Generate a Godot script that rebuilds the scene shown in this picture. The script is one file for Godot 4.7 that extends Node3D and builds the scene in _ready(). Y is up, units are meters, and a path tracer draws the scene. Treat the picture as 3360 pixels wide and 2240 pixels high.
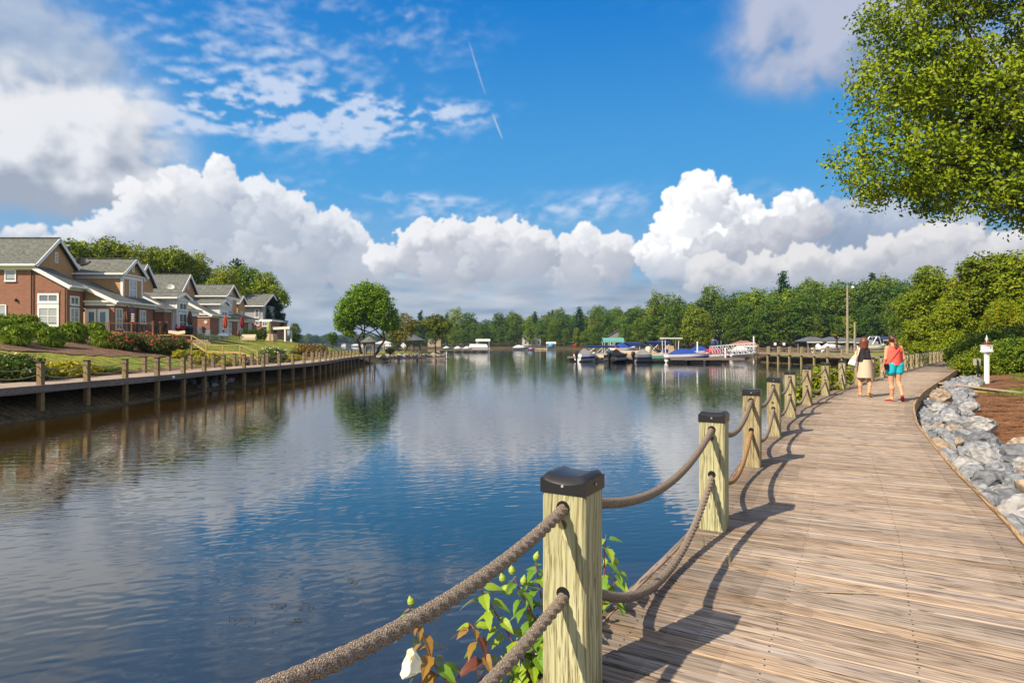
extends Node3D

const F := 2050.0       # the lens, in pixels of a picture 3360 wide
const EYE := 1.5        # metres above the near deck, which is y = 0
const HORIZON := 1127.0
const LAKE := -1.3      # water level

var M := {}
var taken := {}
var rng := RandomNumberGenerator.new()
var hn := FastNoiseLite.new()

func _ready() -> void:
	var cam := Camera3D.new()
	cam.name = "camera"
	cam.position = Vector3(0, EYE, 0)
	cam.rotation.x = atan(7.0 / F)
	cam.fov = rad_to_deg(2.0 * atan(1120.0 / F))
	cam.far = 4000.0
	cam.near = 0.1
	add_child(cam)
	var we := WorldEnvironment.new()
	we.name = "world"
	var env := Environment.new()
	env.background_mode = Environment.BG_SKY
	env.sky = make_sky()
	env.tonemap_mode = Environment.TONE_MAPPER_LINEAR
	env.tonemap_exposure = 1.55
	env.background_energy_multiplier = 0.66
	env.sdfgi_enabled = true
	env.ssao_enabled = true
	env.ssil_enabled = true
	env.fog_enabled = true
	env.fog_density = 0.00012
	env.fog_light_color = Color(0.62, 0.74, 0.90)
	we.environment = env
	add_child(we)
	var sun := DirectionalLight3D.new()
	sun.name = "sun"
	sun.light_energy = 1.6
	sun.light_color = Color(1.0, 0.93, 0.82)
	sun.light_angular_distance = 0.5
	sun.shadow_enabled = true
	sun.look_at_from_position(Vector3.ZERO, Vector3(0.87, -0.94, -0.71))
	add_child(sun)
	hn.seed = 3
	hn.noise_type = FastNoiseLite.TYPE_SIMPLEX_SMOOTH
	hn.frequency = 1.0
	hn.fractal_type = FastNoiseLite.FRACTAL_FBM
	hn.fractal_octaves = 3
	rng.seed = 77
	make_materials()
	for step in [build_land, build_water, build_near_boardwalk, build_left_boardwalk, build_far_boardwalk, build_right_bank, build_houses, build_left_bank, build_point, build_trees, build_far_shore, build_marina, build_people, build_near_plants]:
		step.call()

# ---------------------------------------------------------------- helpers
func at(px: float, py: float, d: float) -> Vector3:
	return Vector3((px - 1680.0) / F * d, EYE + (HORIZON - py) / F * d, -d)

func flat_at(px: float, py: float, y: float) -> Vector3:
	var d := (EYE - y) * F / (py - HORIZON)
	return at(px, py, d)

func gp(px: float, py: float, d0 := 6.0) -> Vector3:
	var d := d0
	while d < 600.0:
		var p := at(px, py, d)
		var h := land(p.x, d)
		if p.y <= h:
			return Vector3(p.x, h, -d)
		d += clampf((p.y - h) * 3.0, 0.05, 4.0)
	return at(px, py, 600.0)

func numbered(called: String) -> String:
	var n: int = taken.get(called, 0)
	taken[called] = n + 1
	return called if n == 0 else "%s_%03d" % [called, n]

func tag(o: Node3D, label: String, category: String, group := "", kind := "") -> void:
	if label:
		o.set_meta("label", label)
	if category:
		o.set_meta("category", category)
	if group:
		o.set_meta("group", group)
	if kind:
		o.set_meta("kind", kind)

func thing(called: String, label: String, category: String, where := Vector3.ZERO, turn := 0.0, group := "") -> Node3D:
	var o := Node3D.new()
	o.name = numbered(called)
	o.position = where
	o.rotation.y = turn
	add_child(o)
	tag(o, label, category, group)
	return o

func part(called: String, mesh: Mesh, m: Material, parent: Node3D, where := Vector3.ZERO, basis := Basis()) -> MeshInstance3D:
	var o := MeshInstance3D.new()
	o.name = called
	o.mesh = mesh
	o.material_override = m
	o.transform = Transform3D(basis, where)
	parent.add_child(o, true)
	return o

# a part whose mesh is given in world places
func wpart(called: String, mb: MB, m: Material, parent: Node3D) -> MeshInstance3D:
	return part(called, mb.mesh(), m, parent, -parent.position)

func sheet(called: String, mb: MB, m: Material, kind := "structure") -> MeshInstance3D:
	var o := part(numbered(called), mb.mesh(), m, self)
	o.set_meta("kind", kind)
	return o

func dup(o: Node3D, label: String, where: Vector3, turn := 0.0, size := Vector3.ONE) -> Node3D:
	var c: Node3D = o.duplicate()
	c.name = numbered(String(o.name).rstrip("0123456789").rstrip("_"))
	c.transform = Transform3D(Basis(Vector3.UP, turn).scaled_local(size), where)
	add_child(c)
	c.set_meta("label", label)
	return c

func lin(r: float, g: float, b: float, a := 1.0) -> Color:
	var c := Color(r, g, b, a).linear_to_srgb()
	c.a = a
	return c

func nth(n: int) -> String:
	var words := ["zeroth", "first", "second", "third", "fourth", "fifth", "sixth", "seventh", "eighth", "ninth", "tenth", "eleventh", "twelfth", "thirteenth", "fourteenth", "fifteenth", "sixteenth", "seventeenth", "eighteenth", "nineteenth"]
	if n < 20:
		return words[n]
	var tens := ["", "", "twent", "thirt", "fort", "fift", "sixt", "sevent", "eight", "ninet"]
	if n < 100:
		return tens[n / 10] + ("ieth" if n % 10 == 0 else "y-" + words[n % 10])
	return "hundred-and-" + nth(n - 100) if n > 100 else "hundredth"

class MB:
	var v := PackedVector3Array()
	var n := PackedVector3Array()
	var uv := PackedVector2Array()
	var c := PackedColorArray()
	var col := Color.WHITE
	var shift := Vector2.ZERO

	func tri(a: Vector3, b: Vector3, d: Vector3, ua := Vector2.ZERO, ub := Vector2.ZERO, ud := Vector2.ZERO) -> void:
		var m := (d - a).cross(b - a).normalized()
		v.append_array([a, b, d])
		n.append_array([m, m, m])
		uv.append_array([ua + shift, ub + shift, ud + shift])
		c.append_array([col, col, col])

	func quad(a: Vector3, b: Vector3, d: Vector3, e: Vector3, ua := Vector2.ZERO, ub := Vector2.ZERO, ud := Vector2.ZERO, ue := Vector2.ZERO) -> void:
		var m := (e - a).cross(b - a) + (d - b).cross(a - b) * 0.0
		if m.length_squared() < 1e-12:
			m = (d - a).cross(b - a)
		m = m.normalized()
		v.append_array([a, b, d, a, d, e])
		n.append_array([m, m, m, m, m, m])
		uv.append_array([ua + shift, ub + shift, ud + shift, ua + shift, ud + shift, ue + shift])
		c.append_array([col, col, col, col, col, col])

	func smooth(a: Vector3, b: Vector3, d: Vector3, na: Vector3, nb: Vector3, nd: Vector3, ua := Vector2.ZERO, ub := Vector2.ZERO, ud := Vector2.ZERO) -> void:
		v.append_array([a, b, d])
		n.append_array([na, nb, nd])
		uv.append_array([ua + shift, ub + shift, ud + shift])
		c.append_array([col, col, col])

	# a box; grain: the axis its texture runs along
	func box(center: Vector3, size: Vector3, basis := Basis(), grain := 0) -> void:
		var h := size * 0.5
		for f in 6:
			var axis := f / 2
			var s := 1.0 if f % 2 == 0 else -1.0
			var u := (axis + 1) % 3
			var w := (axis + 2) % 3
			var pts := []
			var uvs := []
			for k in [[-1, -1], [-1, 1], [1, 1], [1, -1]]:
				var p := Vector3.ZERO
				p[axis] = h[axis] * s
				p[u] = h[u] * k[0] * s
				p[w] = h[w] * k[1]
				pts.append(center + basis * p)
				var g := grain if axis != grain else u
				var o := w if g == u else u
				uvs.append(Vector2(p[g], p[o] + axis * 0.37))
			quad(pts[0], pts[1], pts[2], pts[3], uvs[0], uvs[1], uvs[2], uvs[3])

	# a box given by two corners
	func block(a: Vector3, b: Vector3, grain := 0) -> void:
		box((a + b) * 0.5, (a - b).abs(), Basis(), grain)

	# a bar from a to b of width w and height h
	func bar(a: Vector3, b: Vector3, w: float, h: float, up := Vector3.UP) -> void:
		var x := (b - a).normalized()
		if absf(x.dot(up)) > 0.98:
			up = Vector3.FORWARD
		var z := x.cross(up).normalized()
		var y := z.cross(x)
		box((a + b) * 0.5, Vector3(a.distance_to(b), h, w), Basis(x, y, z), 0)

	# a convex flat outline pushed along a vector
	func slab(pts: Array, push: Vector3) -> void:
		var k := pts.size()
		var mid := Vector3.ZERO
		for p in pts:
			mid += p / k
		var m: Vector3 = (pts[1] - pts[0]).cross(pts[2] - pts[1])
		var out := m.dot(push) < 0.0   # the outline turns counter-clockwise seen from outside
		var u: Vector3 = (pts[1] - pts[0]).normalized()
		var w := u.cross(m.normalized())
		for i in range(1, k - 1):
			var t := [pts[0], pts[i], pts[i + 1]]
			if out:
				t = [pts[0], pts[i + 1], pts[i]]
			var uvs := []
			for p in t:
				uvs.append(Vector2(p.dot(u), p.dot(w)))
			tri(t[0], t[1], t[2], uvs[0], uvs[1], uvs[2])
			tri(t[0] + push, t[2] + push, t[1] + push, uvs[0], uvs[2], uvs[1])
		for i in k:
			var a: Vector3 = pts[i]
			var b: Vector3 = pts[(i + 1) % k]
			if out:
				quad(a, b, b + push, a + push, Vector2(0, 0), Vector2(a.distance_to(b), 0), Vector2(a.distance_to(b), 0.1), Vector2(0, 0.1))
			else:
				quad(b, a, a + push, b + push, Vector2(0, 0), Vector2(a.distance_to(b), 0), Vector2(a.distance_to(b), 0.1), Vector2(0, 0.1))

	func frame_at(path: PackedVector3Array, i: int, side: Vector3) -> Array:
		var t := (path[mini(i + 1, path.size() - 1)] - path[maxi(i - 1, 0)]).normalized()
		var x := t.cross(side)
		if x.length() < 0.05:
			x = t.cross(Vector3(0.3, 0.1, 0.9))
		x = x.normalized()
		return [x, t.cross(x).normalized(), t]

	# a round tube along a path; lobes > 0 twists strands round it
	func tube(path: PackedVector3Array, radii: PackedFloat32Array, sides: int, lobes := 0, pitch := 1.0, depth := 0.16, side := Vector3.UP) -> void:
		var rings := []
		var norms := []
		var run := 0.0
		var runs := []
		for i in path.size():
			if i:
				run += path[i].distance_to(path[i - 1])
			runs.append(run)
			var fr := frame_at(path, i, side)
			var ring := PackedVector3Array()
			var nr := PackedVector3Array()
			for k in sides + 1:
				var a := TAU * k / sides
				var r := radii[mini(i, radii.size() - 1)]
				var out: Vector3 = fr[0] * cos(a) + fr[1] * sin(a)
				var m := out
				if lobes:
					var ph := lobes * (a - TAU * run / pitch)
					var q := absf(cos(ph * 0.5))
					r *= 1.0 - depth + depth * 1.5 * pow(q, 0.7)
					var slope := -sin(ph) * 0.9
					m = (out - slope * (fr[1] * cos(a) - fr[0] * sin(a)) * 0.8 + fr[2] * slope * 0.45).normalized()
				ring.append(path[i] + out * r)
				nr.append(m)
			rings.append(ring)
			norms.append(nr)
		for i in range(path.size() - 1):
			for k in sides:
				var ua := Vector2(runs[i], float(k) / sides)
				var ub := Vector2(runs[i + 1], float(k) / sides)
				var ud := Vector2(runs[i + 1], float(k + 1) / sides)
				var ue := Vector2(runs[i], float(k + 1) / sides)
				smooth(rings[i][k], rings[i + 1][k + 1], rings[i][k + 1], norms[i][k], norms[i + 1][k + 1], norms[i][k + 1], ua, ud, ue)
				smooth(rings[i][k], rings[i + 1][k], rings[i + 1][k + 1], norms[i][k], norms[i + 1][k], norms[i + 1][k + 1], ua, ub, ud)
		for e in 2:
			var i := 0 if e == 0 else path.size() - 1
			for k in sides:
				if e == 0:
					tri(path[i], rings[i][k], rings[i][k + 1])
				else:
					tri(path[i], rings[i][k + 1], rings[i][k])

	func rod(a: Vector3, b: Vector3, r: float, sides := 6, r2 := -1.0) -> void:
		tube(PackedVector3Array([a, b]), PackedFloat32Array([r, r if r2 < 0 else r2]), sides)

	# a turned shape: profile of (radius, height) from the bottom up
	func lathe(center: Vector3, profile: Array, sides := 12, squash := Vector2.ONE, basis := Basis()) -> void:
		for i in range(profile.size() - 1):
			var p: Vector2 = profile[i]
			var q: Vector2 = profile[i + 1]
			for k in sides:
				var a0 := TAU * k / sides
				var a1 := TAU * (k + 1) / sides
				var c0 := Vector3(cos(a0) * squash.x, 0, sin(a0) * squash.y)
				var c1 := Vector3(cos(a1) * squash.x, 0, sin(a1) * squash.y)
				var sl := Vector3(0, p.x - q.x, 0)
				var rise := q.y - p.y
				var n0 := basis * (c0 * rise + sl).normalized()
				var n1 := basis * (c1 * rise + sl).normalized()
				var A := center + basis * (c0 * p.x + Vector3(0, p.y, 0))
				var B := center + basis * (c0 * q.x + Vector3(0, q.y, 0))
				var C := center + basis * (c1 * q.x + Vector3(0, q.y, 0))
				var D := center + basis * (c1 * p.x + Vector3(0, p.y, 0))
				var u0 := float(k) / sides
				var u1 := float(k + 1) / sides
				if q.x > 0.0001:
					smooth(A, C, B, n0, n1, n0, Vector2(p.y, u0), Vector2(q.y, u1), Vector2(q.y, u0))
				if p.x > 0.0001:
					smooth(A, D, C, n0, n1, n1, Vector2(p.y, u0), Vector2(p.y, u1), Vector2(q.y, u1))

	func mesh() -> ArrayMesh:
		var m := ArrayMesh.new()
		if v.is_empty():
			return m
		var arr := []
		arr.resize(Mesh.ARRAY_MAX)
		arr[Mesh.ARRAY_VERTEX] = v
		arr[Mesh.ARRAY_NORMAL] = n
		arr[Mesh.ARRAY_TEX_UV] = uv
		arr[Mesh.ARRAY_COLOR] = c
		m.add_surface_from_arrays(Mesh.PRIMITIVE_TRIANGLES, arr)
		return m

# an octagonal post: square with cut corners, standing on its base
func post_mesh(w: float, y0: float, y1: float, cut: float, mb: MB = null) -> MB:
	if mb == null:
		mb = MB.new()
	var h := w * 0.5
	var q := h - cut
	var ring := [Vector2(-q, h), Vector2(q, h), Vector2(h, q), Vector2(h, -q), Vector2(q, -h), Vector2(-q, -h), Vector2(-h, -q), Vector2(-h, q)]
	var run := 0.0
	for i in 8:
		var a: Vector2 = ring[i]
		var b: Vector2 = ring[(i + 1) % 8]
		var l := a.distance_to(b)
		var A := Vector3(a.x, y0, a.y)
		var B := Vector3(b.x, y0, b.y)
		mb.quad(A, Vector3(a.x, y1, a.y), Vector3(b.x, y1, b.y), B, Vector2(y0, run), Vector2(y1, run), Vector2(y1, run + l), Vector2(y0, run + l))
		mb.tri(Vector3(0, y1, 0), Vector3(b.x, y1, b.y), Vector3(a.x, y1, a.y), Vector2(0, 0), Vector2(0.05, 0.1), Vector2(0.05, 0))
		run += l
	return mb

func curve_len(p: PackedVector2Array) -> float:
	var s := 0.0
	for i in range(1, p.size()):
		s += p[i].distance_to(p[i - 1])
	return s

# the point at a run along a polyline
func along(p: PackedVector2Array, s: float) -> Vector2:
	for i in range(1, p.size()):
		var l := p[i].distance_to(p[i - 1])
		if s <= l or i == p.size() - 1:
			return p[i - 1].lerp(p[i], s / l)
		s -= l
	return p[p.size() - 1]

# a smooth polyline through points (X, distance)
func spline(pts: Array, per := 8) -> PackedVector2Array:
	var o := PackedVector2Array()
	for i in range(pts.size() - 1):
		var p0: Vector2 = pts[maxi(i - 1, 0)]
		var p1: Vector2 = pts[i]
		var p2: Vector2 = pts[i + 1]
		var p3: Vector2 = pts[mini(i + 2, pts.size() - 1)]
		for k in per:
			o.append(p1.cubic_interpolate(p2, p0, p3, float(k) / per))
	o.append(pts[pts.size() - 1])
	return o

# ---------------------------------------------------------------- sky
# The sky is computed by direction: azimuth in degrees clockwise from -Z, elevation in degrees.
const SKW := 4096
const SKH := 2048
const PPD := 11.3778
var sky := PackedFloat32Array()
var cn := FastNoiseLite.new()

func sky_index(col: int, row: int) -> int:
	return (row * SKW + posmod(col, SKW)) * 3

func az_col(az: float) -> float:
	return SKW * 0.5 + az * PPD

func sky_base(e: float) -> Vector3:
	var t := clampf(e / 34.0, 0.0, 1.0)
	var c := Vector3(0.36, 0.53, 0.69).lerp(Vector3(0.085, 0.37, 0.74), smoothstep(0.0, 0.45, t))
	c = c.lerp(Vector3(0.004, 0.185, 0.60), smoothstep(0.3, 1.0, t))
	return c.lerp(Vector3(0.004, 0.09, 0.40), smoothstep(34.0, 80.0, e))

func fbm(x: float, y: float, z := 0.0) -> float:
	return cn.get_noise_3d(x, y, z)

func blob(x: float, y: float, b: Array) -> float:
	var dx: float = (x - b[0]) / b[2]
	var dy: float = (y - b[1]) / b[3]
	return exp(-(dx * dx + dy * dy)) * b[4]

# thin high cloud, drawn everywhere; veils: patches where there is more of it
func sky_high(az: float, e: float, veils: Array) -> Color:
	var w := fbm(az * 2.2, e * 6.0, 40.0)
	var w2 := fbm(az * 1.4 + 70.0, e * 3.0, 11.0)
	var s := fbm(az * 4.0 + w * 20.0 + e * 4.0, e * 13.0 - az * 2.5 + w2 * 30.0, 5.0)
	var s2 := fbm(az * 22.0 + w * 34.0, e * 52.0 + w * 40.0 - az * 7.0, 25.0)
	var m := 0.0
	for b in veils:
		m += blob(az + w2 * 3.0, e + w * 1.6, b)
	m += (0.12 + 0.5 * smoothstep(33.0, 50.0, e)) * smoothstep(-0.1, 0.5, fbm(az * 1.2, e * 3.0, 90.0)) * smoothstep(3.0, 12.0, e)  # denser overhead, outside the view: added to take blue out of the shadows
	var d := clampf(m * (0.40 + s * 1.0 + s2 * 1.15), 0.0, 1.0)
	return Color(0.62, 0.71, 0.88, d * d * (3.0 - 2.0 * d) * 0.86)

# soft grey-white cloud from layered noise; b: [az, el, width, height, strength]
func sky_soft(az: float, e: float, blobs: Array, lit: Vector3, dim: Vector3, sharp: float, scale: float, seed_z: float, most := 0.95) -> Color:
	var dens := []
	for k in 2:
		var x := az - k * 1.1
		var y := e + k * 1.7
		var m := 0.0
		for b in blobs:
			m += blob(x, y, b)
		var w := fbm(x * scale * 0.5, y * scale * 0.7, seed_z + 7.0)
		var n := fbm(x * scale + w * 14.0, y * scale * 1.35 + w * 10.0, seed_z)
		var n2 := 0.0 if k else fbm(x * scale * 4.0, y * scale * 4.6 + w * 20.0, seed_z + 31.0)
		dens.append(m * (0.86 + n * 1.0 + n2 * 0.4))
	var a := smoothstep(0.5 - sharp, 0.5 + sharp, dens[0])
	var l := clampf(0.60 + (dens[0] - dens[1]) * 0.75, 0.0, 1.0)
	var c := dim.lerp(lit, l)
	return Color(c.x, c.y, c.z, a * most)

# heaped cloud: balls on balls, seen from outside and lit by the sun
func sky_heap(puffs: Array, base: float, lit: Vector3, dim: Vector3, fade: float, soft: float, gen_seed: int, rough := 1.4, rim := 0.6) -> void:
	var rng := RandomNumberGenerator.new()
	rng.seed = gen_seed
	var balls := []
	for p in puffs:
		balls.append([p[0] * PPD, p[1] * PPD, 0.0, p[2] * PPD, 0, 0.0, 0.0, 0.0])
	var at := 0
	while at < balls.size():
		var b = balls[at]
		at += 1
		if b[4] >= (3 if gen_seed > 200 else 2) or b[3] < 3.2:
			continue
		for k in [9, 8, 6][b[4]]:
			var ang := rng.randf_range(-0.35, PI + 0.35)
			var lift := rng.randf_range(-0.1, 0.9)
			var flat := sqrt(1.0 - lift * lift)
			var r: float = b[3] * rng.randf_range(0.26, 0.5)
			var reach: float = b[3] * rng.randf_range(0.72, 0.9)
			var ux := cos(ang) * flat
			var uy := sin(ang) * flat
			balls.append([b[0] + ux * reach, b[1] + uy * reach * 0.95, b[2] + lift * reach, r, b[4] + 1, b[5] * 0.5 + ux * 0.5, b[6] * 0.5 + uy * 0.5, b[7] * 0.5 + lift * 0.5])
	var x0 := 1e9
	var x1 := -1e9
	var y1 := -1e9
	for b in balls:
		x0 = minf(x0, b[0] - b[3])
		x1 = maxf(x1, b[0] + b[3])
		y1 = maxf(y1, b[1] + b[3])
	var ox := int(floor(x0)) - 8
	var oy := int(floor((base - fade) * PPD)) - 8
	var w := int(ceil(x1)) + 8 - ox
	var h := int(ceil(y1)) + 8 - oy
	var z := PackedFloat32Array()
	z.resize(w * h)
	z.fill(-1e9)
	var light := PackedFloat32Array()
	light.resize(w * h)
	var cover := PackedFloat32Array()
	cover.resize(w * h)
	for b in balls:
		var r: float = b[3]
		for y in range(maxi(0, int(b[1] - r) - oy), mini(h, int(b[1] + r) - oy + 2)):
			for x in range(maxi(0, int(b[0] - r) - ox), mini(w, int(b[0] + r) - ox + 2)):
				var dx: float = (x + ox - b[0]) / r
				var dy: float = (y + oy - b[1]) / r
				var q := 1.0 - dx * dx - dy * dy
				if q > 0.0:
					var zz: float = b[2] + sqrt(q) * r
					var i := y * w + x
					if zz > z[i]:
						z[i] = zz
						cover[i] = 1.0
						light[i] = -0.50 * (dx * 0.5 + b[5]) + 0.72 * (dy * 0.5 + b[6]) + 0.48 * (sqrt(q) * 0.5 + b[7])
	# how much cloud lies towards the sun: a coarse, blurred copy of the cover
	var cw := w / 4 + 2
	var ch := h / 4 + 2
	var mass := PackedFloat32Array()
	mass.resize(cw * ch)
	for y in range(0, h):
		for x in range(0, w):
			mass[(y >> 2) * cw + (x >> 2)] += cover[y * w + x] / 16.0
	for turn in 7:
		var g := mass.duplicate()
		for y in range(1, ch - 1):
			for x in range(1, cw - 1):
				var i := y * cw + x
				mass[i] = g[i] * 0.3 + (g[i - 1] + g[i + 1] + g[i - cw] + g[i + cw]) * 0.175
	for turn in 2:  # soften
		for f in [light, cover]:
			var g = f.duplicate()
			for y in range(1, h - 1):
				for x in range(1, w - 1):
					var i := y * w + x
					f[i] = g[i] * 0.4 + (g[i - 1] + g[i + 1] + g[i - w] + g[i + w]) * 0.15
	for y in range(2, h - 2):
		var e := (y + oy) / PPD
		var row := SKH / 2 - 1 - (y + oy)
		if row < 0 or row >= SKH:
			continue
		for x in range(2, w - 2):
			var az := (x + ox) / PPD
			var n1 := fbm(az * 34.0, e * 34.0, 3.0 + gen_seed)
			var n2 := fbm(az * 34.0 + 300.0, e * 34.0, 9.0 + gen_seed)
			var n0 := fbm(az * 9.0, e * 9.0, gen_seed + 20.0)
			var sx := clampf(x + n1 * 6.0 * rough, 1, w - 2)
			var sy := clampf(y + n2 * 6.0 * rough, 1, h - 2)
			var i := int(sy) * w + int(sx)
			var fx := sx - int(sx)
			var fy := sy - int(sy)
			var a := lerpf(lerpf(cover[i], cover[i + 1], fx), lerpf(cover[i + w], cover[i + w + 1], fx), fy)
			if a < 0.01:
				continue
			var l := lerpf(lerpf(light[i], light[i + 1], fx), lerpf(light[i + w], light[i + w + 1], fx), fy)
			a = smoothstep(0.12, 0.12 + soft, a)
			var up := smoothstep(base - fade * 0.2, base + 4.2, e + n0 * 1.2)
			a *= smoothstep(base - fade, base + fade * 0.5, e + n0 * 2.6 + fbm(az * 7.0, e * 22.0, 55.0) * 1.8)
			var mx := clampf((sx - 9.0) / 4.0, 0, cw - 2)
			var my := clampf((sy + 15.0) / 4.0, 0, ch - 2)
			var mi := int(my) * cw + int(mx)
			var mu := mx - int(mx)
			var mv := my - int(my)
			var over := lerpf(lerpf(mass[mi], mass[mi + 1], mu), lerpf(mass[mi + cw], mass[mi + cw + 1], mu), mv)
			var bright := clampf(0.30 + 0.80 * l + 0.14 * n0, 0.0, 1.0)
			bright = lerpf(bright, bright * 0.35 + 0.75 * smoothstep(1.0, 0.1, over), rim) + 0.10 * n0
			bright = clampf(bright * (0.55 + 0.45 * up), 0.0, 1.0)
			var at3 := sky_index(int(az_col(az)), row)
			var col := dim.lerp(lit, bright)
			sky[at3] = lerpf(sky[at3], col.x, a)
			sky[at3 + 1] = lerpf(sky[at3 + 1], col.y, a)
			sky[at3 + 2] = lerpf(sky[at3 + 2], col.z, a)

# coarse far from the view, fine where the photograph looks; f gives a colour and how much of it
func paint_all(f: Callable, e0: float, e1: float) -> void:
	for part in 2:
		var step := 8 if part == 0 else 2
		var c0 := 0 if part == 0 else int(az_col(-44.0)) / 8 * 8
		var c1 := SKW if part == 0 else int(az_col(44.0)) / 8 * 8
		var r0 := int(SKH * 0.5 - (e1 if part == 0 else minf(e1, 33.0)) * PPD) / 8 * 8
		var r1 := int(SKH * 0.5 - e0 * PPD) / 8 * 8 + 8
		if part == 1 and r0 >= r1:
			return
		var gw := (c1 - c0) / step + 1
		var gh := (r1 - r0) / step + 1
		var grid := []
		grid.resize(gw * gh)
		for y in gh:
			for x in gw:
				var az := wrapf((c0 + x * step - SKW * 0.5) / PPD, -180.0, 180.0)
				if az > 172.0:
					az -= (az - 172.0) * 2.0  # the two ends meet behind the camera
				grid[y * gw + x] = f.call(az, (SKH * 0.5 - r0 - y * step - 0.5) / PPD)
		for y in range(gh - 1):
			for x in range(gw - 1):
				var g := y * gw + x
				var p: Color = grid[g]
				var q: Color = grid[g + 1]
				var p2: Color = grid[g + gw]
				var q2: Color = grid[g + gw + 1]
				if p.a + q.a + p2.a + q2.a < 0.004:
					continue
				for b in step:
					var row := r0 + y * step + b
					if part == 0 and row >= int(SKH * 0.5 - 33.0 * PPD) and c0 + x * step > int(az_col(-43.0)) and c0 + x * step < int(az_col(42.0)):
						continue
					var l := p.lerp(p2, float(b) / step)
					var r := q.lerp(q2, float(b) / step)
					for a in step:
						var c := l.lerp(r, float(a) / step)
						var i := sky_index(c0 + x * step + a, row)
						sky[i] = lerpf(sky[i], c.r, c.a)
						sky[i + 1] = lerpf(sky[i + 1], c.g, c.a)
						sky[i + 2] = lerpf(sky[i + 2], c.b, c.a)

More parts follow.
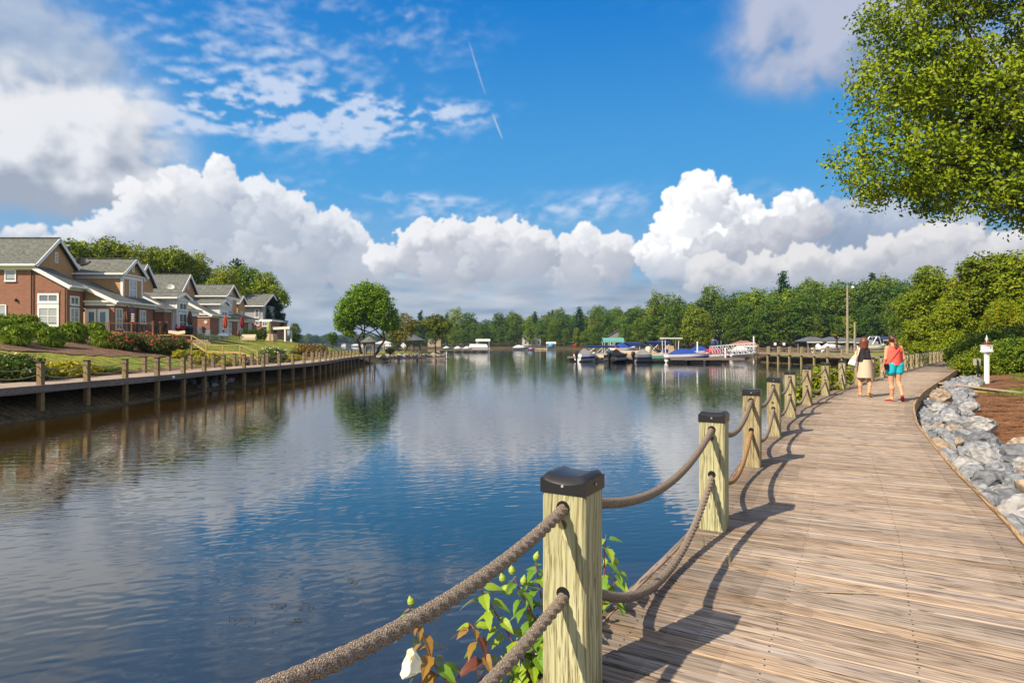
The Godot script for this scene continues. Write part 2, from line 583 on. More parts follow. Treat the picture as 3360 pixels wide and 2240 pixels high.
func make_sky() -> Sky:
	cn.seed = 11
	cn.noise_type = FastNoiseLite.TYPE_SIMPLEX_SMOOTH
	cn.frequency = 0.02
	cn.fractal_type = FastNoiseLite.FRACTAL_FBM
	cn.fractal_octaves = 5
	cn.fractal_gain = 0.52
	sky.resize(SKW * SKH * 3)
	var veils := [[-34.9, 22.3, 11.5, 6.0, 0.24], [-22.8, 25.6, 10.8, 5.2, 0.36], [-9.1, 27.2, 7.2, 3.9, 0.42], [-20.8, 22.2, 7.8, 2.1, 0.30], [-23.2, 19.7, 6.7, 1.5, 0.70], [-17.1, 19.3, 10.7, 1.9, 1.00], [-9.1, 20.3, 6.6, 1.1, 1.15], [-25.6, 17.3, 7.6, 2.0, 0.60], [-11.8, 18.2, 4.7, 1.6, 0.80], [-18.4, 17.9, 6.6, 1.6, 0.80], [-7.8, 13.5, 3.9, 0.7, 0.75], [-10.5, 11.6, 8.8, 1.2, 0.50], [2.0, 12.0, 11.2, 1.4, 0.50], [8.3, 13.2, 3.3, 0.8, 0.50], [-17.1, 13.8, 4.0, 1.1, 0.35], [-27.8, 18.3, 4.9, 2.5, 0.50], [21.8, 13.2, 2.6, 1.0, 0.30]]
	for row in range(0, SKH / 2 + 12):
		var c := sky_base(maxf(0.0, (SKH * 0.5 - row - 0.5) / PPD))
		for col in SKW:
			var i := (row * SKW + col) * 3
			sky[i] = c.x
			sky[i + 1] = c.y
			sky[i + 2] = c.z
	paint_all(func(az, e): return sky_high(az, e, veils), 3.0, 88.0)
	# broken cloud overhead and behind, out of view, added to brighten the blue shadows
	paint_all(func(az, e):
		var outside := maxf(smoothstep(34.0, 44.0, e), smoothstep(44.0, 62.0, absf(az)) * smoothstep(7.0, 13.0, e))
		if outside <= 0.0:
			return Color(0, 0, 0, 0)
		var dir := Vector3(sin(deg_to_rad(az)) * cos(deg_to_rad(e)), sin(deg_to_rad(e)), -cos(deg_to_rad(az)) * cos(deg_to_rad(e))) * 110.0 / (0.35 + sin(deg_to_rad(e)))
		var n := cn.get_noise_3d(dir.x, 5.0, dir.z)
		var n2 := cn.get_noise_3d(dir.x * 0.35, 60.0, dir.z * 0.35)
		var a := smoothstep(-0.28, 0.30, n + n2 * 0.7 + 0.16)
		var l := clampf(0.62 - n * 0.7, 0.0, 1.0)
		var c := Vector3(0.55, 0.57, 0.62).lerp(Vector3(1.12, 1.12, 1.12), l)
		return Color(c.x, c.y, c.z, a * 0.95 * outside), 6.0, 89.0)
	# two stretches of an old vapour trail
	for q in [[-3.96, 25.77, -2.46, 21.76], [-1.82, 20.26, -0.89, 18.15]]:
		for k in 90:
			var f := k / 89.0
			var x := int(az_col(lerpf(q[0], q[2], f)))
			var i := sky_index(x, int(SKH * 0.5 - lerpf(q[1], q[3], f) * PPD))
			for j in 3:
				sky[i + j] = lerpf(sky[i + j], 0.78, 0.22 * sin(f * PI) + 0.08)
	# the bank along the horizon: long level streaks, the same all round
	var ring := []
	var rng := RandomNumberGenerator.new()
	rng.seed = 5
	var low := func(az, e):
		var w := fbm(az * 1.6, e * 9.0, 60.0)
		var n := fbm(az * 2.4 + w * 20.0, e * 22.0 + w * 14.0, 77.0)
		var n2 := fbm(az * 6.0, e * 40.0 + w * 20.0, 17.0)
		var a := smoothstep(-0.42, 0.40, n + 0.3 * n2 + 0.50 - absf(e - 2.9) * 0.145)
		var l := clampf(0.42 + n2 * 0.75 + w * 0.7 - n * 0.35, 0.0, 1.0)
		var c := Vector3(0.22, 0.31, 0.43).lerp(Vector3(0.62, 0.66, 0.72), l)
		return Color(c.x, c.y, c.z, a * 0.9)
	paint_all(low, -0.8, 8.0)
	# heaped clouds elsewhere round the horizon, as those in view
	for k in 16:
		var az := 62.0 + k * 15.0 + rng.randf_range(-3, 3)
		var s := rng.randf_range(0.8, 1.5)
		sky_heap([[az, 5.5 * s, 2.4 * s], [az - 3.4 * s, 4.8 * s, 1.7 * s], [az + 3.0 * s, 5.0 * s, 2.0 * s], [az + 6.0 * s, 4.2 * s, 1.4 * s]], 2.6, Vector3(1.0, 1.0, 1.02), Vector3(0.34, 0.39, 0.48), 2.4, 0.6, 100 + k)
	var soft_201 := [[24.6, 25.3, 6.6, 3.8, 1.00], [28.6, 21.9, 5.4, 2.5, 0.80], [23.2, 22.8, 4.1, 2.3, 0.55], [31.8, 24.3, 4.8, 3.6, 0.90], [38.3, 17.6, 6.6, 6.6, 0.80]]
	paint_all(func(az, e): return sky_soft(az, e, soft_201, Vector3(0.50, 0.54, 0.68), Vector3(0.26, 0.36, 0.55), 0.42, 4.5, 201.0, 0.95), 3.0, 45.0)
	var soft_202 := [[-38.3, 21.6, 6.6, 3.3, 1.00], [-35.6, 20.2, 4.5, 2.3, 0.70], [-42.5, 20.3, 6.2, 6.2, 1.00]]
	paint_all(func(az, e): return sky_soft(az, e, soft_202, Vector3(0.52, 0.57, 0.66), Vector3(0.22, 0.32, 0.48), 0.46, 4.5, 202.0, 0.72), 10.0, 45.0)
	var soft_203 := [[-38.3, 15.1, 7.2, 2.9, 1.15], [-32.4, 18.2, 4.5, 2.6, 0.75], [-33.4, 15.9, 5.4, 1.9, 0.80], [-42.5, 14.6, 6.2, 5.1, 1.20], [-38.0, 11.7, 9.3, 2.2, 1.00], [-31.6, 12.4, 5.2, 1.9, 0.75]]
	paint_all(func(az, e): return sky_soft(az, e, soft_203, Vector3(0.86, 0.86, 0.88), Vector3(0.38, 0.42, 0.50), 0.47, 5.0, 203.0, 0.93), 5.0, 30.0)
	sky_heap([[-28.1, 12.8, 0.89], [-28.6, 11.8, 1.47], [-29.9, 10.5, 2.18], [-27.3, 10.7, 2.73], [-24.6, 11.2, 2.29], [-22.0, 11.7, 2.07], [-20.3, 11.3, 1.57], [-25.6, 9.7, 3.78], [-20.8, 9.0, 3.39], [-17.1, 8.7, 2.94], [-29.9, 8.3, 2.90], [-33.2, 7.8, 1.87], [-35.6, 7.6, 0.91], [-14.5, 7.2, 2.97], [-25.6, 7.0, 3.78], [-19.6, 6.5, 3.16]], 5.2, Vector3(0.92, 0.92, 0.94), Vector3(0.40, 0.44, 0.53), 5.0, 1.10, 301, 1.7, 0.75)
	sky_heap([[-25.1, 13.7, 1.06], [-25.2, 14.4, 0.86], [-28.2, 13.2, 0.84], [-27.6, 12.8, 0.84], [-25.0, 12.9, 1.17]], 13.0, Vector3(1.05, 1.05, 1.06), Vector3(0.62, 0.65, 0.72), 2.0, 0.60, 302, 1.0, 0.25)
	sky_heap([[-37.8, 7.7, 0.93], [-38.7, 7.4, 0.65]], 8.0, Vector3(1.05, 1.05, 1.06), Vector3(0.40, 0.44, 0.53), 2.0, 0.60, 303, 1.0, 0.60)
	sky_heap([[-8.3, 10.0, 1.11], [-5.3, 11.0, 0.61], [-5.2, 10.4, 0.67], [-8.6, 8.2, 2.21], [-5.6, 8.7, 2.22], [-1.1, 9.3, 1.68], [0.3, 9.6, 1.40], [-2.2, 8.0, 2.51], [2.2, 8.0, 2.51], [6.1, 8.2, 1.94], [-11.6, 7.3, 1.64], [8.9, 7.3, 2.21], [-5.6, 6.8, 2.78], [0.6, 6.3, 3.07], [6.1, 6.3, 2.50]], 4.6, Vector3(0.88, 0.88, 0.91), Vector3(0.40, 0.44, 0.53), 4.0, 0.75, 304, 1.6, 0.70)
	sky_heap([[6.7, 9.7, 0.94], [7.0, 9.1, 0.83], [6.3, 10.1, 0.61]], 8.6, Vector3(1.05, 1.05, 1.06), Vector3(0.6, 0.63, 0.7), 1.4, 0.60, 305, 1.0, 0.25)
	sky_heap([[15.8, 13.8, 0.97], [16.8, 13.8, 1.07], [17.6, 13.1, 1.01], [15.5, 12.6, 1.35], [17.3, 11.5, 2.40], [15.0, 11.6, 1.62], [14.2, 10.4, 1.49], [16.3, 9.5, 2.68], [19.1, 10.6, 1.85], [20.6, 11.0, 1.18], [21.3, 10.0, 1.56], [24.2, 11.5, 1.22], [25.1, 11.2, 1.14], [23.5, 10.6, 1.41], [25.6, 9.9, 1.51], [23.2, 9.1, 1.80], [12.6, 8.0, 1.64], [14.2, 7.5, 2.44], [17.6, 7.1, 2.93], [21.3, 7.4, 2.08]], 5.0, Vector3(1.12, 1.12, 1.12), Vector3(0.50, 0.54, 0.62), 3.0, 0.55, 306, 1.3, 0.15)
	sky_heap([[17.8, 7.9, 1.60], [20.3, 8.5, 1.57], [21.3, 9.0, 1.30], [23.2, 8.6, 1.80], [16.8, 7.8, 1.07], [25.6, 8.9, 2.02], [27.8, 9.7, 1.85], [29.3, 9.3, 1.95], [31.2, 8.7, 2.15], [33.2, 8.1, 2.10], [26.5, 8.1, 1.75], [35.6, 7.6, 2.04]], 6.2, Vector3(0.62, 0.63, 0.69), Vector3(0.30, 0.33, 0.42), 1.8, 1.30, 307, 1.9, 0.60)
	sky_heap([[30.8, 6.9, 1.44], [32.8, 7.2, 1.76], [34.9, 7.2, 1.83], [36.2, 6.2, 1.35], [29.7, 6.0, 1.46], [38.8, 6.7, 1.52], [37.8, 5.9, 1.32], [25.6, 5.7, 2.27], [21.8, 5.4, 2.33], [18.1, 5.2, 2.12], [28.6, 5.1, 2.21], [33.8, 5.0, 2.55], [40.8, 5.8, 1.69], [42.5, 5.1, 1.44], [37.4, 4.8, 2.00]], 3.6, Vector3(0.80, 0.79, 0.80), Vector3(0.38, 0.41, 0.49), 2.4, 0.70, 308, 1.6, 0.70)
	# level grey streaks in front of the cloud bases
	paint_all(func(az, e):
		var c: Color = low.call(az * 1.1 + 50.0, e * 0.9 + 0.9)
		c.a *= 0.75 * smoothstep(7.0, 3.2, e + fbm(az * 4.0, e * 12.0, 33.0) * 2.5)
		return c, -0.8, 8.0)
	var flat := Image.create_from_data(SKW, SKH, false, Image.FORMAT_RGBF, sky.to_byte_array())
	var im := Image.create(SKW, SKH, false, Image.FORMAT_RGBF)   # a panorama starts and ends at -Z
	im.blit_rect(flat, Rect2i(SKW / 2, 0, SKW / 2, SKH), Vector2i(0, 0))
	im.blit_rect(flat, Rect2i(0, 0, SKW / 2, SKH), Vector2i(SKW / 2, 0))
	var pm := PanoramaSkyMaterial.new()
	pm.panorama = ImageTexture.create_from_image(im)
	var s := Sky.new()
	s.sky_material = pm
	return s


# ---------------------------------------------------------------- materials
func pic(w: int, h: int, f: Callable) -> ImageTexture:
	var im := Image.create(w, h, false, Image.FORMAT_RGB8)
	for y in h:
		for x in w:
			im.set_pixel(x, y, f.call(x, y))
	return ImageTexture.create_from_image(im)

func noise_tex(size: int, freq: float, octaves: int, from: Color, to: Color, s: int, lo := 0.25, hi := 0.75, normal := 0.0) -> NoiseTexture2D:
	var n := FastNoiseLite.new()
	n.seed = s
	n.noise_type = FastNoiseLite.TYPE_SIMPLEX_SMOOTH
	n.frequency = freq
	n.fractal_octaves = octaves
	n.fractal_gain = 0.6
	var t := NoiseTexture2D.new()
	t.width = size
	t.height = size
	t.seamless = true
	t.noise = n
	if normal > 0.0:
		t.as_normal_map = true
		t.bump_strength = normal
	else:
		var g := Gradient.new()
		g.offsets = PackedFloat32Array([lo, hi])
		g.colors = PackedColorArray([from, to])
		t.color_ramp = g
	return t

func mat(called: String, c: Color, rough := 0.85, vertex := false) -> StandardMaterial3D:
	var m := StandardMaterial3D.new()
	m.resource_name = called
	m.albedo_color = c
	m.roughness = rough
	m.metallic_specular = 0.4
	m.vertex_color_use_as_albedo = vertex
	M[called] = m
	return m

func textured(m: StandardMaterial3D, albedo: Texture2D, scale: Vector3, bump: Texture2D = null, depth := 1.0, tri := true) -> StandardMaterial3D:
	m.albedo_texture = albedo
	m.uv1_scale = scale
	if tri:
		m.uv1_triplanar = true
		m.uv1_world_triplanar = true
		m.uv1_triplanar_sharpness = 4.0
	if bump:
		m.heightmap_enabled = true
		m.heightmap_texture = bump
		m.heightmap_scale = depth
	return m

# grain runs along u; wander bends it, knots are few
func wood_tex(s: int, dark: Color, mid: Color, light: Color, fine: float, streak: float, wander := 0.025, knots := []) -> ImageTexture:
	var n := FastNoiseLite.new()
	n.seed = s
	n.noise_type = FastNoiseLite.TYPE_SIMPLEX_SMOOTH
	n.fractal_octaves = 2
	n.frequency = 1.0
	return pic(1024, 256, func(x, y):
		var u: float = x / 1024.0
		var v: float = y / 256.0
		var a := TAU * u   # seamless along the grain
		var cx := cos(a) * 0.32
		var cy := sin(a) * 0.32
		var bend := n.get_noise_3d(cx * 1.5, cy * 1.5, v * 2.0) * wander
		var dark_k := 0.0
		for q in knots:
			var e: Vector2 = Vector2((u - q[0]) * 2.0, (v - q[1]) * 0.625) / q[2]
			var r2: float = e.length_squared()
			bend += 0.075 * signf(e.y) * exp(-r2 * 0.12) * exp(-e.y * e.y * 0.35) * 0.55
			dark_k = maxf(dark_k, smoothstep(1.25, 0.7, e.length() + 0.18 * n.get_noise_2d(u * 60.0, v * 30.0)))
		var g := n.get_noise_3d(cx * 0.9, cy * 0.9, (v + bend) * fine)
		var g2 := n.get_noise_3d(cx * 5.0 + 7.0, cy * 5.0, (v + bend * 0.5) * fine * 2.6)
		var st := n.get_noise_3d(cx * 5.0 + 20.0, cy * 5.0, v * 9.0 + 40.0)
		var t := clampf(0.5 + g * 0.75 + g2 * 0.45, 0.0, 1.0)
		var c := dark.lerp(mid, minf(t * 2.0, 1.0)).lerp(light, maxf(t * 2.0 - 1.0, 0.0))
		var crack := smoothstep(0.30, 0.62, st * 0.6 - g2 * 0.9)
		return c.lerp(dark.darkened(0.45), crack * streak).lerp(dark.darkened(0.3 + 0.25 * sin(dark_k * 9.0)), dark_k * 0.9))

func make_materials() -> void:
	var deck := wood_tex(4, lin(0.19, 0.15, 0.122), lin(0.325, 0.262, 0.212), lin(0.43, 0.365, 0.31), 24.0, 0.7)
	var deck2 := wood_tex(9, lin(0.15, 0.125, 0.11), lin(0.33, 0.27, 0.225), lin(0.46, 0.41, 0.36), 34.0, 0.7)
	for k in 4:
		var m := mat("deck_wood_%d" % k, [lin(1.08, 1.03, 0.98), lin(1.12, 1.05, 0.96), lin(1.0, 1.0, 1.0), lin(1.12, 0.99, 0.82)][k], 0.9, true)
		textured(m, deck if k % 2 == 0 else deck2, Vector3(0.42, 1.5, 1), deck if k % 2 == 0 else deck2, 0.55, false)
	var post := wood_tex(21, lin(0.24, 0.20, 0.12), lin(0.40, 0.37, 0.25), lin(0.52, 0.49, 0.36), 40.0, 0.6, 0.06, [[0.13, 0.30, 0.028], [0.37, 0.62, 0.022], [0.55, 0.12, 0.03], [0.78, 0.42, 0.02], [0.92, 0.85, 0.026]])
	textured(mat("post_wood", lin(0.9, 0.93, 0.86), 0.85, true), post, Vector3(0.5, 1.6, 1), post, 0.4, false)
	textured(mat("grey_wood", lin(0.62, 0.60, 0.60), 0.9, true), deck2, Vector3(0.3, 1.2, 1), deck2, 0.5, false)
	textured(mat("fresh_wood", lin(1.0, 0.80, 0.42), 0.8, true), post, Vector3(0.3, 1.2, 1), post, 0.3, false)
	textured(mat("rail_wood", lin(0.62, 0.30, 0.13), 0.8, true), deck, Vector3(0.3, 1.2, 1))
	M.rail_wood.uv1_triplanar = false
	mat("cap_plastic", lin(0.018, 0.018, 0.022), 0.32)
	M.cap_plastic.heightmap_enabled = true
	var speck := noise_tex(256, 0.05, 3, Color(0.4, 0.4, 0.4), Color(0.6, 0.6, 0.6), 8)
	M.cap_plastic.heightmap_texture = speck
	M.cap_plastic.heightmap_scale = 0.15
	var hemp := noise_tex(256, 0.09, 4, Color(0.38, 0.34, 0.30), Color(1, 1, 1), 31)
	textured(mat("rope", lin(0.70, 0.60, 0.50), 0.95, true), hemp, Vector3(9, 9, 9), hemp, 0.7)
	textured(mat("new_rope", lin(0.72, 0.44, 0.20), 0.9, true), hemp, Vector3(9, 9, 9), hemp, 0.3)
	var soil := noise_tex(512, 0.02, 5, Color(0.62, 0.62, 0.62), Color(1, 1, 1), 5)
	var soil_bump := noise_tex(512, 0.06, 5, Color.BLACK, Color.WHITE, 6, 0.1, 0.9)
	textured(mat("ground", Color.WHITE, 0.95, true), soil, Vector3(0.13, 0.13, 0.13), soil_bump, 5.0)
	var blades := pic(512, 512, func(x, y):
		var a := cn.get_noise_3d(x * 0.45, y * 1.7, 7.0)
		var b := cn.get_noise_3d(x * 2.6, y * 5.0, 90.0)
		var t := clampf(0.72 + a * 0.45 + b * 0.5, 0.3, 1.0)
		return Color(t, t, t * 0.9))
	textured(mat("turf", Color.WHITE, 0.95, true), blades, Vector3(0.23, 0.23, 0.23), blades, 3.5)
	var straw := pic(512, 512, func(x, y):
		var w := cn.get_noise_3d(x * 0.7, y * 0.7, 3.0) * 3.0
		var a := cn.get_noise_3d(x * 1.1 + w * 4.0, y * 6.5, 27.0)
		var b := cn.get_noise_3d(x * 7.5, y * 1.5 + w * 4.0, 57.0)
		var t := clampf(0.56 + maxf(a, b) * 1.1 - minf(a, b) * 0.2, 0.18, 1.0)
		return Color(t, t, t))
	textured(mat("pine_straw", Color.WHITE, 0.95, true), straw, Vector3(0.5, 0.5, 0.5), straw, 3.0)
	var brick := pic(512, 512, func(x, y):
		var row: int = y * 24 / 512
		var fx := fmod(x * 8.0 / 512.0 + (row % 2) * 0.5, 8.0)
		var fy := fmod(y * 24.0 / 512.0, 1.0)
		var ex := fmod(fx, 1.0)
		if ex < 0.06 or fy < 0.16:
			return lin(0.40, 0.33, 0.27)
		var h := absf(sin(floorf(fx) * 12.9898 + row * 78.233)) * 43758.5453
		h -= floorf(h)
		return lin(0.20, 0.062, 0.032).lerp(lin(0.33, 0.115, 0.06), h).lerp(lin(0.12, 0.05, 0.04), 0.55 if h > 0.86 else 0.0))
	textured(mat("brick", lin(0.95, 0.95, 0.95), 0.9), brick, Vector3(0.6, 0.6, 0.6), brick, 0.4)
	var tiles := pic(512, 512, func(x, y):
		var row: int = y * 16 / 512
		var fx = x * 10.0 / 512.0 + (row * 7 % 5) * 0.37
		var h := absf(sin(floorf(fmod(fx, 10.0)) * 37.7 + row * 11.13)) * 9758.54
		h -= floorf(h)
		var n := cn.get_noise_3d(x * 2.0, y * 2.0, 71.0)
		var fy := fmod(y * 16.0 / 512.0, 1.0)
		var c := lin(0.105, 0.098, 0.088).lerp(lin(0.27, 0.25, 0.22), clampf(h * 0.8 + n * 0.7 + 0.1, 0, 1))
		return c.darkened(0.35) if fy > 0.9 else c)
	textured(mat("shingles", lin(0.66, 0.76, 0.76), 0.95), tiles, Vector3(0.45, 0.45, 0.45), tiles, 0.6)
	var mottle := noise_tex(256, 0.03, 4, Color(0.86, 0.86, 0.86), Color(1, 1, 1), 12)
	textured(mat("siding", lin(0.56, 0.34, 0.155), 0.75), mottle, Vector3(0.4, 3.0, 0.4))
	textured(mat("white_siding", lin(0.74, 0.74, 0.74), 0.6), mottle, Vector3(3.0, 0.3, 3.0))
	textured(mat("grey_siding", lin(0.36, 0.37, 0.38), 0.7), mottle, Vector3(0.4, 3.0, 0.4))
	mat("white_paint", lin(0.78, 0.78, 0.77), 0.5)
	mat("weathered_white", lin(0.55, 0.54, 0.5), 0.7)
	mat("dark_green_metal", lin(0.012, 0.05, 0.035), 0.4)
	mat("black_metal", lin(0.012, 0.012, 0.013), 0.45)
	mat("grey_metal", lin(0.30, 0.31, 0.32), 0.4)
	mat("aluminium", lin(0.62, 0.65, 0.68), 0.38)
	M.aluminium.metallic = 0.55
	mat("copper", lin(0.62, 0.21, 0.09), 0.22)
	M.copper.metallic = 0.9
	mat("blind", lin(0.55, 0.55, 0.53), 0.8)
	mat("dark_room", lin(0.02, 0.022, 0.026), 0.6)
	var glass := mat("glass", Color(0.85, 0.9, 0.95, 0.12), 0.03)
	glass.transparency = BaseMaterial3D.TRANSPARENCY_ALPHA
	glass.metallic_specular = 0.8
	for c in [["white", 0.72, 0.72, 0.70], ["cream", 0.66, 0.56, 0.40], ["navy", 0.012, 0.022, 0.09], ["blue", 0.02, 0.055, 0.27], ["teal", 0.10, 0.30, 0.27], ["sky", 0.10, 0.33, 0.62], ["red", 0.42, 0.02, 0.025], ["orange", 0.70, 0.16, 0.02], ["yellow", 0.75, 0.50, 0.05], ["tan", 0.42, 0.32, 0.21], ["black", 0.012, 0.012, 0.014], ["grey", 0.20, 0.20, 0.20], ["brown", 0.12, 0.055, 0.03], ["rust", 0.45, 0.06, 0.02], ["lime", 0.36, 0.45, 0.10], ["slate", 0.10, 0.105, 0.125], ["roof_tile", 0.30, 0.13, 0.08], ["dark_red", 0.20, 0.015, 0.02], ["pink", 0.62, 0.20, 0.22]]:
		mat(c[0], lin(c[1], c[2], c[3]), 0.6)
		M[c[0]].rim_enabled = false
	for c in ["white", "cream", "navy", "blue", "red", "black"]:
		M[c].roughness = 0.35
	for k in 4:
		var st := mat("stone_%d" % k, [lin(0.29, 0.305, 0.33), lin(0.18, 0.19, 0.21), lin(0.38, 0.30, 0.22), lin(0.38, 0.375, 0.37)][k], 0.9)
		var vein := noise_tex(256, 0.025, 5, Color(0.66, 0.67, 0.69), Color(1, 1, 1), 40 + k, 0.2, 0.7)
		textured(st, vein, Vector3(1.1, 1.1, 1.1), vein, 0.9)
	var bark := noise_tex(256, 0.04, 4, Color(0.4, 0.4, 0.4), Color(1, 1, 1), 51)
	textured(mat("bark", lin(0.13, 0.095, 0.068), 0.95, true), bark, Vector3(2.5, 0.5, 2.5), bark, 3.0)
	textured(mat("pale_bark", lin(0.62, 0.54, 0.44), 0.95, true), bark, Vector3(2.5, 0.5, 2.5), bark, 3.0)
	for c in [["leaf", 0.45, 0.5], ["petal", 0.5, 0.7]]:
		var m := mat(c[0], Color.WHITE, c[1], true)
		m.backlight_enabled = true
		m.backlight = Color(0.62, 0.62, 0.62) if c[0] == "leaf" else Color(0.6, 0.6, 0.6)
		m.metallic_specular = 0.25
	for k in 5:
		var m: StandardMaterial3D = M.leaf.duplicate()
		m.albedo_color = [lin(0.80, 0.92, 1.0), lin(1.25, 1.12, 0.8), lin(0.62, 0.78, 0.95), lin(1.0, 1.0, 1.0), lin(1.75, 1.5, 0.8)][k]
		M["leaf_%d" % k] = m
	mat("skin", lin(0.56, 0.29, 0.17), 0.55, true)
	M.skin.subsurf_scatter_enabled = true
	M.skin.subsurf_scatter_strength = 0.15
	mat("paint_any", Color.WHITE, 0.6, true)


# ---------------------------------------------------------------- land and water
# the water's edge as (X, distance), clockwise from the near right bank
var shore := PackedVector2Array()
var buckets := {}
var far_edge := PackedVector2Array()

func left_edge() -> PackedVector2Array:   # water side of the left boardwalk
	return spline([Vector2(-19.4, 8), Vector2(-18.5, 20), Vector2(-18.05, 27), Vector2(-17.8, 33), Vector2(-17.85, 39), Vector2(-17.2, 45), Vector2(-16.9, 52), Vector2(-17.5, 60), Vector2(-18.8, 70), Vector2(-19.6, 80), Vector2(-19.0, 87)])

func near_edge() -> PackedVector2Array:   # water side of the near boardwalk, round the head of the cove
	return spline([Vector2(-2.6, -2.6), Vector2(-0.9, 0.45), Vector2(0.13, 2.71), Vector2(1.52, 5.1), Vector2(2.82, 7.67), Vector2(4.16, 10.2), Vector2(5.6, 12.8), Vector2(7.13, 15.3), Vector2(8.97, 18.1), Vector2(10.7, 20.5), Vector2(14.6, 25.6), Vector2(18.8, 31), Vector2(25.0, 38.9), Vector2(29.5, 44.6), Vector2(33.8, 50), Vector2(39.3, 57), Vector2(42.8, 63), Vector2(43.3, 67.5), Vector2(41.5, 70.3), Vector2(39.4, 73.5), Vector2(38.6, 79), Vector2(37.5, 87), Vector2(36.3, 96)])

func near_back() -> PackedVector2Array:   # land side of the near boardwalk
	return spline([Vector2(0.0, -3.2), Vector2(1.33, 0.2), Vector2(2.7, 2.71), Vector2(3.78, 4.61), Vector2(4.59, 6.15), Vector2(5.22, 7.39), Vector2(6.07, 8.97), Vector2(6.88, 10.46), Vector2(7.56, 11.7), Vector2(8.78, 13.67), Vector2(9.96, 15.5), Vector2(12.6, 19.2), Vector2(16.3, 24), Vector2(20.2, 29), Vector2(23.9, 33.8), Vector2(28.5, 39.6), Vector2(33, 45.2), Vector2(37.1, 50.4), Vector2(42.7, 57), Vector2(46.3, 63.5), Vector2(46.6, 69), Vector2(44.6, 73), Vector2(42.2, 75.4), Vector2(41.1, 80), Vector2(39.9, 87.5), Vector2(38.7, 96.2)])

func make_shore() -> void:
	for p in [[-4, -40], [-3, -6], [-0.2, 0], [1.5, 3], [3.1, 6], [4.6, 9], [6.5, 12.5], [8.9, 16.5], [12.3, 21.5], [16.2, 26.5], [22.2, 34], [29.2, 43.5], [34.5, 50], [40.3, 57], [43.9, 63], [44.4, 68], [42.4, 71], [40.4, 74], [39.6, 80], [38.5, 88], [37.4, 95], [39, 104], [46, 112], [56, 118], [72, 124], [90, 130], [96, 140], [92, 152], [84, 160], [72, 172], [60, 186], [50, 205], [46, 232], [40, 262], [26, 296], [8, 322], [-12, 334], [-32, 336], [-53, 330], [-66, 350], [-72, 450], [-110, 700], [-180, 950], [-300, 1000], [-600, 1050], [-900, 1000], [-800, 400], [-500, 300], [-200, 205], [-90, 172], [-66, 146], [-52, 134], [-40, 141], [-24, 147], [-15, 141], [-13.6, 134], [-15.0, 128.5], [-20, 124], [-24, 117], [-24, 109], [-20.3, 101], [-19.4, 95], [-19.4, 88], [-19.8, 80], [-19.1, 70], [-17.9, 60], [-17.1, 52], [-17.3, 45], [-18.0, 39], [-17.85, 33], [-17.7, 27], [-17.9, 20], [-18.3, 8], [-20.5, -10], [-22, -40]]:
		shore.append(Vector2(p[0], p[1]))
	for i in shore.size():
		var a := shore[i]
		var b := shore[(i + 1) % shore.size()]
		var steps := int(ceil(a.distance_to(b) / 10.0))
		for k in steps + 1:
			var p := a.lerp(b, float(k) / steps)
			var key := Vector2i((p / 16.0).floor())
			if not buckets.has(key):
				buckets[key] = {}
			buckets[key][i] = true
	for i in range(26, 44):
		far_edge.append(shore[i])

# metres from the water's edge; negative over water
func off_shore(x: float, d: float) -> float:
	var p := Vector2(x, d)
	var best := 24.0
	var home := Vector2i((p / 16.0).floor())
	for dy in range(-1, 2):
		for dx in range(-1, 2):
			var hit = buckets.get(home + Vector2i(dx, dy))
			if hit:
				for i in hit:
					best = minf(best, p.distance_to(Geometry2D.get_closest_point_to_segment(p, shore[i], shore[(i + 1) % shore.size()])))
	return -best if Geometry2D.is_point_in_polygon(p, shore) else best

func land(x: float, d: float) -> float:
	if buckets.is_empty():
		make_shore()
	var s := off_shore(x, d)
	if s < 0.0:
		return LAKE + maxf(s * 0.22, -1.6)
	var h := LAKE
	if x < -12.0 and d < 170.0:
		var top := lerpf(2.75, -0.15, smoothstep(92.0, 122.0, d))
		h += minf(s, 2.4) * 0.40
		h += clampf((s - 2.4) * lerpf(0.185, 0.05, smoothstep(95.0, 120.0, d)), 0.0, top + 0.34)
	elif d < 108.0 and x < 75.0:
		h += minf(s, 0.8) * 0.92 + clampf(s - 0.8, 0.0, 4.5) * 0.10 + clampf(s - 7.0, 0.0, 17.0) * 0.02
	else:
		h += minf(s, 2.5) * 0.35 + clampf(s - 2.5, 0.0, 16.0) * 0.05
	if s > 23.9 and (d > 108.0 or x > 60.0 or x < -90.0):   # hills behind the far shore
		var q := 1e9
		var p := Vector2(x, d)
		for i in range(far_edge.size() - 1):
			q = minf(q, p.distance_to(Geometry2D.get_closest_point_to_segment(p, far_edge[i], far_edge[i + 1])))
		h += (q - 24.0) * 0.085 * smoothstep(-120.0, 60.0, x) * smoothstep(24.0, 60.0, q) * smoothstep(520.0, 120.0, q)
		h += 6.0 * smoothstep(30.0, 300.0, q) * smoothstep(700.0, 950.0, d)
	return h

func steps_of(list: Array) -> PackedFloat32Array:
	var o := PackedFloat32Array()
	for r in list:
		var x: float = r[0]
		while x < r[1] - 0.001:
			o.append(x)
			x += r[2]
	o.append(list[list.size() - 1][1])
	return o

func tone(r: float, g: float, b: float) -> Color:
	return Color(r, g, b)

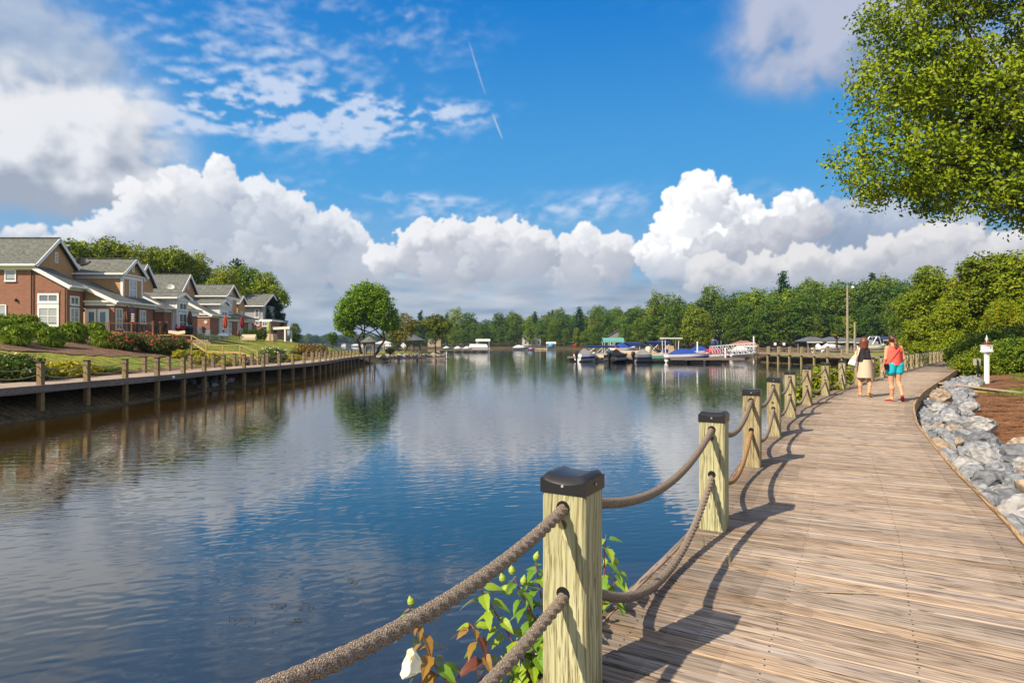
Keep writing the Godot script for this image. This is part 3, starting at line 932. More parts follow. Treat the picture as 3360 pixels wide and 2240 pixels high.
func build_land() -> void:
	var xs := steps_of([[-2400, -400, 400], [-400, -100, 50], [-100, -60, 8], [-60, -30, 3], [-30, -14, 1.0], [-14, 0, 7], [0, 50, 1.0], [50, 100, 5], [100, 300, 20], [300, 700, 80], [700, 2400, 500]])
	var ds := steps_of([[-400, -40, 120], [-40, -8, 8], [-8, 100, 1.4], [100, 200, 3.5], [200, 380, 12], [380, 1100, 60], [1100, 2500, 350]])
	var heights := PackedFloat32Array()
	var cols := PackedColorArray()
	for d in ds:
		for x in xs:
			var h := land(x, d)
			heights.append(h + (hn.get_noise_2d(x * 0.25, d * 0.25) * 0.10 if h > -1.0 else 0.0))
			var n := hn.get_noise_2d(x * 0.12, d * 0.12)
			var c := tone(0.28, 0.36, 0.03).lerp(tone(0.42, 0.37, 0.05), clampf(0.35 + n * 1.2, 0, 1))
			if h < -0.35:
				c = tone(0.19, 0.125, 0.06).lerp(tone(0.10, 0.075, 0.04), clampf(0.5 + n, 0, 1))
			elif x > 0.0 and d < 60.0:
				c = tone(0.17, 0.125, 0.05).lerp(tone(0.15, 0.165, 0.03), clampf(0.4 + n * 1.5, 0, 1))
			elif d > 105.0 and (x > -12.0 or d > 170.0):
				c = tone(0.10, 0.095, 0.03).lerp(tone(0.13, 0.085, 0.05), clampf(0.4 + n * 2.0, 0, 1))
			cols.append(c)
	var mb := MB.new()
	var w := xs.size()
	var norms := PackedVector3Array()
	for j in ds.size():
		for i in w:
			var i0 := maxi(i - 1, 0)
			var i1 := mini(i + 1, w - 1)
			var j0 := maxi(j - 1, 0)
			var j1 := mini(j + 1, ds.size() - 1)
			norms.append(Vector3(-(heights[j * w + i1] - heights[j * w + i0]) / (xs[i1] - xs[i0]), 1.0, (heights[j1 * w + i] - heights[j0 * w + i]) / (ds[j1] - ds[j0])).normalized())
	var arr := []
	arr.resize(Mesh.ARRAY_MAX)
	var v := PackedVector3Array()
	var idx := PackedInt32Array()
	for j in ds.size():
		for i in w:
			v.append(Vector3(xs[i], heights[j * w + i], -ds[j]))
			if i and j:
				var a := (j - 1) * w + i - 1
				idx.append_array([a, a + w, a + w + 1, a, a + w + 1, a + 1])
	arr[Mesh.ARRAY_VERTEX] = v
	arr[Mesh.ARRAY_NORMAL] = norms
	arr[Mesh.ARRAY_COLOR] = cols
	arr[Mesh.ARRAY_INDEX] = idx
	var am := ArrayMesh.new()
	am.add_surface_from_arrays(Mesh.PRIMITIVE_TRIANGLES, arr)
	var o := part("ground", am, M.turf, self)
	tag(o, "", "", "", "structure")

# a thin sheet laid on the land where inside(x, d) is true
func lay(called: String, x0: float, x1: float, d0: float, d1: float, step: float, lift: float, m: Material, inside: Callable, color: Callable) -> MeshInstance3D:
	var mb := MB.new()
	var nx := int((x1 - x0) / step)
	var nd := int((d1 - d0) / step)
	var hs := {}
	for j in nd:
		for i in nx:
			var x := x0 + i * step
			var d := d0 + j * step
			if not inside.call(x + step * 0.5, d + step * 0.5):
				continue
			var p := []
			for k in [[0, 0], [0, 1], [1, 1], [1, 0]]:
				var key := Vector2i(i + k[0], j + k[1])
				if not hs.has(key):
					var X: float = x + k[0] * step
					var D: float = d + k[1] * step
					hs[key] = land(X, D) + hn.get_noise_2d(X * 0.25, D * 0.25) * 0.10 + lift + hn.get_noise_2d(X * 3.0, D * 3.0) * 0.02
				p.append(Vector3(x + k[0] * step, hs[key], -(d + k[1] * step)))
			mb.col = color.call(x, d)
			mb.quad(p[0], p[1], p[2], p[3])
	return sheet(called, mb, m)

func build_water() -> void:
	# short wind ripples running mostly towards the viewer; the picture wraps on both axes
	var waves := []
	var r := RandomNumberGenerator.new()
	r.seed = 4
	for k in 24:
		var ang := r.randfn(0.25, 0.40)
		var freq := r.randf_range(16.0, 110.0)
		waves.append([roundf(sin(ang) * freq), roundf(cos(ang) * freq), r.randf() * TAU, pow(freq / 16.0, -1.1) * 0.075])
	var size := 448
	var im := Image.create(size, size, false, Image.FORMAT_RF)
	for y in size:
		for x in size:
			var t := 0.0
			for wv in waves:
				t += sin(TAU * (wv[0] * x + wv[1] * y) / size + wv[2]) * wv[3]
			im.set_pixel(x, y, Color(0.5 + t, 0, 0))
	var m := mat("water", Color.WHITE, 0.02, true)
	m.metallic_specular = 0.65
	m.heightmap_enabled = true
	m.heightmap_texture = ImageTexture.create_from_image(im)
	m.clearcoat_enabled = true
	m.clearcoat = 0.38
	m.clearcoat_roughness = 0.06
	m.heightmap_scale = 0.95
	m.uv1_triplanar = true
	m.uv1_world_triplanar = true
	m.uv1_scale = Vector3(0.075, 0.075, 0.075)
	var mb := MB.new()
	var xs := steps_of([[-1200, -60, 190], [-60, 80, 4], [80, 120, 20]])
	var ds := steps_of([[-40, 180, 4], [180, 360, 30], [360, 1240, 110]])
	for j in range(ds.size() - 1):
		for i in range(xs.size() - 1):
			var shallow := smoothstep(-9.0, -14.5, xs[i] - 0.012 * ds[j]) * smoothstep(130.0, 60.0, ds[j])
			var near := smoothstep(11.0, 4.5, Vector2(xs[i] + 1.0, ds[j]).length())
			mb.col = tone(0.005, 0.014, 0.020).lerp(tone(0.026, 0.024, 0.016), near).lerp(tone(0.042, 0.027, 0.004), shallow)
			mb.quad(Vector3(xs[i], LAKE, -ds[j]), Vector3(xs[i], LAKE, -ds[j + 1]), Vector3(xs[i + 1], LAKE, -ds[j + 1]), Vector3(xs[i + 1], LAKE, -ds[j]))
	sheet("water", mb, m)


# ---------------------------------------------------------------- boardwalks
func heading(p: PackedVector2Array, s: float) -> float:   # turn about Y so that a post's -Z looks along the walk
	var a := along(p, maxf(s - 0.4, 0.0))
	var b := along(p, s + 0.4)
	return -atan2(b.x - a.x, b.y - a.y)

func cap_mesh(w: float, h: float, sag: float) -> ArrayMesh:   # a moulded cap, its top a little sunk between the corners
	var mb := MB.new()
	var k := 10
	var r := 0.22
	var top := func(i: int, j: int) -> Vector3:
		var u := -1.0 + 2.0 * i / k
		var v := -1.0 + 2.0 * j / k
		var e := maxf(absf(u), absf(v))
		var y := h - sag * (1.0 - u * u) * (0.6 + 0.4 * v * v)
		y -= h * 0.30 * pow(smoothstep(1.0 - r, 1.0, e), 2.0)
		return Vector3(u * w * 0.5 * (1.0 - 0.02 * e), y, v * w * 0.5 * (1.0 - 0.02 * e))
	var nrm := func(i: int, j: int) -> Vector3:
		var a: Vector3 = top.call(mini(i + 1, k), j) - top.call(maxi(i - 1, 0), j)
		var b: Vector3 = top.call(i, mini(j + 1, k)) - top.call(i, maxi(j - 1, 0))
		return b.cross(a).normalized()
	for i in k:
		for j in k:
			var P := [top.call(i, j), top.call(i + 1, j), top.call(i + 1, j + 1), top.call(i, j + 1)]
			var N := [nrm.call(i, j), nrm.call(i + 1, j), nrm.call(i + 1, j + 1), nrm.call(i, j + 1)]
			mb.smooth(P[0], P[1], P[2], N[0], N[1], N[2])
			mb.smooth(P[0], P[2], P[3], N[0], N[2], N[3])
	for i in k:
		for q in [[i, k, i + 1, k], [k, k - i, k, k - i - 1], [k - i, 0, k - i - 1, 0], [0, i, 0, i + 1]]:
			var A: Vector3 = top.call(q[0], q[1])
			var B: Vector3 = top.call(q[2], q[3])
			mb.quad(Vector3(A.x, 0, A.z), A, B, Vector3(B.x, 0, B.z))
	return mb.mesh()

# one rope hanging between two holes
func rope(label: String, a: Vector3, b: Vector3, sag: float, r: float, detail: int, m: Material, group: String, fuzz := false) -> Node3D:
	var mb := MB.new()
	var steps := 10
	if detail == 2:
		steps = int(a.distance_to(b) / 0.011)
	elif detail == 1:
		steps = int(a.distance_to(b) / 0.04)
	var path := PackedVector3Array()
	var origin := (a + b) * 0.5
	origin.y = minf(a.y, b.y) - sag
	for i in steps + 1:
		var t := float(i) / steps
		path.append(a.lerp(b, t) - Vector3(0, 4.0 * sag * t * (1.0 - t), 0) - origin)
	mb.tube(path, PackedFloat32Array([r]), 18 if detail == 2 else (8 if detail == 1 else 5), 3 if detail else 0, r * 6.0, 0.30)
	if fuzz:   # loose fibres
		for k in 900:
			var i := rng.randi_range(1, steps - 2)
			var fr := mb.frame_at(path, i, Vector3.UP)
			var ang := rng.randf() * TAU
			var o: Vector3 = fr[0] * cos(ang) + fr[1] * sin(ang)
			var p := path[i] + o * r * 0.9
			var q: Vector3 = p + o * rng.randf_range(0.003, 0.012) + fr[2] * rng.randf_range(-0.016, 0.016)
			var side: Vector3 = fr[2].cross(o) * 0.0007
			mb.tri(p - side, q, p + side)
	var o := part(numbered("rope"), mb.mesh(), m, self, origin)
	tag(o, label, "rope", group)
	return o

var near_posts := []

func build_near_boardwalk() -> void:
	var el := near_edge()
	var er := near_back()
	var walk := thing("boardwalk", "wide curving boardwalk of weathered planks on the right bank", "")
	tag(walk, "", "", "", "structure")
	# --- planks laid square to the walk
	var planks := 640
	var rest := [MB.new(), MB.new(), MB.new(), MB.new()]
	var cl := PackedVector2Array()
	var cr := PackedVector2Array()
	# pair points of the two edges so that planks stay square to the walk
	var k := 260
	for i in k + 1:
		var t := float(i) / k
		var p := along(el, curve_len(el) * t)
		cl.append(p)
	var last := 0.0
	var lr := curve_len(er)
	for i in k + 1:
		var p := cl[i]
		var dir := (cl[mini(i + 1, k)] - cl[maxi(i - 1, 0)]).normalized()
		var best := last
		var err := 1e9
		var s := last
		while s < minf(last + 6.0, lr):
			var q := along(er, s)
			var e := absf((q - p).dot(dir))
			if e < err - 0.0001:
				err = e
				best = s
			s += 0.05
		last = maxf(best, last)
		cr.append(along(er, last))
	var run := 0.0
	var L := curve_len(cl)
	var centre := PackedVector2Array()
	for i in k + 1:
		centre.append((cl[i] + cr[i]) * 0.5)
	var cs := PackedFloat32Array([0.0])
	for i in range(1, k + 1):
		cs.append(cs[i - 1] + centre[i].distance_to(centre[i - 1]))
	var edge_at := func(s: float, arr: PackedVector2Array) -> Vector2:
		var i := clampi(cs.bsearch(s) - 1, 0, k - 1)
		return arr[i].lerp(arr[i + 1], clampf((s - cs[i]) / maxf(cs[i + 1] - cs[i], 0.001), 0.0, 1.0))
	var total := cs[k]
	var width := 0.142
	var count := 0
	var s := 0.0
	var nails := MB.new()
	var rise := func(q: float) -> float: return 0.22 * smoothstep(76.0, 112.0, q)
	while s < total - 0.2:
		var g := 0.009
		var a := edge_at.call(s + g, cl) as Vector2
		var b := edge_at.call(s + width - g * 0.3, cl) as Vector2
		var c := edge_at.call(s + width - g * 0.3, cr) as Vector2
		var e := edge_at.call(s + g, cr) as Vector2
		if a.distance_to(e) > 0.1:
			var single := count < 300
			var kind := rng.randi_range(0, 3)
			var mb: MB = MB.new() if single else rest[kind]
			var tint := rng.randf_range(0.80, 1.10)
			var y: float = rise.call(s) + rng.randf_range(-0.003, 0.003)
			mb.shift = Vector2(rng.randf() * 7.0, rng.randf())
			var n := 14 if single else 4
			var cols := []
			var len := a.distance_to(e)
			for i in n + 1:
				var t := float(i) / n
				var w := hn.get_noise_2d(s * 1.7, t * len * 1.1)
				var moss := smoothstep(0.85 + w * 0.9, 0.1, t * len) * 0.6 + smoothstep(0.45 + w * 0.6, 0.0, (1.0 - t) * len) * 0.4 + maxf(0.0, w - 0.25) * 0.5
				cols.append(Color(tint, tint * 0.985, tint * 0.96).lerp(Color(0.30, 0.29, 0.27) * tint, clampf(moss, 0.0, 0.85)))
			var warp0 := rng.randf_range(-0.004, 0.004)
			for i in n:
				var t0 := float(i) / n
				var t1 := float(i + 1) / n
				var p0 := a.lerp(e, t0)
				var p1 := b.lerp(c, t0)
				var p2 := b.lerp(c, t1)
				var p3 := a.lerp(e, t1)
				mb.col = (cols[i] + cols[i + 1]) * 0.5
				var h0 := y + warp0 * sin(t0 * 5.0)
				var h1 := y + warp0 * sin(t1 * 5.0)
				var A := Vector3(p0.x, h0, -p0.y)
				var B := Vector3(p1.x, h0, -p1.y)
				var C := Vector3(p2.x, h1, -p2.y)
				var D := Vector3(p3.x, h1, -p3.y)
				var bev := (B - A).normalized() * 0.006
				var dn := Vector3(0, -0.005, 0)
				var u0 := t0 * len
				var u1 := t1 * len
				mb.quad(A + bev, B - bev, C - bev, D + bev, Vector2(u0, 0.006), Vector2(u0, 0.136), Vector2(u1, 0.136), Vector2(u1, 0.006))
				if single:
					mb.quad(A + dn, A + bev, D + bev, D + dn, Vector2(u0, 0), Vector2(u0, 0.006), Vector2(u1, 0.006), Vector2(u1, 0))
					mb.quad(B - bev, B + dn, C + dn, C - bev, Vector2(u0, 0.136), Vector2(u0, 0.142), Vector2(u1, 0.142), Vector2(u1, 0.136))
				var low := Vector3(0, -0.038, 0)
				mb.quad(A + low, A + dn, D + dn, D + low, Vector2(u0, 0.2), Vector2(u0, 0.24), Vector2(u1, 0.24), Vector2(u1, 0.2))
				mb.quad(B + dn, B + low, C + low, C + dn, Vector2(u0, 0.3), Vector2(u0, 0.34), Vector2(u1, 0.34), Vector2(u1, 0.3))
				# cracks and splinters show as the grain; nail heads are their own
			var low2 := Vector3(0, -0.038, 0)
			var A0 := Vector3(a.x, y, -a.y)
			var B0 := Vector3(b.x, y, -b.y)
			var C0 := Vector3(c.x, y, -c.y)
			var E0 := Vector3(e.x, y, -e.y)
			mb.quad(B0 + low2, B0, A0, A0 + low2)
			mb.quad(E0 + low2, E0, C0, C0 + low2)
			if single:
				part("plank", mb.mesh(), M["deck_wood_%d" % kind], walk)
			if count < 90:
				for t in [0.07, 0.36, 0.64, 0.93]:
					for u in [0.28, 0.72]:
						var q0 := a.lerp(e, t + rng.randf_range(-0.006, 0.006)).lerp(b.lerp(c, t), u)
						var ctr := Vector3(q0.x, y + 0.0045, -q0.y)
						for i in 6:
							var r0 := 0.0052
							nails.tri(ctr, ctr + Vector3(cos(TAU * (i + 1) / 6) * r0, -0.001, sin(TAU * (i + 1) / 6) * r0), ctr + Vector3(cos(TAU * i / 6) * r0, -0.001, sin(TAU * i / 6) * r0))
			count += 1
		s += width
	for i in 4:
		if rest[i].v.size():
			part("far_plank", rest[i].mesh(), M["deck_wood_%d" % i], walk).set_meta("kind", "stuff")
	part("nail", nails.mesh(), M.black_metal, walk).set_meta("kind", "stuff")
	# --- bearers under the planks and the rim boards along both sides
	for side in 2:
		var arr := cl if side == 0 else cr
		var other := cr if side == 0 else cl
		var at0 := 0
		while at0 < k:
			var at1 := mini(at0 + 6, k)
			var mb := MB.new()
			mb.col = Color(0.72, 0.66, 0.6) if side == 0 else Color(1.0, 0.82, 0.55)
			mb.shift = Vector2(rng.randf() * 5.0, rng.randf())
			var u := 0.0
			for i in range(at0, at1):
				var out0 := (arr[i] - other[i]).normalized()
				var out1 := (arr[i + 1] - other[i + 1]).normalized()
				var y0: float = rise.call(cs[i]) + (0.012 if side else 0.004)
				var y1: float = rise.call(cs[i + 1]) + (0.012 if side else 0.004)
				var p0 := arr[i] + out0 * 0.004
				var p1 := arr[i + 1] + out1 * 0.004
				var q0 := arr[i] + out0 * 0.046
				var q1 := arr[i + 1] + out1 * 0.046
				var dl := p0.distance_to(p1)
				var A := Vector3(p0.x, y0, -p0.y)
				var B := Vector3(p1.x, y1, -p1.y)
				var C := Vector3(q1.x, y1, -q1.y)
				var D := Vector3(q0.x, y0, -q0.y)
				var dn := Vector3(0, -0.27, 0)
				if side == 0:
					mb.quad(D, C, B, A, Vector2(u, 0), Vector2(u + dl, 0), Vector2(u + dl, 0.04), Vector2(u, 0.04))
					mb.quad(D + dn, C + dn, C, D, Vector2(u, 0.3), Vector2(u + dl, 0.3), Vector2(u + dl, 0.04), Vector2(u, 0.04))
					mb.quad(A, B, B + dn, A + dn)
				else:
					mb.quad(A, B, C, D, Vector2(u, 0), Vector2(u + dl, 0), Vector2(u + dl, 0.04), Vector2(u, 0.04))
					mb.quad(D, C, C + dn, D + dn, Vector2(u, 0.04), Vector2(u + dl, 0.04), Vector2(u + dl, 0.3), Vector2(u, 0.3))
					mb.quad(A + dn, B + dn, B, A)
				u += dl
			part("rim_board", mb.mesh(), M.deck_wood_2 if side == 0 else M.deck_wood_1, walk)
			at0 = at1
	var joist := MB.new()
	for i in range(0, k, 5):
		joist.bar(Vector3(cl[i].x, rise.call(cs[i]) - 0.15, -cl[i].y), Vector3(cr[i].x, rise.call(cs[i]) - 0.15, -cr[i].y), 0.06, 0.2)
	for f in [0.12, 0.5, 0.88]:
		for i in range(0, k, 2):
			var a := cl[i].lerp(cr[i], f)
			var b := cl[mini(i + 2, k)].lerp(cr[mini(i + 2, k)], f)
			joist.bar(Vector3(a.x, rise.call(cs[i]) - 0.14, -a.y), Vector3(b.x, rise.call(cs[mini(i + 2, k)]) - 0.14, -b.y), 0.05, 0.2)
	part("joist", joist.mesh(), M.grey_wood, walk).set_meta("kind", "stuff")
	# --- posts: the first stand where the photograph shows them, then evenly
	var spots := [Vector2(-0.86, 0.72), Vector2(0.264, 2.71), Vector2(1.65, 5.1), Vector2(2.95, 7.67), Vector2(4.28, 10.2), Vector2(5.71, 12.8), Vector2(7.24, 15.3), Vector2(9.07, 18.05), Vector2(10.85, 20.5)]
	var el2 := spline([Vector2(10.8, 20.5), Vector2(14.75, 25.5), Vector2(18.95, 30.9), Vector2(25.1, 38.8), Vector2(29.6, 44.5), Vector2(33.9, 49.9), Vector2(39.4, 56.9), Vector2(43.0, 63), Vector2(43.5, 67.5), Vector2(41.7, 70.4), Vector2(39.6, 73.6), Vector2(38.8, 79), Vector2(37.7, 87), Vector2(36.5, 96)])
	var l2 := curve_len(el2)
	var sp := 3.02
	while sp < l2:
		spots.append(along(el2, sp))
		sp += 3.02 if sp < 62.0 else 2.75
	var body := post_mesh(0.2, -0.30, 0.90, 0.012)
	var meshes := []
	for q in 4:
		var mb := MB.new()
		mb.shift = Vector2(q * 1.9 + 0.3, q * 0.31)
		mb.col = Color(0.98, 1.0, 0.92) if q == 3 else Color(0.80, 0.70, 0.63).lerp(Color(0.84, 0.80, 0.70), q * 0.4)
		post_mesh(0.2, -0.30, 0.90, 0.012, mb)
		meshes.append(mb.mesh())
	var pile := MB.new()
	pile.col = Color(0.8, 0.75, 0.65)
	post_mesh(0.2, -1.9, -0.30, 0.02, pile)
	var pile_m := pile.mesh()
	var caps := [cap_mesh(0.214, 0.088, 0.014), cap_mesh(0.214, 0.088, 0.022)]
	var screw := MB.new()
	screw.lathe(Vector3.ZERO, [Vector2(0.007, 0), Vector2(0.006, 0.003), Vector2(0.0, 0.003)], 8)
	var screw_m := screw.mesh()
	var hole := MB.new()
	hole.lathe(Vector3.ZERO, [Vector2(0.031, 0.0), Vector2(0.031, 0.002), Vector2(0.0, 0.002)], 14)
	var hole_m := hole.mesh()
	for i in spots.size():
		var p: Vector2 = spots[i]
		var nx: Vector2 = spots[mini(i + 1, spots.size() - 1)]
		var pv: Vector2 = spots[maxi(i - 1, 0)]
		var turn := -atan2(nx.x - pv.x, nx.y - pv.y)
		var y: float = 0.22 * smoothstep(76.0, 112.0, 3.1 * i)
		var lab := "black-capped timber post, %s from the near end of the right boardwalk" % nth(i)
		if i == 0:
			lab = "timber bollard post just outside the lower edge, below the nearest rope"
		elif i == 1:
			lab = "largest, nearest greenish timber post with black cap and two rope holes"
		elif i == 2:
			lab = "second timber post along the right boardwalk, below which the lower rope sags deepest"
		elif i == 4:
			lab = "fourth timber post along the right boardwalk, its black cap bent and torn"
		var t := thing("bollard_post", lab, "post", Vector3(p.x, y, -p.y), turn, "timber posts along the right boardwalk")
		part("shaft", meshes[3 if i < 3 else i % 3], M.post_wood, t)
		part("pile", pile_m, M.post_wood, t)
		var tilt := Basis()
		if i == 4:
			tilt = Basis(Vector3(0.4, 0, 1).normalized(), -0.08)
		var c := part("post_cap", caps[1 if i % 2 == 1 else 0], M.cap_plastic, t, Vector3(0, 0.868, 0), tilt)
		if i < 14:
			part("screw", screw_m, M.grey_metal, c, Vector3(0.0, 0.035, 0.107), Basis(Vector3.RIGHT, PI / 2))
			part("screw", screw_m, M.grey_metal, c, Vector3(0.107, 0.035, 0.0), Basis(Vector3.BACK, -PI / 2))
		for h in [0.81, 0.45]:
			part("rope_hole", hole_m, M.black, t, Vector3(0, h, 0.1), Basis(Vector3.RIGHT, PI / 2))
			part("rope_hole", hole_m, M.black, t, Vector3(0, h, -0.1), Basis(Vector3.RIGHT, -PI / 2))
	near_posts = spots
	for i in range(spots.size() - 1):
		var a: Vector2 = spots[i]
		var b: Vector2 = spots[i + 1]
		for lvl in 2:
			var h := 0.81 if lvl == 0 else 0.44
			var ya: float = 0.22 * smoothstep(76.0, 112.0, 3.1 * i)
			var sag := rng.randf_range(0.17, 0.24) if lvl == 0 else rng.randf_range(0.22, 0.34)
			if i == 0:
				sag = 0.13 if lvl == 0 else 0.1
			elif i == 1:
				sag = 0.2 if lvl == 0 else 0.385
			var orange := i == 2 and lvl == 1
			if orange:
				sag = 0.30
			var dir := (b - a).normalized() * 0.06
			var lab := "%s rope between the %s and %s posts of the right boardwalk" % ["upper" if lvl == 0 else "lower", nth(i), nth(i + 1)]
			if i == 0:
				lab = "thick %s rope running from the nearest post out of the lower edge" % ["upper", "lower"][lvl]
			elif orange:
				lab = "clean orange replacement rope, lower rope between the second and third posts"
			rope(lab, Vector3(a.x + dir.x, h + ya + (0.09 if i == 0 and lvl == 0 else 0.0), -a.y - dir.y), Vector3(b.x - dir.x, h + ya, -b.y + dir.y), sag, 0.0228 if not orange else 0.019, 2 if i < 7 else (1 if i < 14 else 0), M.new_rope if orange else M.rope, "ropes strung along the right boardwalk", i < 2)

func build_left_boardwalk() -> void:
	var el := left_edge()
	var walk := thing("left_boardwalk", "narrow boardwalk on piles below the lawn across the cove", "")
	tag(walk, "", "", "", "structure")
	var DY := -0.1
	var L := curve_len(el)
	var n := 120
	var pl := PackedVector2Array()
	var pr := PackedVector2Array()
	for i in n + 1:
		var s := L * i / n
		var p := along(el, s)
		var a := along(el, maxf(0, s - 0.5))
		var b := along(el, minf(L, s + 0.5))
		var d := (b - a).normalized()
		pl.append(p)
		pr.append(p + Vector2(-d.y, d.x) * 2.3)
	var mb := MB.new()
	for i in n:   # boards, twelve to a bay
		for q in 5:
			var t0 := (q + 0.03) / 5.0
			var t1 := (q + 0.96) / 5.0
			var a := pl[i].lerp(pl[i + 1], t0)
			var b := pl[i].lerp(pl[i + 1], t1)
			var c := pr[i].lerp(pr[i + 1], t1)
			var e := pr[i].lerp(pr[i + 1], t0)
			var k := rng.randf_range(0.95, 1.2)
			mb.col = Color(k, k * 0.98, k * 0.95)
			mb.shift = Vector2(rng.randf() * 5, rng.randf())
			mb.slab([Vector3(e.x, DY, -e.y), Vector3(a.x, DY, -a.y), Vector3(b.x, DY, -b.y), Vector3(c.x, DY, -c.y)], Vector3(0, -0.035, 0))
	part("planks", mb.mesh(), M.deck_wood_1, walk).set_meta("kind", "stuff")
	for i in range(0, n, 5):
		for side in 2:
			var arr := pl if side == 0 else pr
			var fb := MB.new()
			fb.shift = Vector2(rng.randf() * 5, rng.randf())
			var k := rng.randf_range(0.8, 1.05)
			fb.col = Color(k, k, k)
			var off := 0.03 if side == 0 else -0.03
			for j in range(i, mini(i + 5, n)):
				var a := arr[j] + Vector2(off, 0)
				var b := arr[j + 1] + Vector2(off, 0)
				fb.bar(Vector3(a.x, DY - 0.15, -a.y), Vector3(b.x, DY - 0.15, -b.y), 0.05, 0.28)
			part("rim_board", fb.mesh(), M.grey_wood, walk)
	var js := MB.new()
	for f in [0.3, 0.7]:
		for i in range(0, n, 2):
			var a := pl[i].lerp(pr[i], f)
			var b := pl[i + 2].lerp(pr[i + 2], f)
			js.bar(Vector3(a.x, DY - 0.14, -a.y), Vector3(b.x, DY - 0.14, -b.y), 0.05, 0.2)
	part("joist", js.mesh(), M.grey_wood, walk).set_meta("kind", "stuff")
	# small white plate on the rim
	var plate := MB.new()
	plate.block(Vector3(-0.07, -0.06, -0.01), Vector3(0.07, 0.06, 0.01))
	part("marker_plate", plate.mesh(), M.white, walk, flat_at(560, 1235, DY - 0.1) + Vector3(0.15, -0.02, 0.0), Basis(Vector3.UP, 1.4))
	# posts: water side and, further on, the land side
	var shaft := []
	for q in 3:
		var m1 := MB.new()
		m1.shift = Vector2(q * 1.3, q * 0.37)
		m1.col = Color(0.64, 0.50, 0.40)
		post_mesh(0.2, 0.0, 0.86, 0.012, m1)
		shaft.append(m1.mesh())
	var m2 := MB.new()
	m2.col = Color(0.66, 0.46, 0.32)
	post_mesh(0.2, -2.2, 0.0, 0.015, m2)
	var pile_m := m2.mesh()
	var cap := cap_mesh(0.215, 0.06, 0.01)
	var rows := [[], []]
	var s := 9.0
	while s < L - 0.2:
		var p := along(el, s)
		rows[0].append(p + Vector2(-0.12, 0))
		s += 2.44
	s = 25.8
	while s < 44.0:
		rows[1].append(along(el, s) + Vector2(-2.25, 0.3))
		s += 2.5
	for s2 in [51.5, 54.2, 56.9, 60.0, 63.0, 66.0, 69.0]:
		rows[1].append(along(el, s2) + Vector2(-2.25, 0.3))
	for r in 2:
		var first = null
		for i in rows[r].size():
			var p: Vector2 = rows[r][i]
			var lab := "timber post on a pile, %s along the left boardwalk's water side" % nth(i + 1)
			if r == 1:
				lab = "timber post on the left boardwalk's lawn side, %s from the near end" % nth(i + 1)
			var t: Node3D
			if first == null:
				t = thing("railing_post", lab, "post", Vector3(p.x, DY, -p.y), 0.0, "timber posts along the left boardwalk")
				part("shaft", shaft[0], M.post_wood, t)
				part("pile", pile_m, M.post_wood, t)
				part("post_cap", cap, M.cap_plastic, t, Vector3(0, 0.84, 0))
				first = t
			else:
				t = dup(first, lab, Vector3(p.x, DY, -p.y), rng.randf_range(-0.05, 0.05))
				(t.get_child(0) as MeshInstance3D).mesh = shaft[i % 3]
			if i:
				var q: Vector2 = rows[r][i - 1]
				if p.distance_to(q) > 4.0:
					continue
				for lvl in 2:
					rope("%s rope slung between the %s and %s %s posts of the left boardwalk" % ["upper" if lvl == 0 else "lower", nth(i), nth(i + 1), "water-side" if r == 0 else "lawn-side"], Vector3(q.x, DY + (0.74 if lvl == 0 else 0.42), -q.y), Vector3(p.x, DY + (0.74 if lvl == 0 else 0.42), -p.y), rng.randf_range(0.14, 0.2), 0.02, 0, M.rope, "ropes strung along the left boardwalk")

# railings on the land side of the far leg, and the beams that show under it
func build_far_boardwalk() -> void:
	var back := PackedVector2Array()
	for p in near_back():
		if p.y > 62.0:
			back.append(p)
	var L := curve_len(back)
	var s := 6.0
	var i := 0
	var first = null
	var prev := Vector2.ZERO
	var m1 := MB.new()
	m1.col = Color(0.68, 0.58, 0.52)
	post_mesh(0.2, -1.2, 1.0, 0.012, m1)
	var cap := cap_mesh(0.215, 0.06, 0.01)
	while s < L:
		var p := along(back, s) + Vector2(-0.1, 0)
		i += 1
		var lab := "timber post on the far side of the cove walkway, %s counted from the bend" % nth(i)
		var t: Node3D
		if first == null:
			first = thing("far_railing_post", lab, "post", Vector3(p.x, 0.15, -p.y), 0.0, "far railing posts across the cove")
			part("shaft", m1.mesh(), M.post_wood, first)
			part("post_cap", cap, M.cap_plastic, first, Vector3(0, 0.98, 0))
		else:
			t = dup(first, lab, Vector3(p.x, 0.15, -p.y), 0.1)
			for h in [0.9, 0.55]:
				rope("%s rope between the %s and %s posts on the far side of the cove walkway" % ["upper" if h > 0.7 else "lower", nth(i - 1), nth(i)], Vector3(prev.x, 0.15 + h, -prev.y), Vector3(p.x, 0.15 + h, -p.y), 0.15, 0.02, 0, M.rope, "ropes of the far cove railing")
		prev = p
		s += 2.75


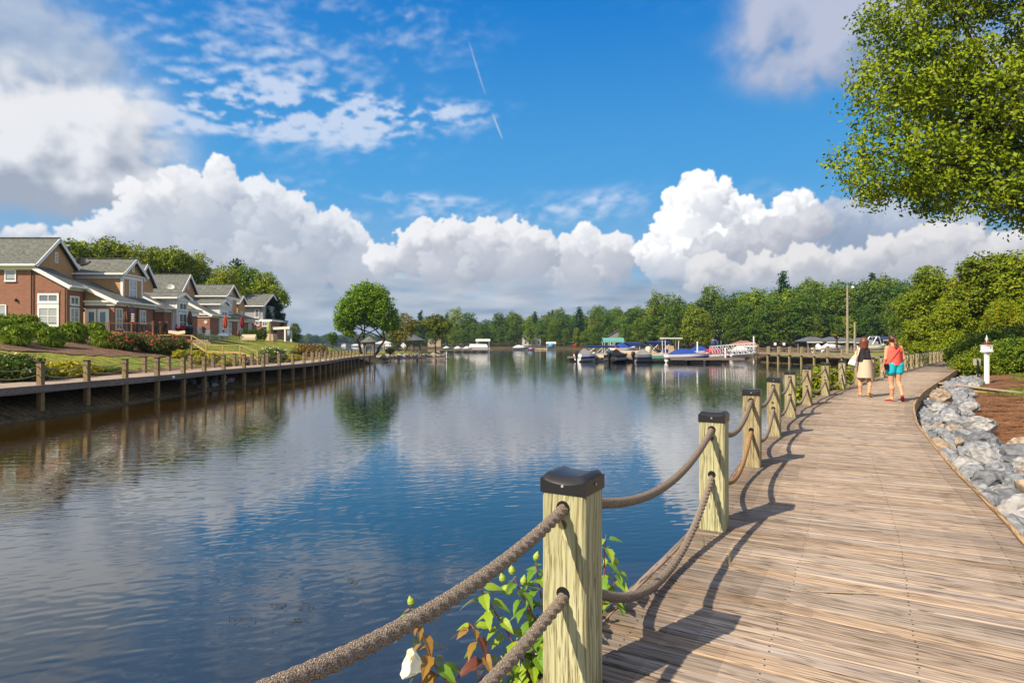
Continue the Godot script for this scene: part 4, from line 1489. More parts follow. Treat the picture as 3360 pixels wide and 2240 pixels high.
# ---------------------------------------------------------------- right bank: stones, straw, beam, birdhouse
func rock_mesh(s: int) -> ArrayMesh:
	var r := RandomNumberGenerator.new()
	r.seed = s
	# a lump cut by planes
	var cuts := []
	for i in 11:
		var nrm := Vector3(r.randfn(), r.randfn(), r.randfn()).normalized()
		cuts.append([nrm, r.randf_range(0.6, 0.98)])
	var pts := []
	var rings := 7
	var segs := 10
	for i in rings + 1:
		for k in segs:
			var th := PI * i / rings
			var ph := TAU * (k + 0.5 * (i % 2)) / segs
			var d := Vector3(sin(th) * cos(ph), cos(th), sin(th) * sin(ph))
			var q := 1.15
			for c in cuts:
				var dn: float = d.dot(c[0])
				if dn > 0.05:
					q = minf(q, c[1] / dn)
			q *= 1.0 + 0.018 * r.randfn()
			pts.append(d * q * Vector3(1.0, 0.72, 0.85) * 0.5)
	var mb := MB.new()
	for i in rings:
		for k in segs:
			var a: Vector3 = pts[i * segs + k]
			var b: Vector3 = pts[i * segs + (k + 1) % segs]
			var c: Vector3 = pts[(i + 1) * segs + (k + 1) % segs]
			var e: Vector3 = pts[(i + 1) * segs + k]
			if i > 0:
				mb.tri(a, b, c)
			if i < rings - 1:
				mb.tri(a, c, e)
	return mb.mesh()

func straw_inside(x: float, d: float) -> bool:
	var w := hn.get_noise_2d(x * 0.7, d * 0.7) * 0.5
	var back := back_x(d)
	return x > back + 0.9 + w and d > 3.0

func back_x(d: float) -> float:   # X of the land-side edge of the near boardwalk at a distance
	var p := near_back_line
	for i in range(1, p.size()):
		if p[i].y >= d:
			return lerpf(p[i - 1].x, p[i].x, (d - p[i - 1].y) / maxf(p[i].y - p[i - 1].y, 0.001))
	return p[p.size() - 1].x

var near_back_line := PackedVector2Array()

func right_lawn(x: float, d: float) -> bool:
	var w := hn.get_noise_2d(x * 0.5, d * 0.5) * 0.9
	var a := Vector2((x - 18.2) / 1.9, (d - 20.2) / 3.2).length() + w * 0.35
	var far := d > 28.5 + w * 1.5 and x > back_x(d) + 3.2 + w
	return a < 1.0 or far

func build_right_bank() -> void:
	for p in near_back():
		if near_back_line.is_empty() or p.y > near_back_line[near_back_line.size() - 1].y:
			near_back_line.append(p)
	var ground_col := func(x, d):
		var n := hn.get_noise_2d(x * 1.2, d * 1.2)
		var c := tone(0.50, 0.25, 0.11).lerp(tone(0.34, 0.165, 0.08), clampf(0.4 + n, 0, 1))
		return c
	lay("mulch_bed", 3.0, 36.0, 3.0, 40.0, 0.33, 0.03, M.pine_straw, func(x, d): return straw_inside(x, d) and not right_lawn(x, d), ground_col)
	lay("lawn", 12.0, 60.0, 12.0, 58.0, 0.4, 0.04, M.turf, func(x, d): return x > back_x(d) + 1.0 and right_lawn(x, d), func(x, d): return tone(0.24, 0.25, 0.04).lerp(tone(0.36, 0.29, 0.07), clampf(0.5 + hn.get_noise_2d(x, d), 0, 1)))
	# stones: the 300 largest each their own, small ones between them as one
	var bed := thing("stone_bed", "band of grey broken stones between the boardwalk and the pine straw", "stones")
	tag(bed, "", "", "", "structure")
	var meshes := []
	for k in 12:
		meshes.append(rock_mesh(100 + k))
	var r := RandomNumberGenerator.new()
	r.seed = 8
	var placed := []
	var tries := 0
	while placed.size() < 300 and tries < 14000:
		tries += 1
		var d := 3.6 + 26.0 * pow(r.randf(), 1.45)
		var wide := 1.25 + 0.35 * hn.get_noise_2d(d * 0.6, 4.0) - 0.25 * smoothstep(8.0, 14.0, d)
		var off := r.randf() * wide + 0.16
		var size := r.randf_range(0.26, 0.60) * (0.8 if off < 0.3 else 1.0)
		if r.randf() < 0.12:
			size *= 1.35
		var x := back_x(d) + off / 0.86
		var p := Vector2(x, d)
		var ok := true
		for q in placed:
			if p.distance_to(q[0]) < (size + q[1]) * 0.43:
				ok = false
				break
		if not ok:
			continue
		placed.append([p, size])
		var h := land(x, d)
		var b := Basis.from_euler(Vector3(r.randf_range(-0.5, 0.5), r.randf() * TAU, r.randf_range(-0.5, 0.5)))
		b = b.scaled_local(Vector3(1, r.randf_range(0.8, 1.25), r.randf_range(0.7, 1.1)) * size * 1.25)
		var kind := 0
		var t := r.randf()
		if t > 0.90:
			kind = 2
		elif t > 0.72:
			kind = 3
		elif t > 0.55:
			kind = 1
		part("stone", meshes[r.randi() % 12], M["stone_%d" % kind], bed, Vector3(x, h + size * 0.2 + r.randf_range(0.0, 0.05), -d), b)
	var mm := MultiMesh.new()
	mm.transform_format = MultiMesh.TRANSFORM_3D
	mm.mesh = meshes[3]
	mm.instance_count = 1100
	for i in 1100:
		var d := 3.4 + 32.0 * pow(r.randf(), 1.3)
		var wide := 1.35 + 0.35 * hn.get_noise_2d(d * 0.6, 4.0) - 0.25 * smoothstep(8.0, 14.0, d)
		var x := back_x(d) + (0.05 + r.randf() * wide) / 0.86
		var size := r.randf_range(0.07, 0.22)
		var b := Basis.from_euler(Vector3(r.randf() * TAU, r.randf() * TAU, 0)).scaled_local(Vector3.ONE * size * 1.3)
		mm.set_instance_transform(i, Transform3D(b, Vector3(x, land(x, d) + size * 0.2 + r.randf() * 0.05, -d)))
	var mi := MultiMeshInstance3D.new()
	mi.name = "small_stones"
	mi.multimesh = mm
	mi.material_override = M.stone_0
	mi.set_meta("kind", "stuff")
	bed.add_child(mi)
	# the low timber wall that holds the bank
	var a := Vector3(16.55, 0, -24.3)
	var b := Vector3(17.35, 0, -20.8)
	var wall := thing("retaining_beam", "low retaining wall of tan timber running from boardwalk edge to grass", "timber wall", Vector3(16.9, -0.3, -22.5))
	var w1 := MB.new()
	w1.shift = Vector2(0.4, 0.2)
	w1.bar(a + Vector3(0, -0.19, 0), b + Vector3(0, -0.34, 0), 0.09, 0.30)
	wpart("beam", w1, M.fresh_wood, wall)
	var w2 := MB.new()
	w2.bar(a + Vector3(-0.02, -0.02, 0), b + Vector3(-0.02, -0.17, 0), 0.24, 0.035)
	wpart("cap_board", w2, M.deck_wood_1, wall)
	# birdhouse
	var p := Vector3(21.75, 0, -28.6)
	p.y = land(p.x, 28.6)
	var bh := thing("birdhouse", "white birdhouse with copper cone roof on a thick white post", "birdhouse", p, 0.12)
	var m := MB.new()
	post_mesh(0.15, 0.0, 1.42, 0.01, m)
	part("post", m.mesh(), M.white_paint, bh)
	m = MB.new()
	m.box(Vector3(0, 1.44, 0), Vector3(0.27, 0.05, 0.27))
	m.box(Vector3(0, 1.485, 0), Vector3(0.35, 0.04, 0.35))
	m.box(Vector3(0, 1.63, 0), Vector3(0.31, 0.25, 0.31))
	m.box(Vector3(0, 1.765, 0), Vector3(0.36, 0.025, 0.36))
	var bx := part("nest_box", m.mesh(), M.white_paint, bh)
	m = MB.new()
	m.lathe(Vector3.ZERO, [Vector2(0.034, 0), Vector2(0.034, 0.006), Vector2(0, 0.006)], 12)
	part("entry_hole", m.mesh(), M.black, bx, Vector3(0.05, 1.66, 0.1551), Basis(Vector3.RIGHT, PI / 2))
	m = MB.new()
	m.lathe(Vector3.ZERO, [Vector2(0.255, 1.778), Vector2(0.20, 1.80), Vector2(0.13, 1.87), Vector2(0.075, 1.97), Vector2(0.058, 2.02)], 4, Vector2.ONE, Basis(Vector3.UP, PI / 4))
	part("roof", m.mesh(), M.copper, bh)
	m = MB.new()
	m.lathe(Vector3.ZERO, [Vector2(0.06, 2.02), Vector2(0.085, 2.035), Vector2(0.085, 2.05), Vector2(0.05, 2.07), Vector2(0.035, 2.12), Vector2(0.02, 2.17), Vector2(0.006, 2.24), Vector2(0, 2.25)], 12)
	part("finial", m.mesh(), M.aluminium, bh)
	# small signs seen from behind
	p = Vector3(25.6, 0, -34.3)
	p.y = land(p.x, 34.3)
	var sg := thing("small_sign", "backs of two small pale sign plates on a thin post beside the boardwalk", "sign", p, 0.3)
	m = MB.new()
	post_mesh(0.06, 0, 1.0, 0.005, m)
	part("post", m.mesh(), M.black_metal, sg)
	for s in [-1, 1]:
		m = MB.new()
		m.box(Vector3(s * 0.15, 0.88, -0.045), Vector3(0.22, 0.36, 0.015))
		part("sign_plate", m.mesh(), M.weathered_white, sg)
	# a thin stake
	var st := gp(3193, 1262, 12.0)
	var sk := MB.new()
	post_mesh(0.035, -0.1, 0.42, 0.004, sk)
	var ob := part(numbered("stake"), sk.mesh(), M.grey_wood, self, st)
	tag(ob, "thin wooden stake standing in the stones behind the timber wall", "stake")
	# grass tufts
	var tuft := tuft_mesh(5, 90, 0.42, 0.16)
	var k := 0
	for s in [[3213, 1285, 1.5, "wispy grass tuft leaning over the timber wall"], [3278, 1235, 1.6, "dry grass tuft at the foot of the birdhouse post"], [3205, 1355, 0.35, "small green sprig in the pine straw, nearest the stones"], [3225, 1365, 0.3, "low yellow-green sprig in the pine straw below its greener neighbour"], [3310, 1350, 0.5, "green weed patch on the pine straw near the lawn"], [3330, 1362, 0.4, "small weed right beside the larger patch on the pine straw"], [3322, 1388, 0.35, "lowest weed sprig on the pine straw at the right edge"]]:
		var g := gp(s[0], s[1], 10.0)
		var o := part(numbered("grass_tuft"), tuft, M.leaf, self, g, Basis(Vector3.UP, k * 1.3).scaled(Vector3(s[2], s[2] * (1.0 if s[2] > 1.0 else 0.5), s[2])))
		tag(o, s[3], "grass tuft", "grass tufts by the right boardwalk")
		k += 1
	# loose pine needles on the straw
	var nm := MultiMesh.new()
	nm.transform_format = MultiMesh.TRANSFORM_3D
	nm.use_colors = true
	var nb := MB.new()
	for i in 16:
		var na := r.randf() * TAU
		var c := Vector3(r.randfn() * 0.07, 0.004 + r.randf() * 0.02, r.randfn() * 0.07)
		var dv := Vector3(cos(na), r.randf_range(-0.1, 0.15), sin(na)) * r.randf_range(0.05, 0.10)
		var sd := Vector3(-sin(na), 0, cos(na)) * 0.0035
		nb.quad(c - dv - sd, c + dv - sd, c + dv + sd, c - dv + sd)
	nm.mesh = nb.mesh()
	var np := []
	while np.size() < 7000:
		var d := 6.0 + 24.0 * pow(r.randf(), 1.2)
		var x := back_x(d) + r.randf_range(1.0, 9.0)
		if straw_inside(x, d) and not right_lawn(x, d):
			np.append(Transform3D(Basis(Vector3.UP, r.randf() * TAU).scaled(Vector3.ONE * r.randf_range(0.8, 1.6)), Vector3(x, land(x, d) + hn.get_noise_2d(x * 0.25, d * 0.25) * 0.10 + 0.04, -d)))
	nm.instance_count = np.size()
	for i in np.size():
		nm.set_instance_transform(i, np[i])
		nm.set_instance_color(i, tone(0.50, 0.25, 0.11).lerp(tone(0.22, 0.10, 0.05), r.randf()))
	var ni := MultiMeshInstance3D.new()
	ni.name = "pine_needles"
	ni.multimesh = nm
	ni.material_override = M.leaf
	add_child(ni)
	tag(ni, "loose brown pine needles on the bank right of the stones", "pine straw", "", "stuff")
	# blades over the small lawn
	var gm := MultiMesh.new()
	gm.transform_format = MultiMesh.TRANSFORM_3D
	gm.mesh = tuft_mesh(9, 14, 0.12, 0.10)
	var spots := []
	var guard := 0
	while spots.size() < 5200 and guard < 60000:
		guard += 1
		var x := r.randf_range(14.0, 36.0)
		var d := r.randf_range(15.0, 46.0)
		if x < back_x(d) + 1.4 or not right_lawn(x, d):
			continue
		spots.append(Transform3D(Basis(Vector3.UP, r.randf() * TAU).scaled(Vector3.ONE * r.randf_range(0.7, 1.6)), Vector3(x, land(x, d) + 0.03, -d)))
	gm.instance_count = spots.size()
	for i in spots.size():
		gm.set_instance_transform(i, spots[i])
	var gi := MultiMeshInstance3D.new()
	gi.name = "grass"
	gi.multimesh = gm
	gi.material_override = M.leaf
	add_child(gi)
	tag(gi, "short green and straw-coloured grass on the right bank", "grass", "", "stuff")

# blades that rise and arch outwards
func tuft_mesh(s: int, blades: int, high: float, spread: float, from := Color(0.10, 0.17, 0.02), to := Color(0.26, 0.26, 0.05), wide := 0.006, droop := 0.5) -> ArrayMesh:
	var r := RandomNumberGenerator.new()
	r.seed = s
	var mb := MB.new()
	for i in blades:
		var a := r.randf() * TAU
		var out := Vector3(cos(a), 0, sin(a))
		var p := out * spread * r.randf() * 0.35
		var h := high * r.randf_range(0.55, 1.05)
		var lean := spread * r.randf_range(0.2, 2.1)
		var side := out.cross(Vector3.UP).rotated(Vector3.UP, r.randf_range(-0.8, 0.8)) * wide * r.randf_range(0.7, 1.4)
		mb.col = from.lerp(to, r.randf())
		var prev := p
		for k in range(1, 6):
			var t := k / 5.0
			var q := p + out * lean * t * t + Vector3.UP * h * (t - droop * t * t * t * clampf(lean / spread, 0.2, 1.6) * 0.6)
			var w0 := 1.0 - (t - 0.2) * 0.9
			var w1 := 1.0 - t * 0.97
			mb.quad(prev - side * w0, q - side * w1, q + side * w1, prev + side * w0)
			prev = q
	return mb.mesh()


# ---------------------------------------------------------------- houses on the left
# lapped boards over a convex outline in a plane with vertical direction Y; n: outward normal
func siding(outline: Array, n: Vector3, lap := 0.2) -> MB:
	var mb := MB.new()
	var y0 := 1e9
	var y1 := -1e9
	for p in outline:
		y0 = minf(y0, p.y)
		y1 = maxf(y1, p.y)
	var across := Vector3.UP.cross(n).normalized()
	var base: Vector3 = outline[0]
	var span := func(y: float) -> Vector2:
		var lo := 1e9
		var hi := -1e9
		for i in outline.size():
			var a: Vector3 = outline[i]
			var b: Vector3 = outline[(i + 1) % outline.size()]
			if (a.y - y) * (b.y - y) <= 0.0 and absf(a.y - b.y) > 1e-6:
				var q := a.lerp(b, (y - a.y) / (b.y - a.y))
				lo = minf(lo, (q - base).dot(across))
				hi = maxf(hi, (q - base).dot(across))
		return Vector2(lo, hi)
	var y := y0
	while y < y1 - 0.01:
		var t := minf(y + lap, y1 - 0.002)
		var s0: Vector2 = span.call(y + 0.001)
		var s1: Vector2 = span.call(t)
		var k := rng.randf_range(0.93, 1.05)
		mb.col = Color(k, k, k)
		var at0 := func(s: float, yy: float, o: float) -> Vector3: return Vector3(base.x, yy, base.z) + across * s + n * o
		mb.quad(at0.call(s0.x, y, 0.03), at0.call(s1.x, t, 0.006), at0.call(s1.y, t, 0.006), at0.call(s0.y, y, 0.03))
		mb.quad(at0.call(s0.x, y, 0.0), at0.call(s0.x, y, 0.03), at0.call(s0.y, y, 0.03), at0.call(s0.y, y, 0.0))
		y += lap
	return mb

# a window of w by h: o is its lower left corner seen from outside, r points right, n outwards
func window(o: Vector3, r: Vector3, n: Vector3, w: float, h: float, cols: int, rows: int, parent: Node3D, blinds := true, called := "window", trim := 0.09) -> MeshInstance3D:
	var b := Basis(r, Vector3.UP, n)
	var fr := MB.new()
	var put := func(mb: MB, x0: float, y0: float, x1: float, y1: float, z0: float, z1: float) -> void:
		mb.box(o + r * (x0 + x1) * 0.5 + Vector3.UP * (y0 + y1) * 0.5 + n * (z0 + z1) * 0.5, Vector3(x1 - x0, y1 - y0, z1 - z0), b)
	put.call(fr, -trim, -trim, w + trim, 0.0, 0.0, 0.07)
	put.call(fr, -trim, h, w + trim, h + trim, 0.0, 0.06)
	put.call(fr, -trim, 0.0, 0.0, h, 0.0, 0.06)
	put.call(fr, w, 0.0, w + trim, h, 0.0, 0.06)
	put.call(fr, -trim - 0.03, -trim - 0.05, w + trim + 0.03, -trim, 0.0, 0.10)
	for i in range(1, cols):
		var x := w * i / cols
		put.call(fr, x - 0.028, 0.0, x + 0.028, h, 0.012, 0.05)
	for i in range(1, rows):
		var y := h * i / rows
		put.call(fr, 0.0, y - 0.024, w, y + 0.024, 0.012, 0.047)
	var win := wpart(called, fr, M.white_paint, parent)
	var g := MB.new()
	put.call(g, 0.0, 0.0, w, h, 0.016, 0.022)
	part("pane", g.mesh(), M.glass, win)
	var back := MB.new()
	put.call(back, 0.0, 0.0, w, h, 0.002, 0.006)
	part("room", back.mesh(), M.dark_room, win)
	if blinds:
		var bl := MB.new()
		var k := int(h / 0.085)
		for i in k:
			if i > k * 0.12:
				put.call(bl, 0.02, i * h / k, w - 0.02, i * h / k + h / k * 0.68, 0.006, 0.012)
		part("blind", bl.mesh(), M.blind, win)
	return win

# ridge along X from x0 to x1 over d0..d1; gable open at x1
func ridge_roof(x0: float, x1: float, d0: float, d1: float, eave: float, top: float, parent: Node3D, m: Material) -> MeshInstance3D:
	var dm := (d0 + d1) * 0.5
	var mb := MB.new()
	var th := Vector3(0, -0.14, 0)
	mb.slab([Vector3(x0, eave, -d0), Vector3(x1, eave, -d0), Vector3(x1, top, -dm), Vector3(x0, top, -dm)], th)
	mb.slab([Vector3(x0, top - 0.002, -dm), Vector3(x1, top - 0.002, -dm), Vector3(x1, eave, -d1), Vector3(x0, eave, -d1)], th)
	var roof := wpart("roof", mb, m, parent)
	var cap := MB.new()
	cap.bar(Vector3(x0, top + 0.01, -dm), Vector3(x1, top + 0.01, -dm), 0.3, 0.05)
	part("ridge_cap", cap.mesh(), M.shingles, roof)
	# white boards along the gable's slopes, and the gutter
	for s in 2:
		var bd := MB.new()
		bd.bar(Vector3(x1 + 0.02, eave - 0.19, -(d0 if s == 0 else d1)), Vector3(x1 + 0.02, top - 0.19, -dm), 0.06, 0.28)
		part("rake_board", bd.mesh(), M.white_paint, roof)
	var gt := MB.new()
	gt.block(Vector3(x0, eave - 0.20, -d0 + 0.02), Vector3(x1, eave - 0.04, -d0 + 0.14))
	part("gutter", gt.mesh(), M.white_paint, roof)
	return roof

func gable_vent(x: float, y: float, d: float, parent: Node3D) -> void:
	var v := MB.new()
	v.block(Vector3(x, y, -d - 0.2), Vector3(x + 0.06, y + 1.0, -d + 0.2))
	var o := wpart("gable_vent", v, M.white_paint, parent)
	var l := MB.new()
	for i in 7:
		l.box(Vector3(x + 0.07, y + 0.14 + i * 0.12, -d), Vector3(0.02, 0.05, 0.24))
	part("louver", l.mesh(), M.grey, o).set_meta("kind", "stuff")

func wall_box(called: String, x0: float, x1: float, y0: float, y1: float, d0: float, d1: float, m: Material, parent: Node3D) -> MeshInstance3D:
	var b := MB.new()
	b.block(Vector3(x0, y0, -d0), Vector3(x1, y1, -d1))
	return wpart(called, b, m, parent)

# a gable block: siding triangle facing the water at X = x over d0..d1
func gable_face(x: float, d0: float, d1: float, y0: float, y1: float, top: float, parent: Node3D) -> void:
	var dm := (d0 + d1) * 0.5
	var sd := siding([Vector3(x, y0, -d0), Vector3(x, y0, -d1), Vector3(x, y1, -d1), Vector3(x, top, -dm), Vector3(x, y1, -d0)], Vector3.RIGHT)
	wpart("gable_siding", sd, M.siding, parent)

# a single-storey wing whose roof falls towards the water: front wall at d, roof line from (xa, ya) to (xb, yb)
func wing(xa: float, ya: float, xb: float, yb: float, d: float, deep: float, base: float, band: float, parent: Node3D, sided: bool) -> void:
	var w := MB.new()
	if sided:   # brick below a white band, boards above
		w.block(Vector3(xa, base, -d), Vector3(xb, band, -d - deep))
		wpart("brick_wall", w, M.brick, parent)
		var core := MB.new()
		core.slab([Vector3(xa, band, -d - 0.05), Vector3(xb, band, -d - 0.05), Vector3(xb, yb - 0.12, -d - 0.05), Vector3(xa, ya - 0.12, -d - 0.05)], Vector3(0, 0, -deep + 0.1))
		wpart("upper_wall", core, M.siding, parent)
		var sd := siding([Vector3(xa, band + 0.5, -d), Vector3(xb - 0.15, band + 0.5, -d), Vector3(xb - 0.15, yb + 0.02, -d), Vector3(xa, ya - 0.1, -d)], Vector3.BACK)
		wpart("board_siding", sd, M.siding, parent)
		var bd := MB.new()
		bd.block(Vector3(xa, band, -d + 0.12), Vector3(xb + 0.14, band + 0.30, -d - 0.1))
		bd.block(Vector3(xa, band + 0.30, -d + 0.3), Vector3(xb + 0.34, band + 0.46, -d - 0.1))
		bd.block(Vector3(xb - 0.05, band, -d - 0.101), Vector3(xb + 0.14, band + 0.30, -d - deep))
		bd.block(Vector3(xb - 0.05, band + 0.30, -d - 0.101), Vector3(xb + 0.34, band + 0.46, -d - deep))
		wpart("white_band", bd, M.white_paint, parent)
	else:
		w.slab([Vector3(xa, base, -d), Vector3(xb, base, -d), Vector3(xb, yb - 0.35, -d), Vector3(xa, ya - 0.2, -d)], Vector3(0, 0, -deep))
		wpart("brick_wall", w, M.brick, parent)
	var sl := (yb - ya) / (xb - xa)
	var ex := xb + 0.45
	var sx := xa - (1.2 if sided else -0.05)
	var r := MB.new()
	r.slab([Vector3(sx, ya + sl * (sx - xa), -d + 0.35), Vector3(ex, yb + sl * 0.45, -d + 0.35), Vector3(ex, yb + sl * 0.45, -d - deep), Vector3(sx, ya + sl * (sx - xa), -d - deep)], Vector3(0, -0.12, 0))
	var roof := wpart("lower_roof", r, M.shingles, parent)
	var rk := MB.new()
	rk.bar(Vector3(sx, ya + sl * (sx - xa) - 0.2, -d + 0.36), Vector3(ex, yb + sl * 0.45 - 0.2, -d + 0.36), 0.05, 0.32)
	part("rake_board", rk.mesh(), M.white_paint, roof)
	var gt := MB.new()
	gt.block(Vector3(ex, yb + sl * 0.45 - 0.16, -d + 0.35), Vector3(ex + 0.13, yb + sl * 0.45, -d - deep))
	gt.block(Vector3(xb + 0.02, yb - 0.62, -d + 0.05), Vector3(xb + 0.10, yb - 0.25, -d - deep))
	part("gutter", gt.mesh(), M.white_paint, roof)

func dish(parent_roof: Node3D, where: Vector3, r: float, m: Material, aim: Vector3) -> void:
	var t := thing("satellite_dish", "", "satellite dish", where)
	var d := MB.new()
	var b := Basis.looking_at(aim, Vector3.UP) * Basis(Vector3.RIGHT, -PI / 2)
	d.lathe(Vector3.ZERO, [Vector2(0.0, -0.08), Vector2(r * 0.5, -0.05), Vector2(r, 0.05), Vector2(r, 0.07), Vector2(r * 0.5, -0.02), Vector2(0, -0.05)], 18, Vector2(1, 0.86), b)
	part("reflector", d.mesh(), m, t, Vector3(0, 0.55, 0))
	var s := MB.new()
	s.rod(Vector3(0, -0.1, 0), Vector3(0, 0.52, -0.1), 0.035)
	part("mast", s.mesh(), M.grey_metal, t)
	s = MB.new()
	s.rod(Vector3(0, 0.2, 0), Vector3(0, 0.45, 0) + aim.normalized() * r * 1.1, 0.018)
	part("feed_arm", s.mesh(), M.grey_metal, t)
	tag(t, "dark round satellite dish on the second house's grey roof" if m == M.black_metal else "pale satellite dish on the small roof above the first white bay", "satellite dish")

func build_houses() -> void:
	var G := 1.9   # walls start below the lawn
	# --- first house
	var A := thing("brick_house", "nearest brick townhouse with tall gable and large double window", "house", at(115, 1080, 55.0) * Vector3(1, 0, 1) + Vector3(0, 2.4, 0))
	var xa := at(115, 0, 55.0).x
	wall_box("brick_wall", -76, xa, G, 8.42, 55.0, 59.8, M.brick, A)
	gable_face(xa + 0.02, 55.0, 59.8, 6.0, 8.5, 11.0, A)
	ridge_roof(-77, xa + 0.4, 54.55, 60.3, 8.5, 11.22, A, M.shingles)
	gable_vent(xa + 0.04, 8.9, 57.4, A)
	var fz := MB.new()
	fz.block(Vector3(-76, 8.0, -54.9), Vector3(xa + 0.1, 8.32, -55.0))
	fz.block(Vector3(-76, 8.32, -54.62), Vector3(xa + 0.3, 8.38, -55.0))
	wpart("frieze", fz, M.white_paint, A)
	wing(xa, 8.35, -39.15, 6.85, 55.0, 2.0, G, 0, A, false)
	var w0 := at(129, 1064, 55.0)
	var big := window(Vector3(w0.x, w0.y, -54.98), Vector3.RIGHT, Vector3.BACK, 1.55, 1.42, 2, 2, A, true, "window", 0.16)
	window(Vector3(w0.x, w0.y + 2.05, -54.98), Vector3.RIGHT, Vector3.BACK, 1.55, 0.52, 2, 1, A, false, "transom_window", 0.16)
	var pn := MB.new()
	pn.block(Vector3(w0.x - 0.16, w0.y + 1.58, -54.93), Vector3(w0.x + 1.71, w0.y + 1.89, -54.98))
	wpart("window_panel", pn, M.white_paint, A)
	var lt := MB.new()
	for i in 24:
		lt.block(Vector3(w0.x - 0.25 + i * 0.086, w0.y + 2.74, -54.965), Vector3(w0.x - 0.25 + i * 0.086 + 0.076, w0.y + 2.98, -55.0))
	wpart("brick_lintel", lt, M.brick, A)
	window(Vector3(at(18, 0, 55).x, at(0, 919, 55).y, -54.98), Vector3.RIGHT, Vector3.BACK, 0.82, 0.82, 1, 1, A)
	window(Vector3(at(-12, 0, 55).x, at(0, 1034, 55).y, -54.98), Vector3.RIGHT, Vector3.BACK, 0.78, 0.85, 1, 1, A)
	# window on the wall that faces the water
	window(Vector3(-39.13, 3.1, -55.35), Vector3.FORWARD, Vector3.RIGHT, 0.9, 1.5, 2, 2, A, true, "window", 0.14)
	window(Vector3(-39.13, 5.05, -55.35), Vector3.FORWARD, Vector3.RIGHT, 0.9, 0.55, 2, 1, A, false, "transom_window", 0.14)
	var dp := MB.new()
	dp.rod(Vector3(at(102, 0, 54.9).x, G, -54.88), Vector3(at(102, 0, 54.9).x, 7.9, -54.88), 0.06)
	wpart("downpipe", dp, M.dark_green_metal, A)
	dp = MB.new()
	dp.rod(Vector3(-39.3, G, -54.9), Vector3(-39.3, 6.3, -54.9), 0.05)
	wpart("downpipe", dp, M.dark_green_metal, A)
	var lamp := MB.new()
	var lp := at(50, 984, 54.9)
	lamp.lathe(lp, [Vector2(0.0, -0.14), Vector2(0.09, -0.1), Vector2(0.11, 0.05), Vector2(0.05, 0.14), Vector2(0, 0.15)], 10)
	wpart("wall_lamp", lamp, M.black_metal, A)
	# --- second house
	var B := thing("brick_house", "second townhouse, tan sided upper block over white-framed double doors", "house", Vector3(-39.0, 2.4, -57.2))
	wing(-39.1, 6.85, -36.45, 5.62, 57.2, 6.4, G, 4.98, B, true)
	var d0 := at(284, 0, 57.2).x
	for s in 2:
		var o := Vector3(d0 + s * 1.04, 2.45, -57.15)
		var dr := window(o, Vector3.RIGHT, Vector3.BACK, 0.92, 2.12, 1, 1, B, false, "door", 0.10)
		var st := MB.new()
		for q in [[0.0, 0.0, 0.2, 2.12], [0.72, 0.0, 0.92, 2.12], [0.2, 0.0, 0.72, 0.3], [0.2, 1.94, 0.72, 2.12]]:
			st.block(o + Vector3(q[0], q[1], 0.024), o + Vector3(q[2], q[3], 0.05))
		part("door_leaf", st.mesh(), M.white_paint, dr)
		var hd := MB.new()
		hd.bar(o + Vector3(0.84 if s == 0 else 0.08, 1.0, 0.09), o + Vector3(0.72 if s == 0 else 0.2, 1.0, 0.09), 0.03, 0.03)
		part("handle", hd.mesh(), M.black_metal, dr)
	lamp = MB.new()
	lamp.lathe(at(268.5, 1018, 57.1) + Vector3(0.12, 0, 0), [Vector2(0.0, -0.16), Vector2(0.09, -0.12), Vector2(0.11, 0.06), Vector2(0, 0.18)], 8)
	wpart("wall_lamp", lamp, M.black_metal, B)
	window(Vector3(-36.43, 2.9, -57.45), Vector3.FORWARD, Vector3.RIGHT, 0.75, 1.75, 2, 2, B, true, "window", 0.12)
	window(Vector3(-36.43, 3.55, -61.1), Vector3.FORWARD, Vector3.RIGHT, 0.85, 1.15, 2, 2, B)
	for z in [60.6, 63.4]:
		dp = MB.new()
		dp.rod(Vector3(-36.36, G, -z), Vector3(-36.36, 5.0, -z), 0.05)
		wpart("downpipe", dp, M.dark_green_metal, B)
	wall_box("upper_wall", -42.4, -37.48, 5.0, 8.25, 60.02, 63.18, M.siding, B)
	wpart("board_siding", siding([Vector3(-41.9, 5.2, -60.0), Vector3(-37.46, 5.2, -60.0), Vector3(-37.46, 7.75, -60.0), Vector3(-41.9, 7.75, -60.0)], Vector3.BACK), M.siding, B)
	gable_face(-37.46, 60.0, 63.2, 5.2, 8.3, 9.7, B)
	ridge_roof(-46, -37.05, 59.6, 63.6, 8.28, 9.88, B, M.shingles)
	gable_vent(-37.44, 8.55, 61.6, B)
	var cb := MB.new()
	for z in [60.0, 63.05]:
		cb.block(Vector3(-37.62, 5.2, -z + 0.05), Vector3(-37.40, 7.9, -z - 0.17))
	cb.block(Vector3(-42.4, 7.75, -59.93), Vector3(-37.38, 8.12, -60.02))
	cb.block(Vector3(-37.47, 7.75, -60.0), Vector3(-37.38, 8.12, -63.2))
	cb.block(Vector3(-37.47, 8.12, -59.8), Vector3(-37.2, 8.22, -63.4))
	wpart("corner_board", cb, M.white_paint, B)
	window(Vector3(-37.42, 5.95, -61.0), Vector3.FORWARD, Vector3.RIGHT, 1.05, 1.65, 2, 2, B)
	dish(B, at(269, 878, 60.75) + Vector3(0, 0.05, 0), 0.55, M.black_metal, Vector3(0.45, 0.75, 1.0))
	# --- third: gable set back, wing and the first white bay
	var C := thing("brick_house", "third townhouse with steep gable set back behind the first white bay", "house", Vector3(-39.0, 2.4, -66.0))
	gable_face(-44.6, 73.9, 77.5, 5.0, 8.6, 11.0, C)
	ridge_roof(-62, -44.2, 73.5, 78.0, 8.5, 11.22, C, M.shingles)
